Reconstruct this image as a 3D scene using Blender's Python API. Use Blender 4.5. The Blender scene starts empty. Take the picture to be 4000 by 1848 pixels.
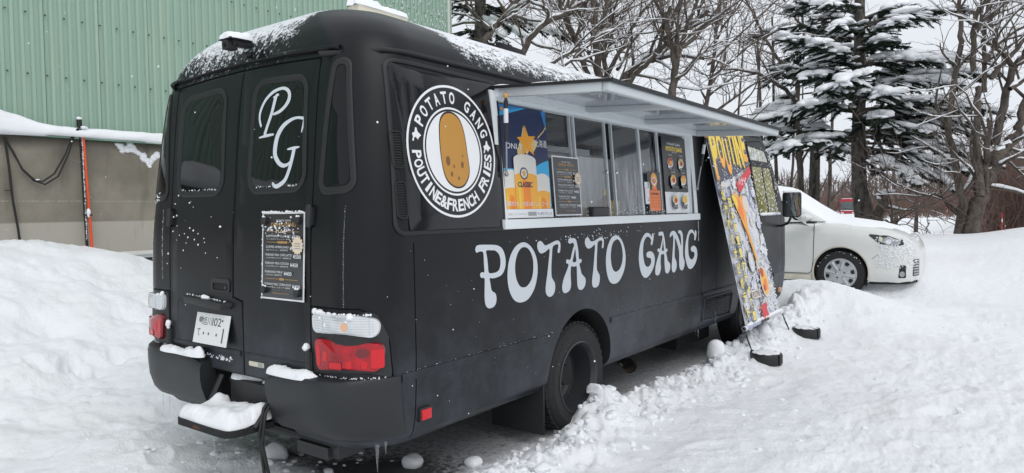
import bpy, bmesh, math, random
import numpy as np
from mathutils import Vector, Matrix
from mathutils.geometry import delaunay_2d_cdt
random.seed(7)
S = bpy.context.scene
COL = S.collection
R = math.radians

# ------------------------------------------------------------------ camera, sky, sun, exposure
CAM = np.array([3.359, -2.038, 1.465])
YAW, PITCH, ROLL, FPX = 0.6386, -0.03707, -0.01497, 2731.0
fw = np.array([-math.sin(YAW)*math.cos(PITCH), math.cos(YAW)*math.cos(PITCH), math.sin(PITCH)])
r0 = np.array([math.cos(YAW), math.sin(YAW), 0.0]); u0 = np.cross(r0, fw)
rt = math.cos(ROLL)*r0 + math.sin(ROLL)*u0
up = -math.sin(ROLL)*r0 + math.cos(ROLL)*u0
cd = bpy.data.cameras.new('camera'); cam = bpy.data.objects.new('camera', cd); COL.objects.link(cam)
cam.matrix_world = Matrix(((rt[0], up[0], -fw[0], CAM[0]), (rt[1], up[1], -fw[1], CAM[1]),
                           (rt[2], up[2], -fw[2], CAM[2]), (0, 0, 0, 1)))
cd.sensor_width = 36; cd.lens = 36*FPX/4000; cd.clip_end = 2000; cd.clip_start = 0.05
S.camera = cam

def at(px, py, d):
    """world point that lies d metres ahead of the camera in the direction of a photo pixel"""
    return CAM + d*(fw + ((px-2000)*rt - (py-924)*up)/FPX)

W = bpy.data.worlds.new('World'); S.world = W; W.use_nodes = True
nt = W.node_tree; bg = nt.nodes['Background']
sky = nt.nodes.new('ShaderNodeTexSky'); sky.sky_type = 'NISHITA'; sky.sun_disc = False
SUN_EL, SUN_AZ = R(48), R(118)
sky.sun_elevation = SUN_EL; sky.sun_rotation = SUN_AZ; sky.dust_density = 6; sky.air_density = 1.0
hs = nt.nodes.new('ShaderNodeHueSaturation'); hs.inputs['Saturation'].default_value = 0.12
hs.inputs['Value'].default_value = 0.6
mx = nt.nodes.new('ShaderNodeMixRGB'); mx.inputs[0].default_value = 0.90       # cloud deck
mx.inputs[2].default_value = (7.35, 7.7, 8.25, 1)
nt.links.new(sky.outputs[0], hs.inputs['Color']); nt.links.new(hs.outputs[0], mx.inputs[1])
nt.links.new(mx.outputs[0], bg.inputs[0]); bg.inputs[1].default_value = 0.108
sl = bpy.data.lights.new('sun', 'SUN'); sl.energy = 0.9; sl.angle = R(40); sl.color = (1, .97, .93)
so = bpy.data.objects.new('sun', sl); COL.objects.link(so)
sd = Vector((math.sin(SUN_AZ)*math.cos(SUN_EL), math.cos(SUN_AZ)*math.cos(SUN_EL), math.sin(SUN_EL)))
so.rotation_euler = sd.to_track_quat('Z', 'Y').to_euler(); so.location = (0, 0, 30)
S.view_settings.view_transform = 'Standard'; S.view_settings.look = 'None'
S.view_settings.exposure = 0.16; S.view_settings.gamma = 1; S.view_settings.use_curve_mapping = False
try:
    S.cycles.use_denoising = True; S.cycles.max_bounces = 7; S.cycles.transparent_max_bounces = 12
except Exception: pass

# ------------------------------------------------------------------ materials
MATS = {}
def mat(name, col=(.5, .5, .5), rough=.6, metal=0., spec=.5, var=0., vscale=6., bump=0., bscale=30., emit=None, alpha=None, coat=0.):
    """principled material, optional noise in tone (var) and relief (bump)"""
    if name in MATS: return MATS[name]
    m = bpy.data.materials.new(name); m.use_nodes = True; t = m.node_tree
    b = t.nodes['Principled BSDF']
    b.inputs['Base Color'].default_value = (*col, 1); b.inputs['Roughness'].default_value = rough
    b.inputs['Metallic'].default_value = metal; b.inputs['Specular IOR Level'].default_value = spec
    b.inputs['Coat Weight'].default_value = coat
    if var or bump:
        tc = t.nodes.new('ShaderNodeTexCoord')
    if var:
        n = t.nodes.new('ShaderNodeTexNoise'); n.inputs['Scale'].default_value = vscale; n.inputs['Detail'].default_value = 6
        t.links.new(tc.outputs['Object'], n.inputs['Vector'])
        r = t.nodes.new('ShaderNodeValToRGB')
        r.color_ramp.elements[0].position = .3; r.color_ramp.elements[1].position = .7
        r.color_ramp.elements[0].color = (*[c*(1-var) for c in col], 1); r.color_ramp.elements[1].color = (*[min(1, c*(1+var)) for c in col], 1)
        t.links.new(n.outputs[0], r.inputs[0]); t.links.new(r.outputs[0], b.inputs['Base Color'])
    if bump:
        n2 = t.nodes.new('ShaderNodeTexNoise'); n2.inputs['Scale'].default_value = bscale; n2.inputs['Detail'].default_value = 5
        t.links.new(tc.outputs['Object'], n2.inputs['Vector'])
        bp = t.nodes.new('ShaderNodeBump'); bp.inputs['Strength'].default_value = min(1, bump); bp.inputs['Distance'].default_value = .02*max(1, bump)
        t.links.new(n2.outputs[0], bp.inputs['Height']); t.links.new(bp.outputs[0], b.inputs['Normal'])
    MATS[name] = m
    return m

def nd(t, kind, **kw):
    n = t.nodes.new(kind)
    for k, v in kw.items():
        if k.startswith('i_'):
            key = k[2:]
            n.inputs[int(key) if key.isdigit() else key].default_value = v
        else: setattr(n, k, v)
    return n
def math_node(t, op, a, b=None, c=None, clamp=False):
    n = nd(t, 'ShaderNodeMath', operation=op, use_clamp=clamp)
    for i, v in enumerate((a, b, c)):
        if v is None: continue
        if isinstance(v, (int, float)): n.inputs[i].default_value = v
        else: t.links.new(v, n.inputs[i])
    return n.outputs[0]
def ramp(t, v, lo, hi, smooth=True):
    n = nd(t, 'ShaderNodeMapRange', interpolation_type='SMOOTHSTEP' if smooth else 'LINEAR')
    t.links.new(v, n.inputs[0]); n.inputs[1].default_value = lo; n.inputs[2].default_value = hi
    return n.outputs[0]

SNOWC = (.87, .885, .91)
def snow_mat():
    m = mat('snow', SNOWC, .75, spec=.25); t = m.node_tree; b = t.nodes['Principled BSDF']
    g = nd(t, 'ShaderNodeNewGeometry')
    n1 = nd(t, 'ShaderNodeTexNoise', i_Scale=55., i_Detail=5.); n2 = nd(t, 'ShaderNodeTexNoise', i_Scale=9., i_Detail=6.)
    for n in (n1, n2): t.links.new(g.outputs['Position'], n.inputs['Vector'])
    h = math_node(t, 'ADD', math_node(t, 'MULTIPLY', n1.outputs[0], .25), n2.outputs[0])
    bp = nd(t, 'ShaderNodeBump', i_Strength=.35, i_Distance=.03); t.links.new(h, bp.inputs['Height']); t.links.new(bp.outputs[0], b.inputs['Normal'])
    return m
snow_mat()

def ground_mat():
    """trodden snow over a dark car park: dirtier and thinner under the bus"""
    m = mat('ground_snow', SNOWC, .7, spec=.25); t = m.node_tree; b = t.nodes['Principled BSDF']
    g = nd(t, 'ShaderNodeNewGeometry'); sp = nd(t, 'ShaderNodeSeparateXYZ'); t.links.new(g.outputs['Position'], sp.inputs[0])
    at_ = nd(t, 'ShaderNodeAttribute', attribute_name='worn')          # how far the ground is worn down to the tarmac
    n1 = nd(t, 'ShaderNodeTexNoise', i_Scale=70., i_Detail=4., i_Roughness=.65); n2 = nd(t, 'ShaderNodeTexNoise', i_Scale=11., i_Detail=6.)
    n3 = nd(t, 'ShaderNodeTexNoise', i_Scale=1.3, i_Detail=5.); n4 = nd(t, 'ShaderNodeTexNoise', i_Scale=28., i_Detail=6., i_Roughness=.7)
    for n in (n1, n2, n3, n4): t.links.new(g.outputs['Position'], n.inputs['Vector'])
    w = math_node(t, 'ADD', at_.outputs['Fac'], math_node(t, 'MULTIPLY', math_node(t, 'SUBTRACT', n4.outputs[0], .5), .9))
    tar = ramp(t, w, .50, .80)
    dirt = ramp(t, n3.outputs[0], .45, .75)
    c1 = nd(t, 'ShaderNodeMixRGB', i_1=(*SNOWC, 1), i_2=(.80, .80, .79, 1)); t.links.new(math_node(t, 'MULTIPLY', dirt, .6), c1.inputs[0])
    c3 = nd(t, 'ShaderNodeMixRGB', i_2=(.48, .49, .51, 1)); t.links.new(ramp(t, w, .12, .5), c3.inputs[0]); t.links.new(c1.outputs[0], c3.inputs[1])
    c2 = nd(t, 'ShaderNodeMixRGB', i_2=(.075, .077, .08, 1)); t.links.new(tar, c2.inputs[0]); t.links.new(c3.outputs[0], c2.inputs[1])
    t.links.new(c2.outputs[0], b.inputs['Base Color'])
    h = math_node(t, 'ADD', math_node(t, 'MULTIPLY', n1.outputs[0], .3), math_node(t, 'ADD', n2.outputs[0], math_node(t, 'MULTIPLY', n4.outputs[0], .35)))
    bp = nd(t, 'ShaderNodeBump', i_Strength=.55, i_Distance=.04); t.links.new(h, bp.inputs['Height']); t.links.new(bp.outputs[0], b.inputs['Normal'])
    return m
ground_mat()

def body_mat():
    """matte black wrap with wind-blown snow lying on the flatter upper surfaces"""
    m = mat('black_wrap', (.008, .009, .0105), .42, spec=.27); t = m.node_tree; b = t.nodes['Principled BSDF']
    g = nd(t, 'ShaderNodeNewGeometry'); sn = nd(t, 'ShaderNodeSeparateXYZ'); t.links.new(g.outputs['Normal'], sn.inputs[0])
    sp = nd(t, 'ShaderNodeSeparateXYZ'); t.links.new(g.outputs['Position'], sp.inputs[0])
    mp = nd(t, 'ShaderNodeMapping'); mp.inputs['Rotation'].default_value = (R(32), 0, R(20)); mp.inputs['Scale'].default_value = (34, 15, 30)
    t.links.new(g.outputs['Position'], mp.inputs[0])
    n1 = nd(t, 'ShaderNodeTexNoise', i_Scale=1., i_Detail=5., i_Roughness=.6, i_Distortion=.6); t.links.new(mp.outputs[0], n1.inputs['Vector'])
    n6 = nd(t, 'ShaderNodeTexNoise', i_Scale=75., i_Detail=3.); t.links.new(g.outputs['Position'], n6.inputs['Vector'])
    n2 = nd(t, 'ShaderNodeTexNoise', i_Scale=2.2, i_Detail=3.); t.links.new(g.outputs['Position'], n2.inputs['Vector'])
    dv = nd(t, 'ShaderNodeVectorMath', operation='DISTANCE'); t.links.new(g.outputs['Position'], dv.inputs[0]); dv.inputs[1].default_value = (.92, .28, 2.38)
    bare = ramp(t, dv.outputs['Value'], .60, .30)                        # the lee corner stays bare
    dr = nd(t, 'ShaderNodeVectorMath', operation='DISTANCE'); t.links.new(g.outputs['Position'], dr.inputs[0]); dr.inputs[1].default_value = (-.25, .28, 2.44)
    drift = ramp(t, dr.outputs['Value'], .75, .25)
    v = math_node(t, 'ADD', math_node(t, 'MULTIPLY', sn.outputs[2], 1.0), math_node(t, 'MULTIPLY', math_node(t, 'ADD', math_node(t, 'MULTIPLY', n1.outputs[0], .55), math_node(t, 'SUBTRACT', math_node(t, 'MULTIPLY', n6.outputs[0], .45), .5)), 2.6))
    v = math_node(t, 'ADD', v, math_node(t, 'MULTIPLY', math_node(t, 'SUBTRACT', n2.outputs[0], .5), .35))
    v = math_node(t, 'SUBTRACT', v, math_node(t, 'MULTIPLY', bare, 1.25))
    v = math_node(t, 'ADD', v, math_node(t, 'MULTIPLY', drift, .16))
    msk = math_node(t, 'MULTIPLY', ramp(t, v, .40, .74), ramp(t, sp.outputs[2], 2.20, 2.30))
    c = nd(t, 'ShaderNodeMixRGB', i_1=(.018, .019, .021, 1), i_2=(.82, .84, .87, 1)); t.links.new(msk, c.inputs[0])
    n3 = nd(t, 'ShaderNodeTexNoise', i_Scale=3., i_Detail=7.); t.links.new(g.outputs['Position'], n3.inputs['Vector'])
    c0 = nd(t, 'ShaderNodeMixRGB', i_1=(.0048, .0054, .0066, 1), i_2=(.0085, .0095, .0115, 1)); t.links.new(n3.outputs[0], c0.inputs[0])
    # reflected snow light painted into the wrap colour, patchy and strongest low down
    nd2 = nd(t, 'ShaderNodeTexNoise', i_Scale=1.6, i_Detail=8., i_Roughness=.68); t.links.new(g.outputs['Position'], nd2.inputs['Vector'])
    painted_bounce = math_node(t, 'MULTIPLY', ramp(t, math_node(t, 'ADD', sp.outputs[2], math_node(t, 'MULTIPLY', nd2.outputs[0], -.9)), .75, -.10), ramp(t, nd2.outputs[0], .25, .75))
    cf = nd(t, 'ShaderNodeMixRGB', i_2=(.095, .107, .130, 1)); t.links.new(math_node(t, 'MULTIPLY', painted_bounce, .68), cf.inputs[0]); t.links.new(c0.outputs[0], cf.inputs[1]); t.links.new(cf.outputs[0], c.inputs[1])
    t.links.new(c.outputs[0], b.inputs['Base Color'])
    t.links.new(math_node(t, 'ADD', math_node(t, 'MULTIPLY', n3.outputs[0], .20), .27), b.inputs['Roughness'])
    n5 = nd(t, 'ShaderNodeTexNoise', i_Scale=160., i_Detail=3.); t.links.new(g.outputs['Position'], n5.inputs['Vector'])
    bp = nd(t, 'ShaderNodeBump', i_Strength=.8, i_Distance=.008)
    t.links.new(math_node(t, 'ADD', msk, math_node(t, 'MULTIPLY', n5.outputs[0], .05)), bp.inputs['Height']); t.links.new(bp.outputs[0], b.inputs['Normal'])
    return m
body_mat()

def clear_glass(name, tint=(.92, .95, .96), rough=.0, base=.05):
    if name in MATS: return MATS[name]
    m = bpy.data.materials.new(name); m.use_nodes = True; t = m.node_tree; t.nodes.clear()
    o = nd(t, 'ShaderNodeOutputMaterial'); tr = nd(t, 'ShaderNodeBsdfTransparent'); tr.inputs[0].default_value = (*tint, 1)
    gl = nd(t, 'ShaderNodeBsdfGlossy'); gl.inputs['Roughness'].default_value = rough
    lw = nd(t, 'ShaderNodeLayerWeight'); lw.inputs[0].default_value = .5
    a = math_node(t, 'ADD', math_node(t, 'MULTIPLY', math_node(t, 'POWER', lw.outputs['Facing'], 5.), .9), base, clamp=True)
    mxs = nd(t, 'ShaderNodeMixShader'); t.links.new(a, mxs.inputs[0]); t.links.new(tr.outputs[0], mxs.inputs[1]); t.links.new(gl.outputs[0], mxs.inputs[2])
    t.links.new(mxs.outputs[0], o.inputs[0]); MATS[name] = m
    return m

def bark_mat(name, c1, c2, scale=9.):
    m = mat(name, c1, .9, spec=.2); t = m.node_tree; b = t.nodes['Principled BSDF']
    g = nd(t, 'ShaderNodeNewGeometry'); mp = nd(t, 'ShaderNodeMapping'); mp.inputs['Scale'].default_value = (1, 1, .3); t.links.new(g.outputs['Position'], mp.inputs[0])
    n = nd(t, 'ShaderNodeTexNoise', i_Scale=scale, i_Detail=7., i_Roughness=.7); t.links.new(mp.outputs[0], n.inputs['Vector'])
    c = nd(t, 'ShaderNodeMixRGB', i_1=(*c1, 1), i_2=(*c2, 1)); t.links.new(ramp(t, n.outputs[0], .35, .68), c.inputs[0]); t.links.new(c.outputs[0], b.inputs['Base Color'])
    bp = nd(t, 'ShaderNodeBump', i_Strength=.8, i_Distance=.03); t.links.new(n.outputs[0], bp.inputs['Height']); t.links.new(bp.outputs[0], b.inputs['Normal'])
    return m
bark_mat('bark', (.060, .050, .044), (.16, .135, .115)); bark_mat('fir_bark', (.045, .04, .036), (.15, .14, .125), 14.)
mat('twig', (.155, .125, .108), .9, spec=.2, var=.3, vscale=2.)
mat('needles', (.020, .035, .024), .75, spec=.25, var=.45, vscale=5.)
mat('dry_leaf', (.20, .10, .05), .8)

# ------------------------------------------------------------------ mesh helpers
class MB:
    """collects faces with material names, then links them as ONE mesh object"""
    def __init__(s): s.v = []; s.f = []; s.m = []; s.mats = []
    def mi(s, name):
        if name not in s.mats: s.mats.append(name)
        return s.mats.index(name)
    def add(s, vs, fs, m):
        o = len(s.v); s.v.extend([tuple(map(float, v)) for v in vs]); k = s.mi(m)
        for f in fs: s.f.append([i+o for i in f]); s.m.append(k)
        return s
    def box(s, a, b, m):
        x0, y0, z0 = a; x1, y1, z1 = b
        return s.add([(x0, y0, z0), (x1, y0, z0), (x1, y1, z0), (x0, y1, z0), (x0, y0, z1), (x1, y0, z1), (x1, y1, z1), (x0, y1, z1)],
                     [(3, 2, 1, 0), (4, 5, 6, 7), (0, 1, 5, 4), (1, 2, 6, 5), (2, 3, 7, 6), (3, 0, 4, 7)], m)
    def tube(s, pts, rad, m, n=8, cap=True):
        if not hasattr(rad, '__len__'): rad = [rad]*len(pts)
        P = [np.array(p, float) for p in pts]; vs = []; fs = []; prev = None
        for i, p in enumerate(P):
            t = P[min(i+1, len(P)-1)] - P[max(i-1, 0)]; t = t/(np.linalg.norm(t)+1e-12)
            if prev is None:
                a = np.array([0, 0, 1.]) if abs(t[2]) < .9 else np.array([1., 0, 0]); x = np.cross(a, t)
            else: x = prev - t*(prev@t)
            x = x/(np.linalg.norm(x)+1e-12); prev = x; y = np.cross(t, x)
            for k in range(n):
                an = 2*math.pi*k/n; vs.append(p + rad[i]*(x*math.cos(an) + y*math.sin(an)))
        for i in range(len(P)-1):
            for k in range(n):
                fs.append((i*n+k, i*n+(k+1) % n, (i+1)*n+(k+1) % n, (i+1)*n+k))
        if cap: fs += [tuple(range(n-1, -1, -1)), tuple((len(P)-1)*n+k for k in range(n))]
        return s.add(vs, fs, m)
    def lathe(s, prof, c, axis, m, n=32):
        """prof: (radius, distance along axis); m one name or one per segment"""
        ax = np.array(axis, float); ax /= np.linalg.norm(ax); a = np.array([0, 0, 1.]) if abs(ax[2]) < .9 else np.array([1., 0, 0])
        x = np.cross(a, ax); x /= np.linalg.norm(x); y = np.cross(ax, x); c = np.array(c, float)
        vs = [c + ax*h + r*(x*math.cos(2*math.pi*k/n) + y*math.sin(2*math.pi*k/n)) for r, h in prof for k in range(n)]
        for i in range(len(prof)-1):
            fs = [(k, (k+1) % n, n+(k+1) % n, n+k) for k in range(n)]
            s.add(vs[i*n:(i+2)*n], fs, m[i] if isinstance(m, (list, tuple)) else m)
        return s
    def blob(s, c, r, m, sub=1, jit=.15, flat=None):
        bm = bmesh.new(); bmesh.ops.create_icosphere(bm, subdivisions=sub+1, radius=1.)
        r = (r, r, r) if not hasattr(r, '__len__') else r
        vs = []
        ph = [random.uniform(0, 6.3) for _ in range(3)]
        for v in bm.verts:
            k = 1 + jit*(math.sin(3*v.co.x+ph[0]) + math.sin(4*v.co.y+ph[1]) + math.sin(3.5*v.co.z+ph[2]))/1.7
            z = v.co.z*r[2]*k
            if flat is not None and z < -flat*r[2]: z = -flat*r[2]
            vs.append((c[0]+v.co.x*r[0]*k, c[1]+v.co.y*r[1]*k, c[2]+z))
        s.add(vs, [[q.index for q in f.verts] for f in bm.faces], m); bm.free()
        return s
    def build(s, name, parent=None, smooth=None, weld=0.):
        me = bpy.data.meshes.new(name); me.from_pydata(s.v, [], s.f)
        for n in s.mats: me.materials.append(MATS[n])
        me.polygons.foreach_set('material_index', s.m); me.update()
        if weld:
            bm = bmesh.new(); bm.from_mesh(me); bmesh.ops.remove_doubles(bm, verts=bm.verts, dist=weld); bmesh.ops.recalc_face_normals(bm, faces=bm.faces); bm.to_mesh(me); bm.free()
        if smooth is not None:
            me.polygons.foreach_set('use_smooth', [True]*len(me.polygons))
            if smooth < 180: me.set_sharp_from_angle(angle=R(smooth))
        return link(name, me, parent)
def link(name, me, parent=None):
    o = bpy.data.objects.new(name, me); COL.objects.link(o)
    if parent is not None:
        o.parent = parent
        if parent.type == 'EMPTY': o.matrix_parent_inverse = parent.matrix_basis.inverted()
    return o
def tag(o, label=None, cat=None, group=None, kind=None):
    for k, v in (('label', label), ('category', cat), ('group', group), ('kind', kind)):
        if v: o[k] = v
    return o
def thing(name, loc, label, cat, group=None):
    o = bpy.data.objects.new(name, None); COL.objects.link(o); o.location = loc; o.empty_display_size = .2
    return tag(o, label, cat, group)
def copy_tree(o, dx, rz=0., scale=1., label=None):
    c = o.copy(); COL.objects.link(c); c.location = Vector(o.location)+Vector(dx); c.rotation_euler = (0, 0, rz); c.scale = (scale,)*3
    if label: c['label'] = label
    for ch in list(o.children):
        d = ch.copy(); COL.objects.link(d); d.parent = c; d.matrix_parent_inverse = ch.matrix_parent_inverse.copy()
        for g in list(ch.children):
            e = g.copy(); COL.objects.link(e); e.parent = d
    return c
def bevel(o, w, seg=2, ang=35):
    bm = bmesh.new(); bm.from_mesh(o.data); bmesh.ops.remove_doubles(bm, verts=bm.verts, dist=1e-5)
    ed = [e for e in bm.edges if len(e.link_faces) == 2 and e.calc_face_angle(0) > R(ang)]
    bmesh.ops.bevel(bm, geom=ed, offset=w, segments=seg, affect='EDGES', profile=.6, clamp_overlap=True); bm.to_mesh(o.data); bm.free()
    o.data.polygons.foreach_set('use_smooth', [True]*len(o.data.polygons)); o.data.set_sharp_from_angle(angle=R(40))
    return o

# value noise for terrain and scatter
def _hash(ix, iy, seed):
    h = (ix.astype(np.int64)*374761393 + iy.astype(np.int64)*668265263 + seed*1442695041) & 0xffffffff
    h = ((h ^ (h >> 13))*1274126177) & 0xffffffff
    return ((h ^ (h >> 16)) & 0xffff)/65535.
def vnoise(x, y, seed=0):
    ix = np.floor(x); iy = np.floor(y); fx = x-ix; fy = y-iy
    fx = fx*fx*fx*(fx*(fx*6-15)+10); fy = fy*fy*fy*(fy*(fy*6-15)+10)
    a = _hash(ix, iy, seed); b = _hash(ix+1, iy, seed); c = _hash(ix, iy+1, seed); d = _hash(ix+1, iy+1, seed)
    return (a*(1-fx)+b*fx)*(1-fy) + (c*(1-fx)+d*fx)*fy
def fbm(x, y, f, octv=4, seed=0, gain=.5):
    s = 0; a = 1.; t = 0
    for i in range(octv):
        s = s + a*(vnoise(x*f+17.3*i, y*f-9.1*i, seed+i)-.5); t += a; a *= gain; f *= 2.03
    return s/t*2
def sm(t): t = np.clip(t, 0, 1); return t*t*(3-2*t)

# ------------------------------------------------------------------ snow-covered ground
def height(x, y):
    x = np.asarray(x, float); y = np.asarray(y, float)
    d = np.hypot(x-CAM[0], y-CAM[1])
    h = np.interp(d, [0, 5, 8.5, 10.5, 13.2, 17, 25, 60, 120, 400], [.05, .05, .08, .22, .78, .85, .55, -.45, -1.05, -1.2])
    side = sm((x+3.2)/2.5)
    h = h*side + .06*(1-side)
    h = h + np.where((x > 2.2) & (d > 10), .18*sm((x-2.2)/1.5)*sm((d-11)/2)*sm((40-d)/20), 0)
    bank = np.interp(y, [-20, 0, 1.25, 2, 2.35, 3.0, 4, 9, 14, 20], [1.2, 1.14, 1.06, .99, .93, .69, .62, .60, .75, .8])
    edge = sm((-x-1.6)/5.2)
    far = sm((30-np.hypot(x, y))/10)
    h = h + edge*bank*(1-side*.0)*far
    rough = fbm(x, y, .8, 5, 3); fine = fbm(x, y, 5.5, 4, 11); mid = fbm(x, y, 2.1, 4, 23)
    near = sm((16-d)/6)
    amp = .035 + .10*sm((-x-.7)/.9)*sm((6-y)/3)
    h = h + near*(rough*amp + mid*amp*.7 + fine*(.012+.10*amp))
    # trodden patch on the right, with boot holes and lumps
    tr = sm((x-1.9)/.8)*near*sm((8.5-y)/3)
    h = h + tr*(.035*np.maximum(0, fbm(x, y, 2.6, 3, 41)-.12) - .05*np.maximum(0, fbm(x+3, y, 1.9, 3, 57)-.25) + .014*fbm(x*1.0, y*.5, 11, 4, 61, .65) + .012*np.maximum(0, fbm(x, y, 19, 2, 67)-.25))
    # bus stands on scraped ground
    under = sm((1.02-x)/.16)*sm((x+1.12)/.2)*sm((y+.15)/.35)*sm((7-y)/.5)
    h = h*(1-under) + under*(.004*fbm(x, y, 9, 3, 5)+.004)
    # ridge of shovelled snow along the bus
    yc = np.clip(y, -1, 8)
    xr = 1.16 + .05*np.sin(yc*2.1) + .04*np.sin(yc*5.3+1) - .10*sm((1.0-yc)/.8)
    hr = np.interp(yc, [-.1, .2, .7, 1.5, 2, 3, 4, 4.6, 5.5, 6.5, 7.2], [.0, .05, .10, .135, .13, .11, .13, .15, .15, .18, .1])
    dx = x-xr
    prof = np.where(dx < 0, sm(1+dx/.20), sm(1-dx/.50)**1.5)
    lump = .72+.55*fbm(x, y, 6.5, 4, 71, .6)+.35*fbm(x, y, 15, 2, 77)
    h = h + prof*hr*np.clip(lump, .15, 1.8)*sm((7.5-y)/.8)
    def bump(cx, cy, sx, sy, a): return a*np.exp(-((x-cx)/sx)**2-((y-cy)/sy)**2)
    h = h + bump(.99, 2.02, .18, .26, .10) + bump(1.5, 7.0, .85, .75, .27) + bump(1.15, 5.6, .35, .9, .12) + bump(.85, 7.6, .8, .5, .25)
    h = h + bump(-.2, .33, .5, .28, .05)*(1+.8*fbm(x, y, 7, 3, 83)) + bump(-.9, -.1, .5, .4, .05)
    if x.size > 50:
        for bx, by, ba, bd in BOOTS:
            k = (np.abs(x-bx) < .4) & (np.abs(y-by) < .4)
            if k.any():
                u = (x[k]-bx)*math.cos(ba)+(y[k]-by)*math.sin(ba); v = -(x[k]-bx)*math.sin(ba)+(y[k]-by)*math.cos(ba); q = (u/.145)**2+(v/.058)**2
                h[k] += -bd*np.exp(-q**2)+bd*.45*np.exp(-((np.sqrt(q)-1.35)/.3)**2)
    h = h - bump(1.75, 8.62, .95, .30, .10)                            # wheel track of the white car
    return h
_br = random.Random(6)
BOOTS = [(_br.uniform(1.5, 5.2), _br.uniform(.4, 8.2), _br.uniform(0, 6.3), _br.uniform(.006, .016)) for _ in range(34)] + [(_br.uniform(-3.2, -.6), _br.uniform(-1.0, 1.2), _br.uniform(0, 6.3), _br.uniform(.015, .035)) for _ in range(26)]
def hz(x, y): return float(height(np.array([x]), np.array([y]))[0])

def make_ground():
    rr = [.0, .4, .9, 1.5, 2.1, 2.6]; r = 2.9
    while r < 420:
        rr.append(r); r *= 1.0055 if r < 9.5 else 1.010 if r < 20 else 1.022 if r < 70 else 1.06
    rr = np.array(rr)
    a0 = math.pi/2 + YAW
    an = np.concatenate([np.linspace(a0-R(41), a0+R(41), 900), np.linspace(a0+R(41), a0+R(319), 72)[1:-1]])
    A, Q = np.meshgrid(an, rr); X = CAM[0]+Q*np.cos(A); Y = CAM[1]+Q*np.sin(A); Z = height(X, Y)
    nr, na = X.shape; V = np.stack([X, Y, Z], -1).reshape(-1, 3)
    i = np.arange(nr-1)[:, None]*na; j = np.arange(na)[None, :]; jn = (j+1) % na
    F = np.stack([i+j, i+na+j, i+na+jn, i+jn], -1).reshape(-1, 4)
    me = bpy.data.meshes.new('snow_ground'); me.vertices.add(len(V)); me.vertices.foreach_set('co', V.ravel())
    me.loops.add(F.size); me.loops.foreach_set('vertex_index', F.ravel().astype(np.int32))
    me.polygons.add(len(F)); me.polygons.foreach_set('loop_start', np.arange(0, F.size, 4, dtype=np.int32))
    me.update(calc_edges=True); me.polygons.foreach_set('use_smooth', np.ones(len(F), bool))
    x, y = X.ravel(), Y.ravel()
    worn = sm((1.0-x)/.25)*sm((x+1.0)/.3)*sm((y-.05)/.5)*sm((7-y)/.6)*.54
    worn += .42*np.exp(-((x-.55)/.32)**2-((y-.62)/.30)**2) + .2*np.exp(-((x-1.75)/.9)**2-((y-8.8)/.3)**2)
    worn += .18*np.exp(-((x-.1)/.5)**2-((y-.45)/.25)**2)
    at_ = me.attributes.new('worn', 'FLOAT', 'POINT'); at_.data.foreach_set('value', np.clip(worn, 0, 1).astype(np.float32))
    me.materials.append(MATS['ground_snow'])
    o = link('snow_ground', me); tag(o, kind='structure')
    if me.polygons[5000].normal.z < 0: me.flip_normals()
make_ground()

# ------------------------------------------------------------------ shape of the bus body (metres; y runs forward, x to the serving side)
_Z = [.36, .42, .55, .8, 1.3, 1.6, 2.0, 2.15, 2.24, 2.30, 2.36, 2.42, 2.47, 2.51, 2.54, 2.57, 2.59, 2.605]
_W = [.95, 1.0, 1.02, 1.03, 1.028, 1.015, .985, .968, .946, .922, .872, .80, .70, .605, .505, .38, .22, .05]
_R = [.10, .06, .025, .02, .03, .055, .09, .11, .132, .147, .168, .205, .25, .31, .41, .62, .95, 1.7]
_F = [6.55, 6.62, 6.68, 6.72, 6.72, 6.58, 6.3, 6.18, 6.08, 5.98, 5.86, 5.7, 5.5, 5.3, 5.1, 4.8, 4.4, 3.8]
_Q = [.24, .24, .24, .24, .24, .25, .28, .285, .28, .285, .285, .28, .265, .255, .25, .24, .2, .05]
def _cub(xs, ys):
    xs = np.array(xs, float); ys = np.array(ys, float); d = np.diff(ys)/np.diff(xs); m = np.zeros(len(xs)); m[0] = d[0]; m[-1] = d[-1]
    for i in range(1, len(xs)-1): m[i] = 0 if d[i-1]*d[i] <= 0 else 2*d[i-1]*d[i]/(d[i-1]+d[i])
    def f(x):
        x = np.clip(x, xs[0], xs[-1]); i = np.clip(np.searchsorted(xs, x)-1, 0, len(xs)-2); h = xs[i+1]-xs[i]; t = (x-xs[i])/h
        return (2*t**3-3*t**2+1)*ys[i]+(t**3-2*t**2+t)*h*m[i]+(-2*t**3+3*t**2)*ys[i+1]+(t**3-t**2)*h*m[i+1]
    return f
fW, fR, fF, fQ = _cub(_Z, _W), _cub(_Z, _R), _cub(_Z, _F), _cub(_Z, _Q)
def G(x, y, z):
    w, a, b, q = fW(z), fR(z), fF(z), fQ(z)
    qx = np.abs(x)-(w-q); qy = np.abs(y-(a+b)/2)-((b-a)/2-q)
    return np.hypot(np.maximum(qx, 0), np.maximum(qy, 0)) + np.minimum(np.maximum(qx, qy), 0) - q
def grad(x, y, z, e=2e-3):
    g = np.array([G(x+e, y, z)-G(x-e, y, z), G(x, y+e, z)-G(x, y-e, z), G(x, y, z+e)-G(x, y, z-e)])
    return g/(np.linalg.norm(g, axis=0)+1e-12)
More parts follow.
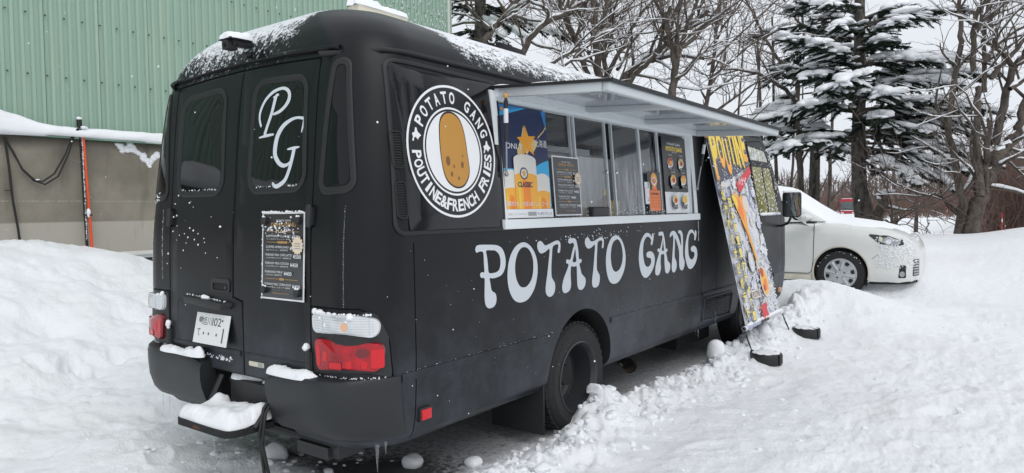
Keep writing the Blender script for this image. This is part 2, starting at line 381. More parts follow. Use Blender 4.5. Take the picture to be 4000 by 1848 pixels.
def side(y, z, off=0., sgn=1):
    """point on the flank at (y, z), lifted by off along the surface normal"""
    w, a, b, q = float(fW(z)), float(fR(z)), float(fF(z)), float(fQ(z)); x = w
    if y < a+q: x = w-q+math.sqrt(max(0, q*q-(a+q-y)**2))
    elif y > b-q: x = w-q+math.sqrt(max(0, q*q-(y-b+q)**2))
    p = np.array([x, y, z])
    if off: p = p+off*grad(*p)
    p[0] *= sgn; return p
def rear(s, z, off=0., *_):
    """point on the tail at girth distance s from the centre line (runs round the corner), lifted by off"""
    w, a, q = float(fW(z)), float(fR(z)), float(fQ(z)); g = abs(s); k = w-q
    if g <= k: x, y = g, a
    elif g <= k+q*math.pi/2: t = (g-k)/q; x, y = k+q*math.sin(t), a+q-q*math.cos(t)
    else: x, y = w, a+q+(g-k-q*math.pi/2)
    p = np.array([x, y, z])
    if off: p = p+off*grad(*p)
    if s < 0: p[0] = -p[0]
    return p

# ------------------------------------------------------------------ surface patches, seams, print
def cr_smooth(pts, n=4):
    """closed Catmull-Rom through 2-D points"""
    out = []; k = len(pts)
    for i in range(k):
        p0, p1, p2, p3 = [np.array(pts[(i+j-1) % k], float) for j in range(4)]
        for t in np.arange(n)/n:
            out.append(tuple(.5*((2*p1)+(-p0+p2)*t+(2*p0-5*p1+4*p2-p3)*t*t+(-p0+3*p1-3*p2+p3)*t**3)))
    return out
def rpoly(pts, r, n=6):
    """polygon with rounded corners (r one radius or one per corner)"""
    out = []; k = len(pts)
    for i, p in enumerate(pts):
        ri = r[i] if hasattr(r, '__len__') else r
        p = np.array(p, float); a = np.array(pts[i-1], float)-p; b = np.array(pts[(i+1) % k], float)-p
        la, lb = np.linalg.norm(a), np.linalg.norm(b); a /= la; b /= lb
        if ri <= 0: out.append(tuple(p)); continue
        ang = math.acos(max(-1, min(1, a@b))); d = min(ri/math.tan(ang/2), la*.49, lb*.49); rr_ = d*math.tan(ang/2)
        c = p+(a+b)/np.linalg.norm(a+b)*rr_/math.sin(ang/2)
        v0 = p+a*d-c; v1 = p+b*d-c; t0 = math.atan2(v0[1], v0[0]); t1 = math.atan2(v1[1], v1[0]); dt = (t1-t0+math.pi) % (2*math.pi)-math.pi
        for j in range(n+1): t = t0+dt*j/n; out.append((c[0]+rr_*math.cos(t), c[1]+rr_*math.sin(t)))
    return out
def rect(x0, y0, x1, y1): return [(x0, y0), (x1, y0), (x1, y1), (x0, y1)]
def circ(cx, cy, rx, ry=None, n=28, a0=0): ry = ry or rx; return [(cx+rx*math.cos(a0+2*math.pi*i/n), cy+ry*math.sin(a0+2*math.pi*i/n)) for i in range(n)]
def area(p): return .5*sum(p[i-1][0]*p[i][1]-p[i][0]*p[i-1][1] for i in range(len(p)))
def inside(p, poly):
    c = False; x, y = p; j = len(poly)-1
    for i in range(len(poly)):
        if (poly[i][1] > y) != (poly[j][1] > y) and x < (poly[j][0]-poly[i][0])*(y-poly[i][1])/(poly[j][1]-poly[i][1])+poly[i][0]: c = not c
        j = i
    return c
def fill(outer, holes=(), step=None):
    """triangulate a polygon with holes; step adds inner grid points so the sheet can follow a curved body"""
    vs = []; ed = []
    for lp in [outer, *holes]:
        o = len(vs); vs += [Vector(p) for p in lp]; ed += [(o+i, o+(i+1) % len(lp)) for i in range(len(lp))]
    nb = len(vs)
    if step:
        xs = [p[0] for p in outer]; ys = [p[1] for p in outer]
        for x in np.arange(min(xs)+step*.5, max(xs), step):
            for y in np.arange(min(ys)+step*.5, max(ys), step):
                if inside((x, y), outer) and not any(inside((x, y), h) for h in holes): vs.append(Vector((x, y)))
    V2, E2, F2, *_ = delaunay_2d_cdt(vs, ed, [], 2 if holes else 1, 1e-6)
    T = []
    for f in F2:
        c = sum((V2[i] for i in f), Vector((0, 0)))/len(f)
        if inside(c, outer) and not any(inside(c, h) for h in holes): T.append(list(f))
    return [(v.x, v.y) for v in V2], T
def patch(mb, fn, outer, m, off, base=None, holes=(), step=None, sgn=1):
    """sheet lying on the body at height off; base: depth its edges reach down to"""
    if sgn < 0 and fn is rear: outer = [(-a, b) for a, b in outer]; holes = [[(-a, b) for a, b in h] for h in holes]
    V2, T = fill(outer, holes, step)
    P = [fn(a, b, off, sgn) for a, b in V2]
    if T:
        i, j, k = T[0][:3]; nrm = np.cross(P[j]-P[i], P[k]-P[i]); ref = P[i]-fn(V2[i][0], V2[i][1], off-.01, sgn)
        if nrm@ref < 0: T = [t[::-1] for t in T]
    mb.add(P, T, m)
    if base is not None:
        for lp in [outer, *holes]:
            n = len(lp); A = [fn(a, b, off, sgn) for a, b in lp]; B = [fn(a, b, base, sgn) for a, b in lp]
            mb.add(A+B, [(i, (i+1) % n, n+(i+1) % n, n+i) for i in range(n)], m)
    return mb
def strip(mb, fn, path, m, w, hgt, base=-.004, closed=False, sgn=1, rnd=True):
    """raised bead (or cutter) of width w along a path on the body"""
    n = len(path); vs = []; prof = [(-w/2, base), (-w/2, hgt*.6 if rnd else hgt), (-w/4, hgt), (w/4, hgt), (w/2, hgt*.6 if rnd else hgt), (w/2, base)] if rnd else [(-w/2, base), (-w/2, hgt), (w/2, hgt), (w/2, base)]
    k = len(prof)
    for i, p in enumerate(path):
        a = np.array(path[i-1] if (i or closed) else p, float); b = np.array(path[(i+1) % n] if (i < n-1 or closed) else p, float); p = np.array(p, float)
        d1 = p-a; d2 = b-p
        if np.linalg.norm(d1) < 1e-9: d1 = d2
        if np.linalg.norm(d2) < 1e-9: d2 = d1
        d1 = d1/np.linalg.norm(d1); d2 = d2/np.linalg.norm(d2); t = d1+d2; t /= np.linalg.norm(t)+1e-12; nn = np.array([-t[1], t[0]]); sc = 1/max(.4, nn@np.array([-d1[1], d1[0]]))
        for u, h in prof: q = p+nn*u*sc; vs.append(fn(q[0], q[1], h, sgn))
    fs = []
    for i in range(n if closed else n-1):
        for j in range(k): a = i*k+j; b = i*k+(j+1) % k; c = ((i+1) % n)*k; fs.append((a, b, c+(j+1) % k, c+j))
    if not closed: fs += [tuple(range(k-1, -1, -1)), tuple((n-1)*k+j for j in range(k))]
    return mb.add(vs, fs, m)
def dense(path, d=.06, closed=False):
    out = []; k = len(path)
    for i in range(k if closed else k-1):
        a = np.array(path[i], float); b = np.array(path[(i+1) % k], float); n = max(1, int(np.linalg.norm(b-a)/d))
        out += [tuple(a+(b-a)*j/n) for j in range(n)]
    if not closed: out.append(tuple(path[-1]))
    return out
def stroke(pts):
    """outline of a pen stroke given as (x, y, half width)"""
    P = []; pts = [np.array(p, float) for p in pts]
    for i in range(len(pts)-1):
        p0, p1, p2, p3 = pts[max(i-1, 0)], pts[i], pts[i+1], pts[min(i+2, len(pts)-1)]
        for t in np.arange(5)/5: P.append(.5*((2*p1)+(-p0+p2)*t+(2*p0-5*p1+4*p2-p3)*t*t+(-p0+3*p1-3*p2+p3)*t**3))
    P.append(pts[-1]); L = []; Q = []
    for i, p in enumerate(P):
        t = P[min(i+1, len(P)-1)][:2]-P[max(i-1, 0)][:2]; t /= np.linalg.norm(t)+1e-12; n = np.array([-t[1], t[0]])
        L.append(tuple(p[:2]+n*p[2])); Q.append(tuple(p[:2]-n*p[2]))
    t = P[-1][:2]-P[-2][:2]; t /= np.linalg.norm(t); e = tuple(P[-1][:2]+t*P[-1][2]*.8)
    t0 = P[0][:2]-P[1][:2]; t0 /= np.linalg.norm(t0); s = tuple(P[0][:2]+t0*P[0][2]*.8)
    return L+[e]+Q[::-1]+[s]
def union(polys):
    """triangles covering the union of overlapping outlines (no doubled faces)"""
    vs = []; fc = []
    for p in polys:
        if area(p) < 0: p = p[::-1]
        fc.append(list(range(len(vs), len(vs)+len(p)))); vs += [Vector(q) for q in p]
    V2, E2, F2, _, _, of = delaunay_2d_cdt(vs, [], fc, 0, 1e-6)
    return [(v.x, v.y) for v in V2], [list(f) for f, o in zip(F2, of) if o]
_TXT = {}
def text2d(body, bold=0.):
    """glyph outlines of Blender's built-in font as flat triangles, height of a capital about 0.7"""
    key = (body, bold)
    if key not in _TXT:
        c = bpy.data.curves.new('t', 'FONT'); c.body = body; c.resolution_u = 3; c.offset = bold; c.fill_mode = 'FRONT'
        o = bpy.data.objects.new('t', c); COL.objects.link(o); dg = bpy.context.evaluated_depsgraph_get(); me = bpy.data.meshes.new_from_object(o.evaluated_get(dg))
        V = [(v.co.x, v.co.y) for v in me.vertices]; F = [list(p.vertices) for p in me.polygons]
        bpy.data.objects.remove(o); bpy.data.curves.remove(c); bpy.data.meshes.remove(me)
        _TXT[key] = (V, F)
    return _TXT[key]
def fit(vf, x0, y0, x1, y1, keep=False):
    V, F = vf
    if not V: return vf
    a = min(v[0] for v in V); b = max(v[0] for v in V); c = min(v[1] for v in V); d = max(v[1] for v in V)
    sx = (x1-x0)/max(b-a, 1e-9); sy = (y1-y0)/max(d-c, 1e-9)
    if keep: sx = sy = min(sx, sy); x0 += ((x1-x0)-sx*(b-a))/2
    return [(x0+(v[0]-a)*sx, y0+(v[1]-c)*sy) for v in V], F
class Card:
    """a flat print: sheet of thickness th with printed areas stacked a hair above each other"""
    def __init__(s, O, U, V, w, h, m, th=.003, edge=None):
        s.O, s.U, s.V = [np.array(q, float) for q in (O, U, V)]; s.U /= np.linalg.norm(s.U); s.V /= np.linalg.norm(s.V); s.N = np.cross(s.U, s.V)
        s.w, s.h = w, h; s.mb = MB(); s.l = 0
        c = [s.p(*q, -th) for q in rect(0, 0, w, h)] + [s.p(*q, 0) for q in rect(0, 0, w, h)]
        s.mb.add(c, [(3, 2, 1, 0), (0, 1, 5, 4), (1, 2, 6, 5), (2, 3, 7, 6), (3, 0, 4, 7)], edge or m); s.mb.add(c[4:], [(0, 1, 2, 3)], m)
    def p(s, u, v, n): return s.O+s.U*u+s.V*v+s.N*n
    def put(s, vf, m):
        s.l += 1; V, F = vf; n = .0003*s.l
        if F:
            i, j, k = F[0][:3]
            if (V[j][0]-V[i][0])*(V[k][1]-V[i][1])-(V[j][1]-V[i][1])*(V[k][0]-V[i][0]) < 0: F = [f[::-1] for f in F]
        s.mb.add([s.p(a, b, n) for a, b in V], F, m); return s
    def poly(s, pts, m): return s.put((pts, [list(range(len(pts)))]), m)
    def text(s, body, x0, y0, x1, y1, m, keep=False, bold=0.): return s.put(fit(text2d(body, bold), x0, y0, x1, y1, keep), m)

LETTERS = [('P',[(777,1268),(786,1282),(812,1287),(870,1285),(935,1281),(977,1273),(1011,1253),(1032,1216),(1036,1174),(1024,1139),(998,1114),(961,1104),(918,1101),(892,1104),(897,1076),(905,1042),(916,1030),(937,1019),(947,1000),(945,970),(926,948),(887,942),(861,954),(848,978),(845,1015),(848,1070),(847,1108),(824,1111),(812,1122),(813,1135),(828,1142),(847,1141),(845,1187),(844,1228),(841,1244),(828,1252),(805,1251),(787,1247),(777,1257)],[(867,1253),(910,1253),(946,1249),(976,1229),(989,1200),(988,1170),(977,1144),(955,1133),(931,1130),(886,1134),(879,1178),(873,1219)]),
 ('O',[(1203,1283),(1257,1270),(1305,1234),(1336,1186),(1347,1132),(1342,1080),(1321,1025),(1285,980),(1236,949),(1181,941),(1135,949),(1096,974),(1065,1022),(1052,1073),(1053,1127),(1066,1183),(1096,1232),(1143,1268)],[(1219,1255),(1257,1242),(1287,1209),(1302,1168),(1302,1123),(1293,1084),(1269,1050),(1231,1027),(1197,1025),(1167,1035),(1141,1065),(1127,1102),(1123,1141),(1131,1187),(1155,1228),(1185,1250)]),
 ('T',[(1347,1262),(1356,1278),(1377,1283),(1399,1276),(1417,1261),(1435,1254),(1473,1260),(1526,1273),(1568,1278),(1595,1265),(1600,1241),(1593,1208),(1577,1200),(1564,1209),(1575,1242),(1564,1255),(1514,1242),(1502,1183),(1494,1125),(1494,1067),(1509,1042),(1529,1020),(1532,992),(1523,963),(1495,943),(1461,943),(1436,960),(1427,986),(1434,1031),(1450,1087),(1467,1165),(1477,1230),(1434,1216),(1390,1208),(1365,1218),(1349,1241)],None),
 ('A',[(1691,1270),(1700,1284),(1733,1285),(1766,1283),(1786,1270),(1799,1241),(1810,1201),(1817,1148),(1837,1148),(1850,1137),(1842,1123),(1822,1116),(1833,1083),(1846,1053),(1869,1035),(1891,1019),(1897,995),(1885,967),(1857,949),(1830,947),(1806,957),(1793,980),(1790,1015),(1788,1058),(1786,1103),(1755,1102),(1722,1107),(1713,1071),(1714,1029),(1716,998),(1709,970),(1686,952),(1647,945),(1622,955),(1611,977),(1615,1004),(1633,1040),(1663,1079),(1690,1120),(1667,1130),(1661,1144),(1674,1155),(1710,1150),(1727,1182),(1744,1216),(1758,1236),(1753,1252),(1732,1255),(1709,1251),(1693,1260)],[(1772,1214),(1779,1175),(1783,1136),(1759,1131),(1739,1136),(1753,1173)]),
 ('T',[(1894,1258),(1903,1275),(1924,1283),(1945,1276),(1966,1258),(1988,1253),(2031,1259),(2076,1272),(2114,1277),(2140,1266),(2146,1243),(2141,1209),(2127,1200),(2115,1209),(2124,1240),(2112,1255),(2063,1244),(2054,1192),(2047,1140),(2045,1070),(2057,1047),(2077,1027),(2083,1008),(2077,975),(2058,951),(2017,943),(1989,954),(1978,980),(1984,1017),(1998,1070),(2013,1150),(2023,1228),(1980,1214),(1940,1208),(1912,1219),(1896,1240)],None),
 ('O',[(2317,1281),(2365,1270),(2410,1239),(2443,1190),(2459,1138),(2458,1091),(2440,1037),(2401,989),(2347,952),(2286,944),(2234,957),(2200,990),(2178,1042),(2170,1095),(2174,1144),(2192,1199),(2225,1243),(2265,1272)],[(2332,1253),(2369,1241),(2401,1204),(2415,1156),(2415,1117),(2399,1075),(2365,1040),(2316,1026),(2280,1037),(2253,1070),(2242,1113),(2241,1155),(2255,1204),(2284,1237)]),
 ('G',[(2906,1273),(2918,1274),(2928,1262),(2925,1236),(2913,1207),(2900,1187),(2889,1184),(2876,1192),(2876,1209),(2883,1219),(2863,1241),(2825,1253),(2792,1245),(2763,1221),(2746,1186),(2741,1139),(2747,1095),(2764,1054),(2788,1031),(2817,1023),(2851,1030),(2876,1050),(2878,1072),(2864,1086),(2835,1092),(2810,1097),(2798,1114),(2808,1132),(2844,1139),(2882,1137),(2916,1122),(2937,1098),(2943,1068),(2931,1028),(2896,990),(2845,957),(2795,943),(2754,949),(2714,975),(2687,1020),(2672,1071),(2670,1114),(2682,1171),(2707,1220),(2744,1256),(2785,1278),(2822,1281),(2859,1272),(2891,1249),(2897,1263)],None),
 ('A',[(3015,1266),(3022,1279),(3058,1282),(3094,1280),(3109,1263),(3124,1232),(3137,1189),(3146,1143),(3169,1145),(3179,1133),(3173,1120),(3152,1114),(3168,1080),(3181,1047),(3208,1031),(3227,1014),(3229,991),(3217,965),(3188,947),(3165,945),(3141,955),(3129,975),(3121,1026),(3116,1101),(3086,1100),(3059,1104),(3050,1069),(3047,1035),(3053,1004),(3044,974),(3017,948),(2977,945),(2954,957),(2948,978),(2957,1018),(2988,1069),(3022,1119),(2998,1129),(2992,1144),(3011,1153),(3040,1149),(3061,1182),(3082,1222),(3088,1241),(3071,1253),(3044,1250),(3022,1253)],[(3099,1218),(3105,1179),(3114,1133),(3091,1131),(3071,1135),(3085,1173)]),
 ('N',[(3226,1245),(3240,1266),(3273,1280),(3316,1280),(3350,1264),(3383,1237),(3412,1204),(3451,1153),(3453,1191),(3447,1227),(3432,1250),(3401,1259),(3393,1273),(3413,1282),(3453,1277),(3482,1254),(3490,1217),(3491,1161),(3488,1097),(3494,1056),(3514,1030),(3520,1002),(3508,970),(3483,950),(3458,947),(3428,958),(3411,985),(3407,1029),(3410,1085),(3401,1125),(3372,1174),(3328,1220),(3324,1161),(3318,1106),(3320,1063),(3346,1034),(3358,1005),(3350,974),(3325,948),(3292,943),(3268,955),(3257,985),(3265,1035),(3275,1093),(3288,1159),(3296,1217),(3290,1239),(3273,1249),(3249,1235),(3230,1232)],None),
 ('G',[(3753,1269),(3769,1272),(3785,1256),(3783,1226),(3768,1194),(3750,1183),(3734,1195),(3738,1218),(3720,1241),(3683,1253),(3641,1244),(3615,1216),(3600,1172),(3600,1123),(3607,1073),(3633,1037),(3675,1024),(3712,1034),(3736,1058),(3729,1079),(3708,1088),(3676,1092),(3657,1108),(3666,1128),(3698,1139),(3740,1136),(3778,1118),(3797,1087),(3801,1054),(3782,1013),(3738,974),(3684,949),(3632,945),(3590,964),(3555,1007),(3533,1062),(3531,1110),(3547,1170),(3579,1230),(3621,1269),(3663,1280),(3710,1273),(3747,1246)],None),
 ]
SCRIPT = {'P':[[(211,1912,6),(195,1951,6),(201,1994,7),(238,2044,7),(296,2077,7),(363,2088,6),(406,2079,7),(431,2056,9),(430,2023,10),(402,1994,8),(360,1973,7),(311,1964,5)],[(342,2060,3),(322,2048,9),(296,1971,9),(265,1908,8),(246,1866,9)],[(200,1854,3),(263,1860,6),(321,1862,4)],[(303,2049,4),(345,2059,4)],],'G':[[(562,1924,6),(555,1890,5),(545,1856,3)],[(561,1921,6),(505,1929,5),(452,1921,7),(397,1897,10),(357,1854,12),(341,1803,13),(342,1757,12),(373,1719,10),(410,1702,8),(448,1706,6),(475,1723,5)],[(493,1780,10),(481,1736,10),(463,1685,9),(434,1634,9),(395,1610,9),(357,1601,8),(330,1618,6)],[(440,1780,3),(488,1783,6),(532,1786,3)],],}
def steamy(name):
    """breath and frost drying in vertical runs on the lower half of the panes"""
    m = MATS[name]; t = m.node_tree; o = [n for n in t.nodes if n.type == 'OUTPUT_MATERIAL'][0]; src = o.inputs[0].links[0].from_socket
    g = nd(t, 'ShaderNodeNewGeometry'); mp = nd(t, 'ShaderNodeMapping'); mp.inputs['Scale'].default_value = (20, 20, 1.6); t.links.new(g.outputs['Position'], mp.inputs[0])
    n = nd(t, 'ShaderNodeTexNoise', i_Scale=1., i_Detail=6., i_Roughness=.6); t.links.new(mp.outputs[0], n.inputs['Vector']); n2 = nd(t, 'ShaderNodeTexNoise', i_Scale=2.4, i_Detail=3.); t.links.new(g.outputs['Position'], n2.inputs['Vector'])
    sp = nd(t, 'ShaderNodeSeparateXYZ'); t.links.new(g.outputs['Position'], sp.inputs[0])
    low = ramp(t, math_node(t, 'ADD', sp.outputs[2], math_node(t, 'MULTIPLY', n2.outputs[0], -.35)), 1.78, 1.45)
    a = math_node(t, 'MULTIPLY', math_node(t, 'MULTIPLY', low, ramp(t, n.outputs[0], .25, .75)), math_node(t, 'ADD', math_node(t, 'MULTIPLY', ramp(t, sp.outputs[1], 1.9, 3.0), .45), .30))
    df = nd(t, 'ShaderNodeBsdfDiffuse'); df.inputs[0].default_value = (.62, .64, .66, 1); ms = nd(t, 'ShaderNodeMixShader'); t.links.new(a, ms.inputs[0]); t.links.new(src, ms.inputs[1]); t.links.new(df.outputs[0], ms.inputs[2]); t.links.new(ms.outputs[0], o.inputs[0])

flat = lambda n, c, r=.5, **k: mat(n, c, r, **k)
flat('vinyl_white', (.66, .70, .74), .45); flat('vinyl_grey', (.57, .61, .65), .42); flat('rubber', (.012, .012, .013), .55); flat('seam_black', (.008, .008, .009), .7)
flat('gloss_black', (.010, .010, .012), .06, spec=.5); flat('dark_glass', (.006, .007, .008), .03, spec=.3); flat('plastic_black', (.02, .02, .022), .5, bump=.1, bscale=300)
flat('alu', (.62, .66, .68), .38, metal=.25); flat('alu_white', (.72, .76, .78), .4, metal=.05); flat('awning_sheet', (.36, .40, .455), .10, spec=.9); flat('steel', (.35, .36, .37), .35, metal=.8)
flat('lens_red', (.38, .004, .012), .12, coat=.25, var=.4, vscale=14); flat('lens_red_dark', (.16, .004, .010), .15, coat=.6); flat('lens_red_bright', (.62, .006, .014), .2, coat=.2)
flat('lens_clear', (.70, .72, .74), .16, coat=.6, var=.06, vscale=9); flat('lens_grey', (.50, .53, .55), .15, coat=.6); flat('lens_amber', (.80, .45, .28), .2); flat('chrome', (.75, .76, .78), .15, metal=1.)
flat('tyre', (.016, .016, .017), .8, bump=.3, bscale=60); flat('rim_black', (.040, .042, .046), .32, spec=.5); flat('hub_dark', (.05, .05, .053), .5, metal=.4); flat('under', (.012, .012, .013), .85)
flat('plate', (.80, .81, .80), .35); flat('ink_green', (.02, .05, .035), .5); flat('rust', (.085, .035, .02), .9, var=.5, vscale=30); flat('interior', (.28, .285, .29), .5, var=.15, vscale=3); flat('interior_light', (.55, .56, .57), .45)
flat('black_ink', (.010, .010, .012), .35); flat('gold_ink', (.62, .36, .12), .4); flat('white_ink', (.80, .81, .82), .4); flat('paper', (.80, .81, .83), .4); flat('orange_ink', (.85, .20, .03), .4); flat('amber_ink', (.90, .38, .03), .4)
flat('yellow_ink', (.85, .60, .05), .4); flat('red_ink', (.62, .02, .03), .4); flat('navy_ink', (.008, .022, .085), .35); flat('blue_ink', (.02, .22, .55), .35); flat('cyan_ink', (.03, .42, .75), .35); flat('tan_ink', (.72, .55, .22), .4)
flat('foam_ink', (.74, .72, .66), .4); flat('grey_ink', (.35, .36, .38), .5); flat('brown_ink', (.30, .12, .05), .5); flat('potato_skin', (.50, .25, .05), .45); flat('potato_eye', (.20, .09, .03), .5); flat('pink_ink', (.75, .35, .42), .5)
flat('olive_glass', (.19, .175, .025), .2, spec=.25, var=.35, vscale=2); flat('cream', (.66, .62, .50), .6)
clear_glass('pane', base=.13); steamy('pane'); clear_glass('ice', (.93, .96, .97), .05, .12)

# ------------------------------------------------------------------ the food truck
BUS = thing('food_truck', (0, 3.3, 0), 'matte black food truck bus with serving hatch propped open and white lettering along its flank', 'food truck')

def make_body():
    zs = np.array([.36, .39, .42, .48, .55, .65, .8, .95, 1.1, 1.3, 1.45, 1.6, 1.75, 1.9, 2.0, 2.08, 2.15, 2.2, 2.24, 2.27, 2.30, 2.33, 2.36, 2.39, 2.42, 2.445, 2.47, 2.49, 2.51, 2.525, 2.54, 2.555, 2.57, 2.58, 2.59, 2.598, 2.605])
    rings = []
    for z in zs:
        w, a, b, q = float(fW(z)), float(fR(z)), float(fF(z)), float(fQ(z)); P = []
        def arc(cx, cy, t0): return [(cx+q*math.cos(t0+math.pi/2*i/9), cy+q*math.sin(t0+math.pi/2*i/9)) for i in range(10)]
        P += arc(w-q, a+q, -math.pi/2); P += [(w, a+q+(b-a-2*q)*i/20) for i in range(1, 20)]
        P += arc(w-q, b-q, 0); P += [(w-q-(2*w-2*q)*i/8, b) for i in range(1, 8)]
        P += arc(-w+q, b-q, math.pi/2); P += [(-w, b-q-(b-a-2*q)*i/20) for i in range(1, 20)]
        P += arc(-w+q, a+q, math.pi); P += [(-w+q+(2*w-2*q)*i/8, a) for i in range(1, 8)]
        rings.append([(x, y, z) for x, y in P])
    n = len(rings[0]); V = [p for r_ in rings for p in r_]; F = []
    for i in range(len(zs)-1):
        for k in range(n): F.append((i*n+k, i*n+(k+1) % n, (i+1)*n+(k+1) % n, (i+1)*n+k))
    F += [tuple(range(n-1, -1, -1)), tuple((len(zs)-1)*n+k for k in range(n))]
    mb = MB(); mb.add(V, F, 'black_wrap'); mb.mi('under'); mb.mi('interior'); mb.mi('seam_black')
    me_o = mb.build('body', None)
    cut = []
    def cutter(mb_): o = mb_.build('cut', None, weld=1e-5); cut.append(o)
    for yc in (1.87, 5.25):
        for sx in (1, -1): m_ = MB(); m_.lathe([(0, 0), (.39, 0), (.39, .9), (0, .9)], (sx*.42, yc, .43), (sx, 0, 0), 'under', 48); cutter(m_)
    m_ = MB(); m_.box((-.6, 1.0, 1.02), (.90, 3.80, 2.24), 'interior'); cutter(m_)
    m_ = MB(); m_.box((.85, 1.06, 1.405), (1.3, 3.74, 2.085), 'interior'); cutter(m_)
    m_ = MB(); m_.box((-.235, -.5, .2), (.42, .32, .625), 'under'); cutter(m_)
    def arch_top(x): return 2.205+.022*(1-(x/.64)**2)
    door = [(-.645, .63), (.645, .63), (.645, 2.205)]+[(x, arch_top(x)) for x in np.linspace(.55, -.55, 11)]+[(-.645, 2.205)]
    gr = [(rear, dense(door, .05, True), .011, True), (rear, dense([(.004, 2.24), (.004, 1.035), (.088, 1.015), (.088, .62)], .05), .009, False)]
    gr += [(side, dense(p, .08), .007, False) for p in ([(.325, .38), (.325, 1.32)], [(3.90, .39), (3.90, 1.33)], [(4.262, .40), (4.262, 1.33)])]
    gr += [(side, dense([(5.30, .45), (5.33, 1.3), (5.20, 2.13), (5.75, 2.18), (5.97, 2.09), (6.33, 1.36), (6.42, .75), (6.38, .45)], .05), .008, False)]
    gr += [(rear, dense([(.65, 1.03), (.94, 1.03), (1.03, .99), (1.075, .88), (1.09, .71)], .03), .008, False), (rear, dense([(-.65, 1.03), (-.94, 1.03), (-1.03, .99), (-1.075, .88), (-1.09, .71)], .03), .008, False)]
    for fn, p, w, cl in gr: m_ = MB(); strip(m_, fn, p, 'seam_black', w, .03, -.013, cl, rnd=False); cutter(m_)
    for c in cut:
        md = me_o.modifiers.new('b', 'BOOLEAN'); md.operation = 'DIFFERENCE'; md.object = c; md.solver = 'EXACT'
        try: md.material_mode = 'TRANSFER'
        except Exception: pass
    dg = bpy.context.evaluated_depsgraph_get(); me = bpy.data.meshes.new_from_object(me_o.evaluated_get(dg)); me.name = 'body'
    for c in cut: bpy.data.objects.remove(c)
    bpy.data.objects.remove(me_o)
    # smooth shading taken from the body shape itself
    co = np.array([v.co[:] for v in me.vertices]); nv = grad(co[:, 0], co[:, 1], co[:, 2]).T; gv = np.abs(G(co[:, 0], co[:, 1], co[:, 2]))
    nor = []
    black = [i for i, m in enumerate(me.materials) if m and m.name == 'black_wrap']
    for p in me.polygons:
        p.use_smooth = True
        c = np.array(p.center[:]); ok = p.material_index in black and np.array(p.normal[:])@grad(*c) > .93 and c[2] > .362
        for vi in p.vertices: nor.append(tuple(nv[vi]) if ok and gv[vi] < .004 else tuple(p.normal))
    me.normals_split_custom_set(nor)
    return link('body', me, BUS)
BODY = make_body()

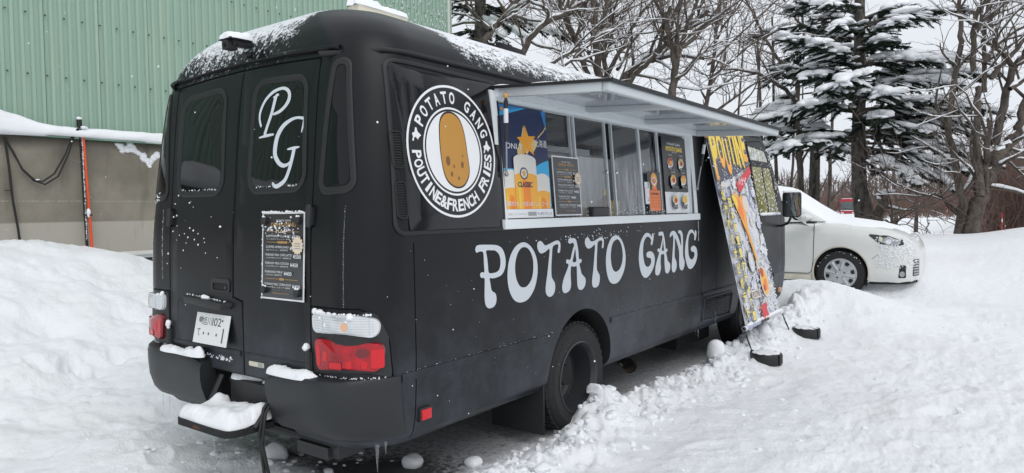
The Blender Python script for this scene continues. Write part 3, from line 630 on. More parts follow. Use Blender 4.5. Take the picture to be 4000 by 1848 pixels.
# rear doors: skins 2 mm proud of the pillars, with glass, gaskets, handle, hinges
def make_rear():
    at_ = lambda x: 2.197+.022*(1-(x/.64)**2)
    dl = [(-.638, .638), (.080, .638), (.080, 1.009), (-.004, 1.029), (-.004, at_(0))]+[(x, at_(x)) for x in (-.1, -.2, -.3, -.4, -.5, -.6)]+[(-.638, at_(.638))]
    drr = [(.096, .638), (.638, .638), (.638, at_(.638))]+[(x, at_(x)) for x in (.6, .5, .4, .3, .2, .1)]+[(.012, at_(0)), (.012, 1.038), (.096, 1.019)]
    doors = []
    for sg, ol in ((-1, dl), (1, drr)):
        # left door has the sunken number-plate bay
        holes = [rpoly(rect(-.555, .665, .02, 1.0), .03, 3)] if sg < 0 else []
        mb = patch(MB(), rear, ol, 'black_wrap', .002, -.009, holes=holes, step=.06)
        d = mb.build('rear_door', BUS, smooth=30); doors.append(d)
        w = [(sg*x, z) for x, z in ((.118, 1.578), (.578, 1.578), (.560, 2.135), (.135, 2.150))]
        if sg > 0: w = [(.120, 1.578), (.582, 1.580), (.560, 2.128), (.135, 2.150)]
        else: w = [(-.118, 1.578), (-.135, 2.150), (-.560, 2.128), (-.582, 1.580)]
        if sg < 0: w = w[::-1]; 
        wo = rpoly(w, .085)
        cx = sum(p[0] for p in w)/4; cz = sum(p[1] for p in w)/4
        wi = rpoly([(cx+(x-cx)*.90, cz+(z-cz)*.93) for x, z in w], .065)
        mb = MB(); strip(mb, rear, dense(wo, .05, True), 'rubber', .026, .008, -.003, True); strip(mb, rear, dense(rpoly([(cx+(x-cx)*.955, cz+(z-cz)*.968) for x, z in w], .075), .05, True), 'rubber', .018, .005, -.003, True)
        mb.build('window_gasket', d, smooth=40)
        patch(MB(), rear, wi, 'dark_glass', .0035, 0, step=.08).build('window_glass', d, smooth=30)
        for z in (1.40, .72):
            h = MB(); a = rear(sg*.641, z, .012); b = rear(sg*.641, z+.105, .012); h.tube([a, b], .015, 'plastic_black', 10)
            p = rear(sg*.641, z+.05, .0); h.box((p[0]-.024, p[1]-.014, z+.01), (p[0]+.024, p[1]+.002, z+.095), 'plastic_black')
            h.build('hinge', d, smooth=50)
    L, Rr = doors
    # number-plate bay
    bay = MB(); bo = rpoly(rect(-.555, .665, .02, 1.0), .03, 3); bi = rpoly(rect(-.535, .69, .0, .985), .03, 3)
    n = len(bo); A = [rear(a, b, .002) for a, b in bo]; B = [rear(a, b, -.010) for a, b in bi]
    bay.add(A+B, [(i, (i+1) % n, n+(i+1) % n, n+i) for i in range(n)], 'black_wrap'); V2, T = fill(bi); bay.add([rear(a, b, -.010) for a, b in V2], T, 'black_wrap')
    bay.build('plate_recess', L, smooth=30)
    lb = MB(); pr = [(-.44, 1.025), (-.005, 1.003), (-.03, .965), (-.43, .985)]
    A = [rear(a, b, .0) for a, b in pr]; B = [rear(a+(.02 if a < -.2 else -.03), b-.004, .045) for a, b in pr]
    lb.add(A+B, [(0, 1, 5, 4), (1, 2, 6, 5), (2, 3, 7, 6), (3, 0, 4, 7), (4, 5, 6, 7)], 'plastic_black'); bevel(lb.build('plate_lamp', L), .006)
    # number plate
    O = np.array([-.343, -.018, .770]); V = np.array([0, .035, .165]); V /= np.linalg.norm(V)
    c = Card(O, (1, 0, 0), V, .33, .165, 'plate', .004, 'chrome')
    c.poly(rpoly(rect(.006, .006, .324, .159), .012), 'plate')
    c.text('旭川', .062, .100, .158, .146, 'ink_green'); c.text('I02', .166, .102, .250, .145, 'ink_green')
    c.text('て', .030, .040, .060, .078, 'ink_green'); c.poly(rect(.276, .018, .286, .094), 'ink_green')
    for x in (.096, .145, .222): c.poly(circ(x, .056, .0055, .0075, 12), 'ink_green')
    c.poly(circ(.050, .128, .016, n=20), 'steel'); c.poly(circ(.262, .134, .006, n=12), 'rust')
    c.mb.build('number_plate', L)
    ph = MB(); patch(ph, rear, rpoly(rect(-.20, 1.055, -.022, 1.125), .02), 'plastic_black', .008, 0, holes=[rpoly(rect(-.183, 1.062, -.040, 1.102), .012)])
    patch(ph, rear, rpoly(rect(-.184, 1.061, -.039, 1.103), .012), 'seam_black', .0025); p = rear(-.055, 1.08, .006); ph.lathe([(.011, 0), (.011, .006), (0, .006)], p, (0, -1, 0), 'hub_dark', 14)
    ph.build('door_handle', L, smooth=30)
    st = MB(); patch(st, rear, rpoly(rect(.137, .690, .266, .714), .008), 'cream', .005, .002); patch(st, rear, rpoly(rect(.217, .692, .258, .712), .006), 'grey_ink', .0055); st.build('sticker', Rr)
    sp = MB()
    for a, b in ((-.62, .064), (.105, .63)): strip(sp, rear, dense([(a, .742), (b, .742)], .1), 'black_wrap', .030, .006, 0)
    sp.build('door_moulding', BUS, smooth=50)
    # P and G on the right window
    for ch, st_ in SCRIPT.items():
        V2, T = union([[(a/1000, b/1000) for a, b in stroke([(q[0], q[1], q[2]*1.25) for q in s])] for s in st_])
        patch_v = [rear(a, b, .0052) for a, b in V2]
        m_ = MB(); m_.add(patch_v, [t[::-1] if area([V2[i] for i in t]) < 0 else t for t in T], 'vinyl_white'); m_.build('lettering', Rr)
    # quarter windows
    for sg in (1, -1):
        ow = [(.695, 1.560), (.905, 1.566), (.822, 2.178), (.742, 2.180)]
        iw = [(.722, 1.592), (.880, 1.596), (.803, 2.150), (.762, 2.152)]
        q = MB(); strip(q, rear, dense([(sg*a, b) for a, b in rpoly(ow, .05)], .05, True), 'rubber', .022, .007, -.003, True); strip(q, rear, dense([(sg*a, b) for a, b in rpoly([((a*1.0+c_)/2, (b+d_)/2) for (a, b), (c_, d_) in zip(ow, iw)], .04)], .05, True), 'rubber', .016, .005, -.003, True)
        q.build('quarter_window_gasket', BUS, smooth=40)
        patch(MB(), rear, rpoly(iw, .03), 'dark_glass', .003, 0, step=.05, sgn=sg).build('quarter_window', BUS, smooth=30)
    # gutter above the doors
    g = MB(); strip(g, rear, [(x, 2.246+.022*(1-(x/.64)**2)) for x in np.linspace(-.76, .76, 25)], 'black_wrap', .022, .022, 0); g.build('rear_gutter', BUS, smooth=50)
    # lamps wrap round the corners
    for sg in (1, -1):
        t = MB(); patch(t, rear, rpoly([(.655, .715), (1.085, .715), (1.07, .90), (1.02, 1.015), (.655, 1.022)], [.01, .02, .06, .06, .01]), 'plastic_black', .006, 0, step=.05, sgn=sg)
        tl = t.build('tail_light', BUS, smooth=30)
        cl = rpoly([(.680, .915), (1.025, .900), (1.045, .985), (.94, 1.003), (.675, 1.012)], [.035, .04, .045, .05, .03])
        rd = rpoly([(.710, .742), (1.037, .748), (1.062, .878), (.686, .893)], [.03, .035, .035, .03])
        for nm, ol, mm in (('reversing_lens', cl, 'lens_clear'), ('brake_lens', rd, 'lens_red')):
            cx = sum(p[0] for p in ol)/len(ol); cz = sum(p[1] for p in ol)/len(ol); sh = lambda k: [(cx+(a-cx)*k, cz+(b-cz)*k) for a, b in ol]
            m_ = MB(); o1, o2, o3 = sh(1), sh(.985), sh(.94); k = len(ol)
            lv = [[rear(sg*a, b, h) for a, b in oo] for oo, h in ((o1, .004), (o2, .018), (o3, .026))]
            edge = 'lens_grey' if nm[0] == 'r' else 'lens_red_dark'
            for u, v in ((0, 1), (1, 2)): m_.add(lv[u]+lv[v], [(i, (i+1) % k, k+(i+1) % k, k+i) for i in range(k)], edge)
            patch(m_, rear, o3, mm, .026, None, step=.04, sgn=sg)
            ln = m_.build(nm, tl, smooth=45)
            dt = MB()
            if nm[0] == 'r':
                patch(dt, rear, circ(.880, .952, .016, .020, 16), 'lens_amber', .0268, sgn=sg)
                for z in np.arange(.925, 1.0, .012): strip(dt, rear, dense([(sg*.70, z), (sg*1.005, z-.008)], .05), 'lens_grey', .0025, .0275, .024)
                for x in (.765, .985): strip(dt, rear, [(sg*x, .915), (sg*x, .995)], 'lens_grey', .003, .028, .024)
                dt.build('lens_detail', tl)  # amber dot and grey ribs on the clear lens
            else:
                patch(dt, rear, rpoly(rect(.715, .765, .742, .860), .01), 'lens_red_bright', .0268, sgn=sg); patch(dt, rear, rpoly(rect(.99, .765, 1.045, .850), .012), 'lens_red_bright', .0268, step=.03, sgn=sg)
                patch(dt, rear, rpoly(rect(.80, .760, .865, .790), .008), 'lens_red_bright', .0272, sgn=sg); strip(dt, rear, dense([(sg*a, b) for a, b in rpoly(rect(.798, .758, .867, .792), .008)], .05, True), 'lens_red_dark', .004, .0285, .026, True)
                patch(dt, rear, rpoly(rect(.885, .765, .975, .80), .01), 'lens_red_bright', .0270, sgn=sg); patch(dt, rear, rpoly(rect(.76, .79, .79, .835), .008), 'lens_red_bright', .0270, sgn=sg)
                patch(dt, rear, circ(.955, .835, .028, .022, 14), 'lens_red_dark', .0270, sgn=sg)
                dt.build('reflector_cells', tl)
        # bumper half
        x_in = .362 if sg > 0 else .222
        pl = [(x_in+.0, 0)]; pl += [(x, 0) for x in np.linspace(x_in+.06, .76, 8)] + [(s, 0) for s in np.linspace(.80, 1.10, 10)] + [(1.125, 0)]
        prof = [(-.005, .712), (.035, .710), (.062, .702), (.072, .68), (.074, .62), (.070, .54), (.062, .48), (.045, .44), (.015, .42), (-.03, .42)]
        bm_ = MB(); vs = []
        for i, (s, _) in enumerate(pl):
            fade = 1-.88*float(sm((s-.72)/.28))
            for h, z in prof:
                zz = z if s > x_in+.12 else z-.04*(1-(s-x_in)/.12)*(1 if z > .6 else 0)
                s2 = s + ((.695-z)*.20 if i == 0 else (.695-z)*.20*max(0, 1-(s-x_in)/.25))*(1 if sg > 0 else -.1)
                vs.append(rear(sg*s2, zz, h*fade if h > 0 else h))
        k = len(prof); fs = [(i*k+j, (i+1)*k+j, (i+1)*k+j+1, i*k+j+1) for i in range(len(pl)-1) for j in range(k-1)] + [tuple(range(k)), tuple((len(pl)-1)*k+j for j in range(k-1, -1, -1))]
        if sg < 0: fs = [f[::-1] for f in fs]
        bm_.add(vs, fs, 'bumper_grey'); bm_.build('bumper', BUS, smooth=40)
flat('bumper_grey', (.018, .0195, .022), .45, var=.15, vscale=4)
make_rear()

def make_flank():
    # glossy panel in the rearmost window opening, with louvre vents behind it
    pb = MB(); ol = rpoly([(.215, 1.366), (1.03, 1.366), (1.03, 2.168), (.255, 2.180)], [.05, .0, .0, .05])
    strip(pb, side, dense(ol, .06, True), 'rubber', .020, .010, -.002, True); pb.build('window_surround', BUS, smooth=40)
    pn = patch(MB(), side, rpoly([(.300, 1.378), (1.035, 1.378), (1.035, 2.160), (.268, 2.168)], [.01, 0, 0, .01]), 'gloss_black', .006, 0, step=.08).build('window_panel', BUS, smooth=30)
    patch(MB(), side, rpoly([(.226, 1.376), (.292, 1.378), (.261, 2.168), (.245, 2.166)], [.05, 0, 0, .01]), 'black_wrap', .004, 0, step=.05).build('pillar_trim', BUS, smooth=30)
    for z0, z1 in ((1.437, 1.603), (1.670, 1.838)):
        t = MB(); patch(t, side, rpoly(rect(.229, z0, .286, z1), .02), 'seam_black', .0055, 0); v = t.build('vent_grille', BUS)
        f = MB(); strip(f, side, dense(rpoly(rect(.229, z0, .286, z1), .02), .04, True), 'rubber', .010, .014, 0, True); f.build('vent_frame', v, smooth=40)
        for z in np.linspace(z0+.012, z1-.012, 13): s_ = MB(); strip(s_, side, [(.234, z), (.281, z)], 'rubber', .0045, .010, .004, rnd=False); s_.build('slat', v)
    # emblem
    CX, CZ = .642, 1.767; up_ = lambda V: [(CX+a, CZ+b) for a, b in V]
    e = MB(); patch(e, side, up_(circ(0, 0, .334, n=64)), 'black_ink', .0085, .006, step=.09); em = e.build('emblem', pn, smooth=30)
    def ring(r1, r2, m, off): mb_ = MB(); patch(mb_, side, up_(circ(0, 0, r1, n=64)), m, off, None, holes=[up_(circ(0, 0, r2, n=64))]); return mb_
    ring(.334, .322, 'white_ink', .0092).build('emblem_ring', pn); ring(.223, .213, 'white_ink', .0092).build('emblem_ring', pn)
    patch(MB(), side, up_(circ(0, 0, .203, n=56)), 'white_ink', .0092, None, step=.09).build('emblem_disc', pn)
    po = cr_smooth([(-.095, .12), (-.06, .178), (0, .192), (.055, .165), (.085, .10), (.098, 0), (.105, -.10), (.06, -.165), (-.01, -.175), (-.075, -.13), (-.10, -.02)], 4)
    p = MB(); patch(p, side, up_([(a*1.05, b*1.05) for a, b in po]), 'black_ink', .0097, None); patch(p, side, up_(po), 'potato_skin', .0102, None)
    for a, b, r_ in ((-.052, -.05, .020), (.055, -.065, .014), (-.01, -.075, .008), (-.03, -.115, .011), (.022, -.135, .008), (.062, -.02, .006)): patch(p, side, up_(circ(a, b, r_*.8, r_*1.25, 14)), 'potato_eye', .0107, None)
    p.build('potato_motif', pn)
    def arc_text(body, a0, a1, flip):
        n = len(body)
        for i, ch in enumerate(body):
            if ch == ' ': continue
            V, F = fit(text2d(ch, .03), -.5, -.5, .5, .5); an = a0+(a1-a0)*i/(n-1); wdt = .040 if ch not in 'I&' else (.018 if ch == 'I' else .046)
            hh = .062; out = []
            for a, b in V:
                rr_ = .272+(b*hh if not flip else -b*hh); th = an-(a*wdt/.272 if not flip else -a*wdt/.272)
                out.append((CX+rr_*math.cos(th), CZ+rr_*math.sin(th)))
            T = F if area([out[k] for k in F[0]]) > 0 else [f[::-1] for f in F]
            m_ = MB(); m_.add([side(a, b, .0094) for a, b in out], T, 'white_ink'); m_.build('emblem_letter', pn)
    arc_text('POTATO GANG', R(150), R(24), False); arc_text('POUTINE&FRENCH FRIES', R(186), R(356), True)
    isl = [(-.03, .005), (-.012, .012), (-.006, .034), (.004, .034), (.008, .016), (.032, -.002), (.016, -.012), (.008, -.024), (-.006, -.012), (-.016, -.014), (-.022, -.032), (-.032, -.03), (-.024, -.012)]
    for an in (R(166), R(8)): patch(MB(), side, [(CX+.272*math.cos(an)+a, CZ+.272*math.sin(an)+b) for a, b in isl], 'white_ink', .0094, None).build('emblem_island', pn)
    # big lettering
    for ch, ou, ho in LETTERS:
        o2 = [(a/1000, b/1000) for a, b in cr_smooth(ou, 3)]; h2 = [[(a/1000, b/1000) for a, b in cr_smooth(ho, 3)]] if ho else []
        patch(MB(), side, o2, 'vinyl_grey', .0015, None, holes=h2, step=.07).build('lettering', BUS, smooth=30)
    # rub rails, crease, panel joints
    for sg in (1, -1):
        for a, b in ((.232, 1.50), (2.235, 3.88), (3.92, 5.28)):
            t = MB(); strip(t, side, dense([(a, .695), (b, .695)], .2), 'black_wrap', .040, .007, 0, sgn=sg); t.build('rub_rail', BUS, smooth=50)
        t = MB(); strip(t, side, dense([(.10, 2.212), (.26, 2.226), (1.2, 2.226), (5.8, 2.226)], .1), 'rubber', .022, .018, -.002, sgn=sg); t.build('drip_rail', BUS, smooth=50)
    t = MB(); p = side(.385, .49); t.box((p[0]-.01, .345, .458), (p[0]+.016, .428, .526), 'plastic_black'); sm_ = bevel(t.build('side_marker', BUS), .006)
    t = MB(); t.box((p[0]+.012, .353, .467), (p[0]+.021, .420, .517), 'lens_red_bright'); bevel(t.build('reflector', sm_), .004)
    # radiator grille
    t = MB(); go = rpoly([(3.945, .452), (4.648, .430), (4.690, .652), (3.965, .655)], .03); patch(t, side, go, 'seam_black', .002, 0); gl = t.build('engine_grille', BUS)
    t = MB(); strip(t, side, dense(go, .08, True), 'black_wrap', .022, .012, 0, True); t.build('grille_frame', gl, smooth=40)
    for z in np.linspace(.472, .632, 9):
        for a, b in ((3.975, 4.24), (4.285, 4.46), (4.50, 4.655)): s_ = MB(); strip(s_, side, [(a, z+.002), (b, z-.004)], 'black_wrap', .009, .009, .002); s_.build('slat', gl)
    # exhaust, mud flap, underside
    t = MB(); t.tube([(.30, 3.35, .30), (.62, 3.05, .28), (.86, 2.83, .245)], .052, 'exhaust', 16, cap=False); t.tube([(.82, 2.87, .248), (.870, 2.82, .244)], .055, 'chrome', 16, cap=False); t.lathe([(0, 0), (.05, 0)], (.80, 2.89, .253), (.6, -.7, -.1), 'under', 16); t.build('exhaust_pipe', BUS, smooth=60)
    for sg in (1, -1):
        t = MB(); t.box((.58*sg if sg > 0 else -.985, 1.455, .09), (.985 if sg > 0 else -.58, 1.470, .50), 'rubber'); bevel(t.build('mud_flap', BUS), .004)
    t = MB(); t.box((-.62, .35, .24), (.62, 6.0, .42), 'under'); t.box((-.75, 2.9, .16), (-.2, 3.8, .34), 'under'); t.box((.30, 4.0, .16), (.75, 4.8, .34), 'under'); t.tube([(-.9, 1.865, .37), (.9, 1.865, .37)], .07, 'under', 12); t.blob((0, 1.865, .37), (.19, .16, .17), 'under', 1, 0); t.tube([(-.9, 5.25, .37), (.9, 5.25, .37)], .06, 'under', 12)
    t.tube([(-.15, .16, .33), (.66, .16, .33)], .025, 'hub_dark', 8); t.box((.38, .12, .26), (.62, .30, .32), 'hub_dark'); t.box((.60, .14, .27), (.68, .30, .36), 'hub_dark'); t.build('chassis', BUS)
    # driver's door glass and mirror, lamps at the front corner
    dgl = MB(); lo = rpoly([(5.52, 1.375), (6.27, 1.375), (6.00, 1.905), (5.345, 1.905)], .03); upw = rpoly([(5.335, 1.945), (5.975, 1.945), (5.86, 2.085), (5.27, 2.115)], [.03, .03, .06, .03])
    patch(dgl, side, upw, 'frosted', .006, 0, step=.09); patch(dgl, side, lo, 'olive_glass', .006, 0, step=.09); gl = dgl.build('door_window', BUS, smooth=30)
    t = MB(); strip(t, side, dense(lo, .06, True), 'rubber', .03, .012, -.002, True); strip(t, side, dense(upw, .06, True), 'rubber', .028, .012, -.002, True); strip(t, side, dense([(5.87, 1.375), (5.70, 1.91)], .1), 'rubber', .028, .012, 0); t.build('window_seal', gl, smooth=40)
    t = MB(); patch(t, side, rpoly(rect(6.27, .475, 6.345, .53), .012), 'lens_amber', .02, 0); t.build('side_indicator', BUS)
    t = MB(); strip(t, side, dense([(6.05, .69), (6.42, .70)], .08), 'black_wrap', .045, .008, 0); strip(t, side, dense([(6.28, .40), (6.30, .69)], .08), 'seam_black', .006, .0015, 0); t.build('front_moulding', BUS, smooth=50)
    t = MB(); C0 = np.array([1.235, 6.03, 1.487]); ax = np.array([.997, .08, 0]); ax /= np.linalg.norm(ax); nn = np.array([.08, -.997, 0]); nn /= np.linalg.norm(nn)
    ov = rpoly(rect(-.098, -.140, .098, .140), .035, 5); n = len(ov)
    def mp_(k, d): return [C0+ax*a*k+np.array([0, 0, 1.])*b*k+nn*d for a, b in ov]
    L4 = [mp_(.55, -.075), mp_(.92, -.05), mp_(1, -.01), mp_(1, .015), mp_(.92, .02)]
    for i in range(4): t.add(L4[i]+L4[i+1], [(k, (k+1) % n, n+(k+1) % n, n+k) for k in range(n)], 'plastic_black')
    t.add(L4[0], [tuple(range(n))], 'plastic_black'); t.add(mp_(.93, .012), [tuple(range(n))], 'mirror_glass')
    t.tube([side(6.24, 1.245, -.01), side(6.24, 1.245, .04), (1.16, 6.15, 1.275), (1.21, 6.06, 1.33), (1.225, 6.045, 1.40)], .013, 'plastic_black', 8); t.box((1.0, 6.215, 1.22), (1.03, 6.265, 1.275), 'plastic_black')
    t.build('wing_mirror', BUS, smooth=50)
    # roof: camera, scoop, hatch
    t = MB(); t.box((-.008, .03, 2.345), (.062, .15, 2.369), 'plastic_black'); t.box((.002, .0, 2.316), (.05, .06, 2.362), 'plastic_black'); t.box((-.028, .0, 2.366), (.080, .12, 2.374), 'plastic_black'); t.tube([(.01, .12, 2.30), (.01, .22, 2.33)], .022, 'plastic_black', 8); t.lathe([(.013, 0), (.013, .006), (0, .006)], (.026, -.002, 2.338), (0, -1, 0), 'dark_glass', 12)
    for x in (.052,): t.lathe([(.006, 0), (.006, .004), (0, .004)], (x-.001, .04, 2.345), (1, 0, 0), 'gold_ink', 8)
    bevel(t.build('rear_camera', BUS), .006)
    t = MB(); t.add([(-.15, 2.20, 2.58), (.12, 2.20, 2.58), (.12, 2.20, 2.745), (-.15, 2.20, 2.745), (-.15, 2.62, 2.58), (.12, 2.62, 2.58), (.12, 2.62, 2.66), (-.15, 2.62, 2.66), (.12, 2.5, 2.735), (-.15, 2.5, 2.735)], [(0, 1, 2, 3), (1, 5, 6, 8, 2), (0, 3, 9, 7, 4), (2, 8, 9, 3), (8, 6, 7, 9), (5, 4, 7, 6)], 'black_wrap'); bevel(t.build('roof_scoop', BUS), .012)
    t = MB(); t.box((.18, .69, 2.54), (.27, 1.08, 2.652), 'cream'); t.box((.178, .688, 2.645), (.273, 1.083, 2.659), 'alu'); bevel(t.build('roof_hatch', BUS), .006)
flat('exhaust', (.20, .17, .14), .5, metal=.6, var=.3); flat('mirror_glass', (.22, .24, .24), .02, metal=1.)
mat('frosted', (.45, .46, .40), .4, var=.5, vscale=16)
make_flank()

# wheels
def make_wheel(xo, yc, sg, dual):
    z0 = .368; Rt = .356; wd = .19; out = (sg, 0, 0)
    w = MB(); x0 = xo-sg*wd
    prof = [(.225, 0), (.30, -.008), (.335, .012), (Rt-.006, .03), (Rt, .05), (Rt, wd-.05), (Rt-.006, wd-.03), (.335, wd-.012), (.30, wd+.008), (.232, wd)]
    w.lathe(prof, (x0, yc, z0), out, 'tyre', 56); wh = w.build('wheel', BUS, smooth=50)
    tb = MB()
    for k in range(44):
        a = 2*math.pi*k/44
        for j in range(4):
            h0 = .022+j*.038; a2 = a+(.03 if j % 2 else 0)
            c = [(Rt-.004, h0, -.05), (Rt-.004, h0+.031, -.05), (Rt-.004, h0+.031, .05), (Rt-.004, h0, .05)]
            P = []
            for dr in (0, .011):
                for r_, h, da in c: t = a2+da; P.append((x0+sg*h, yc+(r_+dr)*math.cos(t), z0+(r_+dr)*math.sin(t)))
            tb.add(P, [(4, 5, 6, 7), (0, 1, 5, 4), (1, 2, 6, 5), (2, 3, 7, 6), (3, 0, 4, 7)], 'tyre')
    tag(tb.build('tread', wh), kind='stuff')
    r_ = MB()
    d = -.02 if dual else .06
    r_.lathe([(.236, wd+.004), (.228, wd+.010), (.220, wd-.002), (.208, wd-.03), (.204, d+.05), (.198, d+.035), (.19, d+.035)], (x0, yc, z0), out, 'rim_black', 48)
    r_.lathe([(.19, d+.035), (.17, d+.02), (.12, d), (.085, d+.006), (.085, d+.03), (.05, d+.05), (0, d+.05)], (x0, yc, z0), out, ['rim_black', 'rim_black', 'rim_black', 'hub_dark', 'hub_dark', 'hub_dark'], 32)
    rm = r_.build('rim', wh, smooth=35)
    for k in range(6):
        a = 2*math.pi*(k+.5)/6; m_ = MB(); m_.lathe([(.019, 0), (.019, .022), (.012, .03), (0, .03)], (x0+sg*(d+.003), yc+.108*math.cos(a), z0+.108*math.sin(a)), out, 'steel', 6); m_.build('wheel_nut', wh)
        m_ = MB(); a += math.pi/6; m_.lathe([(.026, .0), (0, .0)], (x0+sg*(d+.0165), yc+.152*math.cos(a), z0+.152*math.sin(a)), out, 'seam_black', 16); m_.build('hand_hole', wh)
    return wh
for sg in (1, -1):
    make_wheel(sg*.99, 1.865, sg, True); make_wheel(sg*.97, 5.25, sg, False)
    t = MB(); t.lathe([(.20, 0), (.335, .01), (.356, .04), (.356, .15), (.335, .18), (.20, .19)], (sg*.57, 1.865, .368), (sg, 0, 0), 'tyre', 40); t.build('inner_wheel', BUS, smooth=50)

# folding step at the tail
flat('step_grip', (.022, .022, .024), .85, bump=1.2, bscale=120)
t = MB(); st_o = rpoly([(-.15, .02), (-.15, -.235), (.345, -.235), (.345, .02)], [.01, .05, .07, .01], 5); n = len(st_o)
t.add([(a, b, .405) for a, b in st_o]+[(a, b, .438) for a, b in st_o], [tuple(range(n)), tuple(range(2*n-1, n-1, -1))]+[(i, n+i, n+(i+1) % n, (i+1) % n) for i in range(n)], 'step_grip')
STEP = t.build('rear_step', BUS)
t = MB(); t.box((-.10, .055, .46), (.33, .075, .585), 'plastic_black'); t.box((-.12, .06, .565), (.36, .13, .588), 'plastic_black'); t.tube([(.345, .04, .585), (.352, -.10, .432)], .011, 'plastic_black', 6); t.tube([(-.155, .04, .60), (-.157, -.05, .43)], .016, 'plastic_black', 6); t.build('step_bracket', BUS)
t = MB(); t.box((.03, -.2355, .41), (.10, -.232, .428), 'rust'); t.build('rust_patch', STEP)


# ------------------------------------------------------------------ serving hatch: frame, sliding panes, raised flap
def make_hatch():
    t = MB()
    t.box((.985, 1.012, 1.362), (1.052, 3.822, 1.416), 'alu_white'); f = bevel(t.build('serving_sill', BUS), .004)
    fr = MB()
    fr.add([(1.030, 1.012, 1.4165), (1.030, 1.062, 1.4165), (.985, 1.012, 1.4165), (.985, 1.062, 1.4165), (.988, .972, 2.125), (.988, 1.022, 2.125), (.94, .972, 2.125), (.94, 1.022, 2.125)], [(0, 1, 3, 2), (4, 6, 7, 5), (0, 4, 5, 1), (2, 3, 7, 6), (0, 2, 6, 4), (1, 5, 7, 3)], 'alu_white')
    fr.build('frame_post', BUS)
    fr = MB(); fr.add([(1.030, 3.765, 1.4165), (1.030, 3.822, 1.4165), (.985, 3.70, 1.4165), (.985, 3.822, 1.4165), (.988, 3.735, 2.125), (.988, 3.80, 2.125), (.94, 3.68, 2.125), (.94, 3.80, 2.125)], [(0, 1, 3, 2), (4, 6, 7, 5), (0, 4, 5, 1), (2, 3, 7, 6), (0, 2, 6, 4), (1, 5, 7, 3)], 'alu_white')
    fr.build('frame_post', BUS)
    t = MB(); t.box((.93, 1.024, 2.072), (.990, 3.734, 2.124), 'alu_white'); t.build('frame_head', BUS)
    xa = lambda z: 1.000-.048*(z-1.42)/.65
    def slab(mb, y0, y1, z0, z1, dx, th, m):
        mb.add([(xa(z)+dx+o, y, z) for o in (-th, 0) for z in (z0, z1) for y in (y0, y1)], [(0, 1, 3, 2), (4, 6, 7, 5), (0, 4, 5, 1), (2, 3, 7, 6), (0, 2, 6, 4), (1, 5, 7, 3)], m)
    for i, (y0, y1, dx) in enumerate(((1.063, 1.555, 0), (1.555, 1.885, -.02), (1.885, 2.315, 0), (2.400, 2.84, 0), (2.84, 3.165, -.02), (3.165, 3.70, 0))):
        w = MB(); w.add([(xa(z)+dx-.012, y, z) for z in (1.42, 2.071) for y in (y0, y1)], [(0, 1, 3, 2)], 'pane'); w.build('window_pane', BUS)
    for y, wd, dx in ((1.545, .012, .002), (1.862, .010, -.01), (1.892, .014, .002), (2.305, .014, .002), (2.402, .014, .002), (2.835, .026, .0), (3.158, .016, .002), (3.20, .012, -.012)):
        w = MB(); slab(w, y-wd/2, y+wd/2, 1.4195, 2.0715, dx, .020, 'alu'); w.build('pane_stile', BUS)
    for y in (2.285, 2.425):
        w = MB(); w.lathe([(.012, 0), (.012, .008), (.006, .012), (0, .012)], (xa(1.72)+.002, y, 1.725), (1, 0, 0), 'chrome', 14); w.build('pane_lock', BUS)
    # the flap
    A = np.array([.985, 2.138]); B = np.array([1.705, 2.092]); d = (B-A)/np.linalg.norm(B-A); nn = np.array([-d[1], d[0]]); Lh = np.linalg.norm(B-A)
    def P(u, y, v): q = A+d*u+nn*v; return (q[0], y, q[1])
    def bar(mb, u0, u1, y0, y1, v0, v1, m):
        mb.add([P(u, y, v) for v in (v0, v1) for y in (y0, y1) for u in (u0, u1)], [(0, 2, 3, 1), (4, 5, 7, 6), (0, 1, 5, 4), (2, 6, 7, 3), (0, 4, 6, 2), (1, 3, 7, 5)], m)
    y0, y1 = 1.03, 3.86
    flap = MB(); bar(flap, .0, Lh, y0-.02, y1+.02, .0, .006, 'awning_sheet'); fl = flap.build('hatch_flap', BUS)
    e = MB(); bar(e, -.02, Lh+.012, y0-.028, y0-.02, -.004, .012, 'rubber'); bar(e, -.02, Lh+.012, y1+.02, y1+.028, -.004, .012, 'rubber'); bar(e, Lh, Lh+.014, y0-.02, y1+.02, -.004, .013, 'rubber'); tag(e.build('edge_seal', fl), kind='stuff')
    for a in ((.03, Lh-.05, y0-.012, y0+.03), (.03, Lh-.05, y1-.03, y1+.012)):
        b = MB(); bar(b, *a, -.048, -.0005, 'alu'); bevel(b.build('flap_rail', fl), .003)
    b = MB(); bar(b, Lh-.05, Lh-.002, y0-.012, y1+.012, -.050, -.0005, 'alu'); o = b.build('front_rail', fl); bevel(o, .012, 3)
    b = MB(); bar(b, .0, .03, y0-.012, y1+.012, -.045, -.0005, 'alu_white'); b.build('hinge_rail', fl)
    for yy in (1.97, 2.84):
        b = MB(); bar(b, .03, Lh-.05, yy-.02, yy+.02, -.036, -.0005, 'alu'); bevel(b.build('cross_rail', fl), .003)
    b = MB(); bar(b, Lh-.12, Lh-.055, y0+.0, y0+.012, -.065, -.045, 'steel'); b.tube([P(Lh-.07, y0+.005, -.045), P(Lh-.07, y0+.005, -.075)], .006, 'steel', 8); b.build('latch', fl)
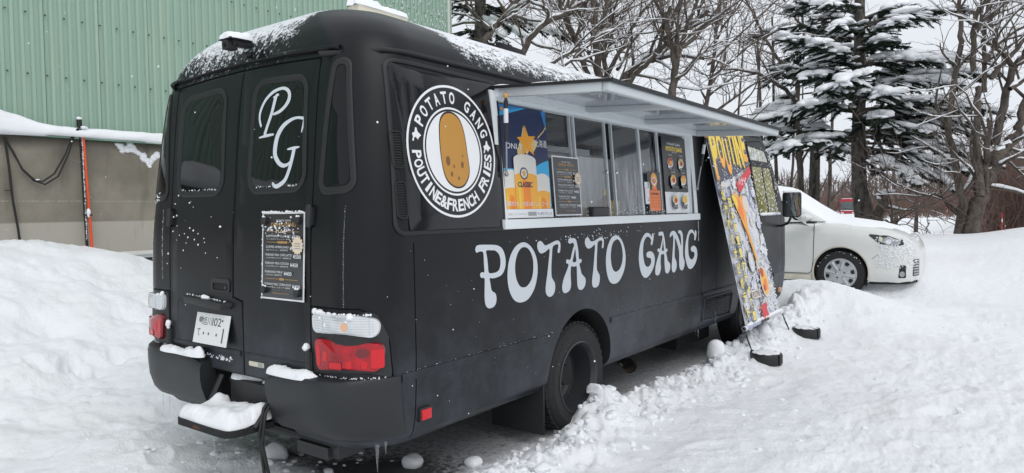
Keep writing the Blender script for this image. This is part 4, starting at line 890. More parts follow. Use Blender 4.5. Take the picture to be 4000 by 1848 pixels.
    for y, top, bot in ((1.075, P(.085, 1.012, -.045), (1.032, 1.055, 1.665)), (3.80, P(.10, 3.878, -.048), (1.035, 3.80, 1.632))):
        top = np.array(top); bot = np.array(bot); mid = bot+(top-bot)*.42
        s = MB(); s.tube([bot, mid], .006, 'steel', 10); s.tube([mid, top+(bot-top)*.06], .0125, 'plastic_black', 12); g = s.build('gas_strut', BUS, smooth=50)
        s = MB(); s.blob(top, .016, 'gold_ink', 1, 0); s.blob(bot, .013, 'steel', 1, 0); s.tube([top, top+(bot-top)*.08], .008, 'plastic_black', 8); tag(s.build('ball_joints', g, smooth=60), kind='stuff')
        a = top+(bot-top)*.16; b_ = top+(bot-top)*.34; s = MB(); s.tube([a, b_], .0129, 'white_ink', 12); s.build('strut_label', g)
    # snow lying on the flap
    nx, ny = 26, 110; V = []; 
    for i in range(nx+1):
        for j in range(ny+1):
            u = -.015+(Lh+.015)*i/nx; y = y0-.015+(y1-y0+.03)*j/ny
            h = .010+.012*float(sm(min(u+.02, Lh-u, y-y0+.02, y1+.02-y)/.04))+.010*float(fbm(np.array([u]), np.array([y]), 7., 4, 9)[0])
            V.append(P(u, y, max(.0065, h)))
    F = [(i*(ny+1)+j, (i+1)*(ny+1)+j, (i+1)*(ny+1)+j+1, i*(ny+1)+j+1) for i in range(nx) for j in range(ny)]
    rim = [i*(ny+1) for i in range(nx+1)]+[nx*(ny+1)+j for j in range(1, ny+1)]+[i*(ny+1)+ny for i in range(nx-1, -1, -1)]+[j for j in range(ny-1, 0, -1)]
    o = len(V); low = []
    for k in rim: low.append((V[k][0]-nn[0]*.02, V[k][1], V[k][2]-nn[1]*.02))
    low = [P(((np.array([q[0], q[2]])-A)@d), q[1], .0062) for q in low]; V += low; k = len(rim); F += [(rim[i], o+i, o+(i+1) % k, rim[(i+1) % k]) for i in range(k)]
    s = MB(); s.add(V, F, 'snow'); tag(s.build('flap_snow', smooth=180), 'thin white snow sheet lying on the raised serving flap', 'snow', kind='stuff')
make_hatch()

# interior: worktop, back panel, stacked boxes, bottle, cups
t = MB(); t.box((.45, 1.05, 1.05), (.88, 3.75, 1.405), 'interior_light'); bevel(t.build('worktop', BUS), .005)
t = MB(); t.box((.05, 2.55, 1.05), (.55, 3.25, 1.88), 'paper'); tag(bevel(t.build('added_pale_box', BUS), .02), None)  # pale box added inside so the right-hand panes look brighter
t = MB(); t.box((.35, 1.1, 1.86), (.75, 2.45, 1.90), 'steel'); t.build('inner_shelf', BUS)
t = MB(); t.lathe([(0, 0), (.07, 0), (.075, .16), (0, .16)], (.62, 2.2, 1.406), (0, 0, 1), 'paper', 20); t.build('inner_pot', BUS)
t = MB(); t.box((-.59, 1.3, 1.75), (-.30, 3.6, 2.1), 'interior_light'); t.box((-.59, 1.05, 1.03), (-.1, 3.7, 1.42), 'steel'); tag(t.build('back_cupboard', BUS), kind='stuff')
def carton(y, z, w, h, txt=None):
    c = Card((.86, y, z), (0, 1, 0), (0, 0, 1), w, h, 'carton', .12, 'carton')
    if txt: c.text(txt, w*.42, h*.25, w*.95, h*.75, 'black_ink', True, .02); c.poly(rect(w*.08, h*.35, w*.20, h*.65), 'black_ink'); c.poly(rect(w*.22, h*.35, w*.34, h*.65), 'black_ink')
    return c.mb.build('carton')
flat('carton', (.55, .46, .33), .7); flat('sauce', (.25, .05, .02), .2)
tag(carton(2.01, 1.406, .21, .055), 'plain tan carton under the carton printed Curry behind the glass', 'carton')
tag(carton(2.005, 1.462, .21, .06, 'Curry'), 'tan carton printed Curry on top of a plain one behind the glass', 'carton')
t = MB()
for k in range(5): a = .80+.02*random.random(); y = 2.05+.035*k; t.lathe([(.02, 0), (.028, .11+.04*random.random())], (a-.05, y, 1.523), (.1*random.uniform(-1, 1), .2*random.uniform(-1, 1), 1), 'paper', 12)
tag(t.build('paper_cups', smooth=60), 'white paper cups standing on the tan cartons behind the glass', 'cups', kind='stuff')
t = MB(); t.lathe([(0, 0), (.03, 0), (.03, .12), (.012, .16), (.012, .20), (0, .20)], (.86, 2.47, 1.406), (0, 0, 1), ['sauce', 'sauce', 'sauce', 'yellow_ink', 'yellow_ink'], 16); tag(t.build('sauce_bottle', smooth=50), 'brown sauce bottle with yellow cap standing by the gap between the panes', 'bottle')
t = MB(); t.box((.72, 2.60, 1.406), (.84, 2.75, 1.53), 'tan_ink'); tag(bevel(t.build('tan_tin', None), .01), 'tan tin standing behind the right sliding pane', 'tin')
t = MB(); t.box((.998, 1.985, 1.4165), (1.045, 2.205, 1.482), 'plastic_black'); sp_ = bevel(t.build('speaker_box', None), .012, 3); tag(sp_, 'small black box speaker standing on the serving sill', 'speaker')

# ------------------------------------------------------------------ printed sheets in and on the windows
xa = lambda z: 1.006-.048*(z-1.42)/.65
VV = np.array([-.048, 0, .65])
def sheet(y, z, w, h, m, th=.003, edge=None): return Card((xa(z)+.004, y, z), (0, 1, 0), VV, w, h, m, th, edge)
flat('laminate', (.040, .041, .044), .16, spec=.6)
def drink_menu(c, w, h):
    c.poly(rect(.008, .008, w-.008, h-.008), 'laminate')
    X = lambda a: w*a; Y = lambda b: h*b
    c.text('POTATO GANG', X(.34), Y(.895), X(.68), Y(.915), 'white_ink'); c.text('DRINK MENU', X(.22), Y(.835), X(.80), Y(.88), 'gold_ink')
    def rule(y, lab, a): c.poly(rect(X(.12), Y(y), X(.12+a), Y(y+.004)), 'gold_ink'); c.poly(rect(X(.88-a), Y(y), X(.88), Y(y+.004)), 'gold_ink'); c.poly(rect(X(.12+a), Y(y-.010), X(.88-a), Y(y+.014)), 'gold_ink'); c.text(lab, X(.14+a), Y(y-.005), X(.86-a), Y(y+.010), 'black_ink')
    rule(.775, 'BEER', .32); rule(.655, 'HOT DRINK', .27); rule(.235, 'SOUP', .33)
    for n, j, p, y, r_ in (('SAPPORO CLASSIC', 'サッポロクラシック / 生樽', '¥650', .715, .58), ('COFFEE AMERICANO', '挽きたてコーヒー / 富良野焙煎', '¥400', .590, .54), ('FURANO MILK CAFE LATTE', 'ふらの牛乳カフェラテ / 富良野牛乳', '¥500', .500, .62), ('FURANO MILK COCOA', 'ふらの牛乳ココア / 富良野牛乳', '¥450', .405, .56), ('FURANO MILK', 'ふらの牛乳 / 富良野牛乳', '¥400', .305, .42), ('FURANO MILK CORN SOUP', 'ふらの牛乳コーンスープ / 富良野', '¥450', .165, .62)):
        c.text(n, X(.12), Y(y), X(.12+r_), Y(y+.026), 'white_ink'); c.text(j, X(.13), Y(y-.030), X(.11+r_), Y(y-.014), 'white_ink'); c.text(p, X(.15+r_), Y(y-.022), X(.33+r_), Y(y+.022), 'white_ink', bold=.01)
    cx, cy = X(.88), Y(.625); c.poly([(cx+w*(.14 if i % 2 else .11)*math.cos(math.pi*i/14), cy+w*(.14 if i % 2 else .11)*math.sin(math.pi*i/14)) for i in range(28)], 'cream_ink')
    for k in range(3): c.poly(rect(cx-w*.07, cy-w*.05+k*w*.035, cx+w*.07, cy-w*.035+k*w*.035), 'grey_ink')
    c.poly(rect(X(.32), Y(.075), X(.70), Y(.078)), 'gold_ink')
flat('cream_ink', (.80, .66, .50), .5)
# beer poster
W_, H_ = .475, .645; c = sheet(1.068, 1.421, W_, H_, 'navy_ink')
c.poly([(0, H_*.93), (W_*.52, H_), (0, H_)], 'blue_ink'); c.poly([(0, H_*.89), (0, H_*.93), (W_*.52, H_), (W_*.58, H_)], 'cyan_ink'); c.poly([(W_*.90, H_), (W_, H_*.80), (W_, H_)], 'blue_ink')
c.poly([(W_*.55, H_*.42), (W_*.8, H_*.50), (W_, H_*.54), (W_, 0), (W_*.5, 0)], 'cyan_ink'); c.poly([(0, H_*.44), (W_*.3, H_*.44), (W_*.3, 0), (0, 0)], 'cyan_ink')
hk = [(.36, .60), (.42, .68), (.46, .72), (.50, .80), (.53, .84), (.56, .78), (.62, .74), (.74, .72), (.82, .70), (.76, .64), (.70, .60), (.62, .62), (.56, .57), (.52, .60), (.46, .56), (.42, .52), (.37, .53)]
c.poly([(W_*(a-.03), H_*b) for a, b in hk], 'tan_ink')
for a, b in ((.80, .745), (.86, .775), (.91, .80), (.95, .83)): c.poly([(W_*(a-.02), H_*(b-.015)), (W_*(a+.035), H_*(b+.01)), (W_*(a+.045), H_*(b+.03)), (W_*a, H_*(b+.01))], 'tan_ink')
sx, sy = W_*.54, H_*.69; c.poly([(sx+(.10 if i % 2 == 0 else .042)*math.cos(math.pi/2+math.pi*i/5+.1), sy+(.10 if i % 2 == 0 else .042)*math.sin(math.pi/2+math.pi*i/5+.1)) for i in range(10)], 'amber_ink')
c.text('ONLY', W_*.10, H_*.615, W_*.44, H_*.665, 'white_ink'); c.text('北海道', W_*.70, H_*.655, W_*.98, H_*.725, 'white_ink')
def glass(cx, w, top, mid, bot):
    x0, x1 = W_*(cx-w), W_*(cx+w); c.poly([(x0, H_*mid), (x1, H_*mid)]+[(W_*(cx+w*math.cos(a)), H_*(top-.05+.05*math.sin(a))) for a in np.linspace(0, math.pi, 12)], 'foam_ink'); c.poly([(x0, H_*bot), (x1*.985, H_*bot), (x1, H_*mid)]+[(W_*(cx+w*math.cos(a)), H_*(mid+.03*math.sin(a))) for a in np.linspace(0.2, math.pi-.2, 8)]+[(x0, H_*mid)], 'beer'); c.poly([(W_*(cx-w*.35), H_*bot), (W_*(cx+w*.35), H_*bot), (W_*(cx+w*.3), H_*(mid-.05)), (W_*(cx-w*.3), H_*(mid-.03))], 'beer_deep'); c.poly(rect(W_*(cx-w*.75), H_*bot, W_*(cx-w*.55), H_*mid*.9), 'yellow_ink')
flat('beer', (.88, .42, .04), .4); flat('beer_deep', (.86, .25, .02), .4)
glass(.155, .145, .43, .24, .08); glass(.82, .155, .41, .22, .08); glass(.46, .235, .575, .375, .08)
c.poly(circ(W_*.42, H_*.40, W_*.085, H_*.055), 'navy_ink'); c.poly(circ(W_*.42, H_*.40, W_*.065, H_*.042), 'foam_ink'); c.poly([(W_*.42+(.03 if i % 2 == 0 else .013)*math.cos(math.pi/2+math.pi*i/5), H_*.40+(.03 if i % 2 == 0 else .013)*math.sin(math.pi/2+math.pi*i/5)) for i in range(10)], 'gold_ink'); c.text('CLASSIC', W_*.28, H_*.275, W_*.58, H_*.325, 'navy_ink', bold=.03)
c.text('道民だけの、いちばんおいしい、ビールへ。', W_*.02, H_*.105, W_*.97, H_*.15, 'white_ink', bold=.01); c.poly(rect(0, 0, W_, H_*.078), 'paper'); c.text('サッポロクラシック', W_*.64, H_*.02, W_*.97, H_*.052, 'navy_ink', bold=.01); c.poly(rect(W_*.44, H_*.018, W_*.62, H_*.054), 'grey_ink'); c.text('生100% ファインアロマホップ', W_*.03, H_*.025, W_*.42, H_*.045, 'grey_ink')
c.poly([(W_*.05+(.016 if i % 2 == 0 else .007)*math.cos(math.pi/2+math.pi*i/5), H_*.955+(.016 if i % 2 == 0 else .007)*math.sin(math.pi/2+math.pi*i/5)) for i in range(10)], 'amber_ink')
tag(c.mb.build('beer_poster'), 'blue poster of three beer glasses under an orange star in the serving window', 'poster')
c = sheet(1.585, 1.428, .315, .375, 'paper'); drink_menu(c, .315, .375); tag(c.mb.build('menu_sheet'), 'white edged black drink menu on the serving window beside the beer poster', 'menu')
# price board
w, h = .475, .635; c = sheet(3.215, 1.424, w, h, 'black_ink'); c.poly(rect(0, 0, w, h*.275), 'paper')
c.text('Hokkaido Quality', w*.22, h*.875, w*.78, h*.92, 'white_ink'); c.text('POTATO GANG', w*.16, h*.805, w*.84, h*.865, 'yellow_ink', bold=.05); c.text('PRICE MENU', w*.40, h*.785, w*.62, h*.797, 'white_ink')
def cup(cx, cy, a, b, dark=True):
    rx = w*.115; ry = h*.062; c.poly([(cx-rx*.9, cy), (cx+rx*.9, cy), (cx+rx*.6, cy-h*.115), (cx-rx*.6, cy-h*.115)], 'gloss_black' if not dark else 'grey_dark'); c.poly(circ(cx, cy-h*.06, w*.045, h*.03, 14), 'white_ink'); c.poly(circ(cx, cy-h*.06, w*.038, h*.025, 14), 'black_ink')
    c.poly(circ(cx, cy, rx, ry, 20), 'paper'); c.poly(circ(cx, cy+h*.005, rx*.86, ry*.82, 18), a); c.poly(circ(cx+rx*.15, cy-h*.003, rx*.55, ry*.5, 14), b)
    for k in range(5): an = .5+.5*k; c.poly([(cx+rx*.6*math.cos(an), cy+ry*.5), (cx+rx*.6*math.cos(an)+.012, cy+ry*.5), (cx+rx*.9*math.cos(an)+.006, cy+ry*1.35)], a)
    c.text('R M L', cx+rx*.75, cy-h*.10, cx+rx*1.25, cy-h*.085, 'white_ink' if dark else 'grey_ink'); c.poly(circ(cx-rx*.75, cy-h*.05, w*.03, h*.028, 10), 'white_ink' if dark else 'black_ink'); c.text('POUTINE', cx-rx*.7, cy+ry*1.45, cx+rx*.7, cy+ry*1.7, 'white_ink' if dark else 'black_ink')
flat('grey_dark', (.035, .035, .038), .5); flat('fries_ink', (.85, .48, .08), .5); flat('sauce_ink', (.50, .06, .03), .5)
for cx, cy, a, b in ((.30, .655, 'sauce_ink', 'amber_ink'), (.73, .655, 'tan_ink', 'sauce_ink'), (.33, .43, 'fries_ink', 'sauce_ink'), (.75, .43, 'amber_ink', 'fries_ink')): cup(w*cx, h*cy, a, b)
for cx, a, b in ((.32, 'tan_ink', 'sauce_ink'), (.72, 'yellow_ink', 'fries_ink')): cup(w*cx, h*.165, a, b, False)
tag(c.mb.build('price_board'), 'black and white price board of six cups at the right end of the serving window', 'menu')
# orange menu
w, h = .235, .325; c = sheet(2.905, 1.428, w, h, 'black_ink'); c.poly(rpoly(rect(w*.08, h*.06, w*.92, h*.55), .012), 'orange_ink'); c.poly([(w*.30, h*.56), (w*.70, h*.56), (w*.64, h*.66), (w*.36, h*.66)], 'orange_ink'); c.poly(circ(w*.5, h*.80, w*.24, h*.17, 20), 'amber_ink'); c.poly([(w*.26, h*.78), (w*.5, h*.88), (w*.74, h*.78), (w*.5, h*.65)], 'paper'); c.poly([(w*.32, h*.78), (w*.5, h*.85), (w*.68, h*.78), (w*.5, h*.70)], 'sauce_ink'); c.poly([(w*.40, h*.78), (w*.5, h*.83), (w*.6, h*.78), (w*.5, h*.74)], 'amber_ink')
c.text('OTHER MENU', w*.18, h*.44, w*.82, h*.49, 'black_ink', bold=.02)
for k, s_ in enumerate(('フライドポテト', 'プレーンソース', 'トッピング', 'チーズソース')): y = h*(.36-.075*k); c.text(s_, w*.16, y, w*.55, y+h*.03, 'black_ink'); c.text('¥150', w*.66, y, w*.84, y+h*.03, 'black_ink')
tag(c.mb.build('menu_sheet'), 'black sheet with an orange lower half on the serving window beside the price board', 'menu')
c = sheet(2.855, 1.50, .085, .17, 'paper'); c.poly(rect(.014, .045, .071, .125), 'pink_ink'); c.poly(rect(.018, .049, .067, .121), 'paper'); c.poly(rect(.026, .024, .06, .030), 'grey_ink')
tag(c.mb.build('payment_card'), 'small white card with a pink frame on the pane left of the orange menu', 'card')
# laminated drink menu on the right rear door with four magnets
O = rear(.268, 1.046, .010); T_ = rear(.268, 1.472, .010); c = Card(O, rear(.606, 1.046, .010)-O, T_-O, .338, .428, 'paper', .003); drink_menu(c, .338, .428); mn = c.mb.build('menu_sheet')
tag(mn, 'laminated black drink menu held by four magnets on the rear door', 'menu')
for a, b in ((.035, .385), (.30, .385), (.035, .045), (.30, .040)):
    q = c.p(a, b, .004); m_ = MB(); m_.lathe([(.018, 0), (.018, .016), (.014, .020), (0, .020)], q, c.N, 'plastic_black', 20); m_.build('magnet', mn, smooth=40)
sn = MB()
for k in range(85):
    a, b = random.gauss(.17, .075), random.gauss(.345, .022); r_ = random.uniform(.0015, .0055)
    if .0 < a < .338: sn.blob(c.p(a, b, .003), (r_, r_, r_), 'snow', 0)
for k in range(60): sn.blob(c.p(random.uniform(0, .338), .428+random.uniform(-.001, .004), random.uniform(-.002, .003)), random.uniform(.002, .006), 'snow', 0)
for k in range(45): sn.blob(c.p(random.choice((-.001, .339)), random.uniform(0, .428), 0), random.uniform(.001, .004), 'snow', 0)
for a, b in ((.035, .385), (.30, .385), (.035, .045), (.30, .040)):
    for k in range(6): sn.blob(c.p(a+random.uniform(-.014, .014), b+.017+random.uniform(0, .006), .012), random.uniform(.003, .007), 'snow', 0)
tag(sn.build('menu_snow', smooth=180), 'clotted snow stuck to the laminated menu on the rear door', 'snow', kind='stuff')

# ------------------------------------------------------------------ banner leaning on the flank, with its two ground weights
def make_banner():
    top = np.array([1.000, 4.000, 2.235]); bot = np.array([1.325, 4.190, .385]); U = np.array([.0, 1.0, .012]); U /= np.linalg.norm(U)
    w = 1.02; V = top-bot; h = np.linalg.norm(V)
    B = thing('banner_stand', (1.32, 4.7, .1), 'tall printed poutine banner leaning on the flank of the black food truck', 'banner')
    # skewed sheet: printed layers are laid out on (u, v)
    class Skew(Card):
        def p(s, u, v, n): t_ = v/h; q = bot+V*t_+U*u; nn_ = np.cross(U, V/h); nn_ = nn_/np.linalg.norm(nn_); bow = .025*math.sin(math.pi*t_); return q+nn_*(n+bow*0)
    c = Skew(bot, U, V, w, h, 'banner_grey', .002); rd = random.Random(4)
    cols = ['banner_white', 'banner_blue', 'banner_grey2', 'banner_white', 'banner_white', 'banner_lilac', 'banner_cream', 'banner_lilac', 'banner_grey', 'banner_white']
    def clip(p): return [(min(w-.004, max(.004, a)), min(h-.004, max(.004, b))) for a, b in p]
    # doodle collage: shards, bubbles, bars, stars
    for k in range(300):
        x, y = rd.uniform(0, w), rd.uniform(0, h*.74); m = rd.choice(cols); s_ = rd.uniform(.02, .085); kind = rd.random(); a = rd.uniform(0, 6.3)
        if kind < .35: p = [(x+s_*rd.uniform(.5, 1.2)*math.cos(a+t_), y+s_*rd.uniform(.5, 1.2)*math.sin(a+t_)) for t_ in np.linspace(0, 5.5, 6)]
        elif kind < .55: p = circ(x, y, s_*.6, s_*.75, 12)
        elif kind < .82: p = [(x+u_*math.cos(a)-v_*math.sin(a), y+u_*math.sin(a)+v_*math.cos(a)) for u_, v_ in rect(-s_*1.3, -s_*.13, s_*1.3, s_*.13)]
        else: p = [(x+s_*(1 if i % 2 else .45)*math.cos(a+math.pi*i/5), y+s_*(1 if i % 2 else .45)*math.sin(a+math.pi*i/5)) for i in range(10)]
        p = clip(p)
        if kind < .5 and k % 3 == 0:
            gx = sum(q[0] for q in p)/len(p); gy = sum(q[1] for q in p)/len(p); c.poly(clip([(gx+(q[0]-gx)*1.10, gy+(q[1]-gy)*1.10) for q in p]), 'grey_ink' if k % 2 else 'grey_dark'); c.l -= 1
        c.poly(p, m); c.l -= 1 if k % 6 else 0
    c.l += 2
    c.poly([(0, h), (0, h*.70), (w*.25, h*.715), (w*.5, h*.74), (w, h*.80), (w, h)], 'banner_night')
    for k in range(60): x, y = rd.uniform(0, w), rd.uniform(h*.78, h); c.poly(circ(x, y, .006, .007, 6), 'banner_lilac'); c.l -= 1
    # word POUTINE, letters growing shorter to the right
    x = .03
    for i, ch in enumerate('POUTINE'):
        lw = (.155, .145, .125, .14, .05, .15, .115)[i]; y0 = h*(.715, .775, .745, .80, .80, .785, .82)[i]; y1 = h*(.985, .965, .93, .985, .99, .985, .99)[i]
        c.text(ch, x-.006, y0-.014, x+lw+.010, y1-.004, 'banner_brown', bold=.06); c.text(ch, x, y0, x+lw, y1, 'yellow_ink', bold=.05)
        vf = fit(text2d(ch, .05), x, y0, x+lw, y1)
        c.put(([q for q in vf[0]], [f for f in vf[1] if all(vf[0][i_][1] < y0+(y1-y0)*.40 for i_ in f)]), 'amber_ink'); x += lw+.012
    rb = [(.48, h*.70), (.78, h*.755), (.98, h*.80), (1.0, h*.765), (.94, h*.745), (.80, h*.715), (.62, h*.665), (.52, h*.655)]
    c.poly(rb, 'red_ink'); c.text('ハナビ', .56, h*.69, .80, h*.735, 'banner_white', bold=.03)
    # fries cone and dish
    c.poly([(.30, h*.655), (.36, h*.62), (.42, h*.665), (.47, h*.625), (.56, h*.645), (.60, h*.60), (.58, h*.53), (.56, h*.47), (.50, h*.44), (.42, h*.52), (.34, h*.58)], 'amber_ink'); c.poly([(.33, h*.62), (.40, h*.60), (.46, h*.63), (.52, h*.57), (.50, h*.50), (.40, h*.55)], 'orange_ink'); c.poly(circ(.63, h*.595, .085, .085, 18), 'banner_cream'); c.poly([(.28, h*.635), (.36, h*.56), (.42, h*.60), (.36, h*.645)], 'yellow_ink')
    c.poly([(.49, h*.47), (.55, h*.47), (.60, h*.38), (.64, h*.30), (.65, h*.24), (.61, h*.24), (.58, h*.31), (.53, h*.40)], 'amber_ink'); c.poly([(.55, h*.47), (.60, h*.47), (.66, h*.36), (.68, h*.25), (.65, h*.24), (.62, h*.33)], 'banner_grey2')
    c.poly(circ(.70, h*.185, .115, .155, 24), 'banner_cream'); c.poly(circ(.70, h*.185, .095, .13, 22), 'fries_ink'); c.poly(circ(.67, h*.235, .05, .05, 14), 'sauce_ink'); c.poly(circ(.71, h*.17, .05, .06, 14), 'orange_ink'); c.poly(circ(.66, h*.155, .03, .035, 12), 'sauce_ink')
    c.poly(circ(.44, h*.30, .085, .11, 18), 'black_ink'); c.poly(circ(.44, h*.30, .078, .102, 18), 'banner_grey2'); c.text('B', .405, h*.255, .475, h*.345, 'banner_white', bold=.05); c.text('BOOM', .56, h*.255, .78, h*.30, 'banner_white', bold=.04)
    c.poly([(.43, h*.075), (.62, h*.085), (.60, h*.045), (.63, h*.012), (.45, h*.005)], 'red_ink'); c.poly([(.26, h*.165), (.50, h*.155), (.50, h*.115), (.26, h*.125)], 'banner_cream'); c.text('POUTINE', .28, h*.125, .48, h*.155, 'black_ink', bold=.02)
    # two columns of yellow shop lettering
    for i, ch in enumerate('北海道ハナビポテト'):
        y1 = h*(.675-.071*i); c.text(ch, .004, y1-.122, .105, y1-.010, 'grey_dark', bold=.07); c.text(ch, .010, y1-.116, .098, y1-.018, 'yellow_pale', bold=.045)
    for i, ch in enumerate('日本初!!カナダ発!'):
        y1 = h*(.635-.062*i); c.text(ch, .125, y1-.112, .225, y1-.008, 'grey_dark', bold=.07); c.text(ch, .132, y1-.105, .218, y1-.016, 'yellow_pale', bold=.045)
    sh = c.mb.build('banner_sheet', B)
    N = np.cross(U, V/h); N /= np.linalg.norm(N)
    r_ = MB(); r_.tube([bot+U*-.055, bot+U*.30, bot+U*.62, bot+U*1.10], .022, 'alu_white', 12); r_.build('bottom_rod', B, smooth=50)
    r_ = MB(); r_.tube([bot+U*-.005, bot+U*.36], .0235, 'banner_blue', 12); r_.tube([bot+U*.36, bot+U*.62], .0235, 'grey_dark', 12); r_.tube([bot+U*.62, bot+U*1.02], .0235, 'banner_grey2', 12); r_.build('sheet_sleeve', B, smooth=50)
    r_ = MB(); r_.tube([top+U*-.03, top+U*1.05], .018, 'alu_white', 10); r_.build('top_rod', B, smooth=50)
    r_ = MB(); r_.tube([(.93, 4.5, 2.22), (1.0, 4.5, 2.235)], .012, 'alu_white', 8); r_.build('hook', B)
    cords = []
    for a, b in ((bot+U*-.05, (1.345, 4.30, .155)), (bot+U*1.10, (1.365, 5.50, .140))):
        b = np.array(b); m_ = MB()
        for s_ in (-.012, .014): m_.tube([a, (a+b)/2+np.array([.0, s_, -.01]), b], .0042, 'rubber', 6)
        m_.blob(a, .020, 'rubber', 1, 0); m_.blob(b, .020, 'rubber', 1, 0); m_.build('bungee_cord', B, smooth=60)
    sn_ = MB(); rd2 = random.Random(9)
    for k in range(1500):
        u, v = rd2.uniform(.0, w), h*rd2.random(); r2 = rd2.uniform(.0025, .0068)
        sn_.blob(c.p(u, v, .014), (r2*.9, r2*.9, r2*1.5), 'snow', 0)
    for k in range(120): u = rd2.uniform(0, 1.06); sn_.blob(bot+U*u+np.array([.012, 0, .024]), rd2.uniform(.008, .02), 'snow', 0, .1)
    tag(sn_.build('banner_snow', smooth=180), 'snowflakes stuck to the poutine banner and its bottom rod', 'snow', kind='stuff')
    for (x, y), lab in (((1.47, 4.30), 'round black banner weight nearest the camera, at the left foot of the banner'), ((1.50, 5.56), 'round black banner weight farther off, at the right foot of the banner')):
        z = hz(x, y)-.012; r0_ = .138; m_ = MB(); o = [(x+r0_*math.cos(t_), y+r0_*math.sin(t_)) for t_ in np.linspace(R(-20), R(332), 44)]+[(x+.035, y-.022), (x+.035, y-.012)]
        k = len(o); zz = [z, z+.012, z+.083, z+.095]; sc_ = [.95, 1, 1, .95]; vs = [(x+(a-x)*q, y+(b-y)*q, zv) for zv, q in zip(zz, sc_) for a, b in o]
        m_.add(vs, [tuple(range(k-1, -1, -1)), tuple(3*k+i for i in range(k))]+[(l*k+i, l*k+(i+1) % k, (l+1)*k+(i+1) % k, (l+1)*k+i) for l in range(3) for i in range(k)], 'rubber_weight')
        wt = tag(m_.build('banner_weight', smooth=45), lab, 'weight', 'weights holding the banner')
        V2, T = fill([(x+(a-x)*.86, y+(b-y)*.86) for a, b in o[:-2]]+[(x+.03, y-.022), (x+.03, y-.012)], step=.03); s2 = MB()
        s2.add([(a, b, z+.097+.012*max(0, 1-((a-x)**2+(b-y)**2)/.0142)+.004*math.sin(90*a)) for a, b in V2], T, 'snow'); tag(s2.build('weight_snow', smooth=180), 'snow cap on the '+('nearer' if y < 5 else 'farther')+' banner weight', 'snow', kind='stuff')
flat('yellow_pale', (.82, .68, .16), .4); flat('banner_grey', (.66, .67, .70), .4); flat('banner_white', (.70, .71, .74), .4); flat('banner_blue', (.38, .42, .56), .4); flat('banner_grey2', (.55, .55, .56), .4); flat('banner_lilac', (.52, .54, .66), .4); flat('banner_cream', (.70, .62, .56), .4); flat('banner_night', (.05, .05, .075), .4); flat('banner_brown', (.22, .14, .11), .5); flat('rubber_weight', (.016, .016, .017), .55, bump=.2, bscale=80)
make_banner()

# ------------------------------------------------------------------ loose snow on and about the truck
def drape(name, label, outline, top, thick, step=.012, parent=None, lumpy=.5, seed=1, sag=0.):
    """a cushion of snow over an outline; top(x, y) gives the surface it lies on"""
    V2, T = fill(cr_smooth(outline, 4), step=step); ol = cr_smooth(outline, 4); n = len(ol)
    vs = []; oa = np.array(ol)
    for a, b in V2:
        dd = float(np.min(np.hypot(oa[:, 0]-a, oa[:, 1]-b))); k = float(np.clip(dd/(thick*1.1), 0, 1)); k = math.sqrt(max(0, 1-(1-k)**2))
        vs.append((a, b, top(a, b)-sag*(1-k)+thick*k*(1+lumpy*float(fbm(np.array([a]), np.array([b]), 9., 3, seed)[0]))))
    m_ = MB(); m_.add(vs, [t_ if area([V2[i] for i in t_]) > 0 else t_[::-1] for t_ in T], 'snow'); lo = [(a, b, top(a, b)-sag-.004) for a, b in ol]; o_ = len(vs); hi = [(a, b, top(a, b)-sag) for a, b in ol]
    m_.add(hi+lo, [(i, n+i, n+(i+1) % n, (i+1) % n) for i in range(n)], 'snow')
    return tag(m_.build(name, smooth=180), label, 'snow', kind='stuff')
drape('step_snow', 'thick white snow heaped on the folding rear step', [(-.145, .01), (-.148, -.12), (-.140, -.212), (-.05, -.222), (.10, -.226), (.24, -.224), (.318, -.205), (.335, -.10), (.338, .01), (.1, .018)], lambda x, y: .438+.03*math.exp(-((x+.10)/.05)**2-((y-.0)/.05)**2)+.035*math.exp(-((x-.31)/.06)**2-((y+.02)/.08)**2), .066, .012, seed=3)
yb = lambda x: float(fR(.7))-.095
drape('bumper_snow', 'snow clump hanging over the left half of the bumper', [(-.66, -.01), (-.65, -.045), (-.60, -.06), (-.54, -.062), (-.46, -.055), (-.36, -.058), (-.28, -.055), (-.235, -.04), (-.235, -.01), (-.36, .01), (-.55, .01)], lambda x, y: .700+.0*x, .045, .010, seed=5, lumpy=.9)
drape('bumper_snow', 'snow ledge along the right half of the bumper', [(.37, -.01), (.375, -.045), (.46, -.055), (.55, -.056), (.63, -.05), (.70, -.03), (.72, .0), (.62, .015), (.48, .012)], lambda x, y: .695, .030, .010, seed=7, lumpy=.8)
drape('bracket_snow', 'snow blob on the black plate behind the rear step', [(-.11, .065), (-.12, .13), (-.02, .135), (.08, .13), (.12, .10), (.03, .075), (-.02, .058), (-.06, .05)], lambda x, y: .588, .030, .010, seed=9)
drape('bracket_snow', 'flat snow strip on the black plate right of the blob', [(.16, .075), (.16, .12), (.25, .128), (.345, .12), (.345, .08), (.25, .068)], lambda x, y: .588, .014, .010, seed=10)
drape('hatch_snow', 'long snow pile on top of the roof hatch', [(.177, .69), (.225, .686), (.273, .69), (.275, .95), (.273, 1.08), (.225, 1.085), (.177, 1.08), (.175, .95)], lambda x, y: 2.659, .05, .02, seed=11, lumpy=.5)
drape('camera_snow', 'snow cap on the reversing camera above the rear doors', [(-.026, .006), (.02, .0), (.076, .004), (.086, .06), (.082, .13), (.03, .14), (-.02, .12)], lambda x, y: 2.374, .045, .010, seed=12, lumpy=.8)
drape('mirror_snow', 'thin snow cap on the wing mirror', [(1.145, 6.005), (1.23, 6.005), (1.325, 6.015), (1.33, 6.06), (1.235, 6.09), (1.145, 6.06)], lambda x, y: 1.623, .018, .01, seed=13)
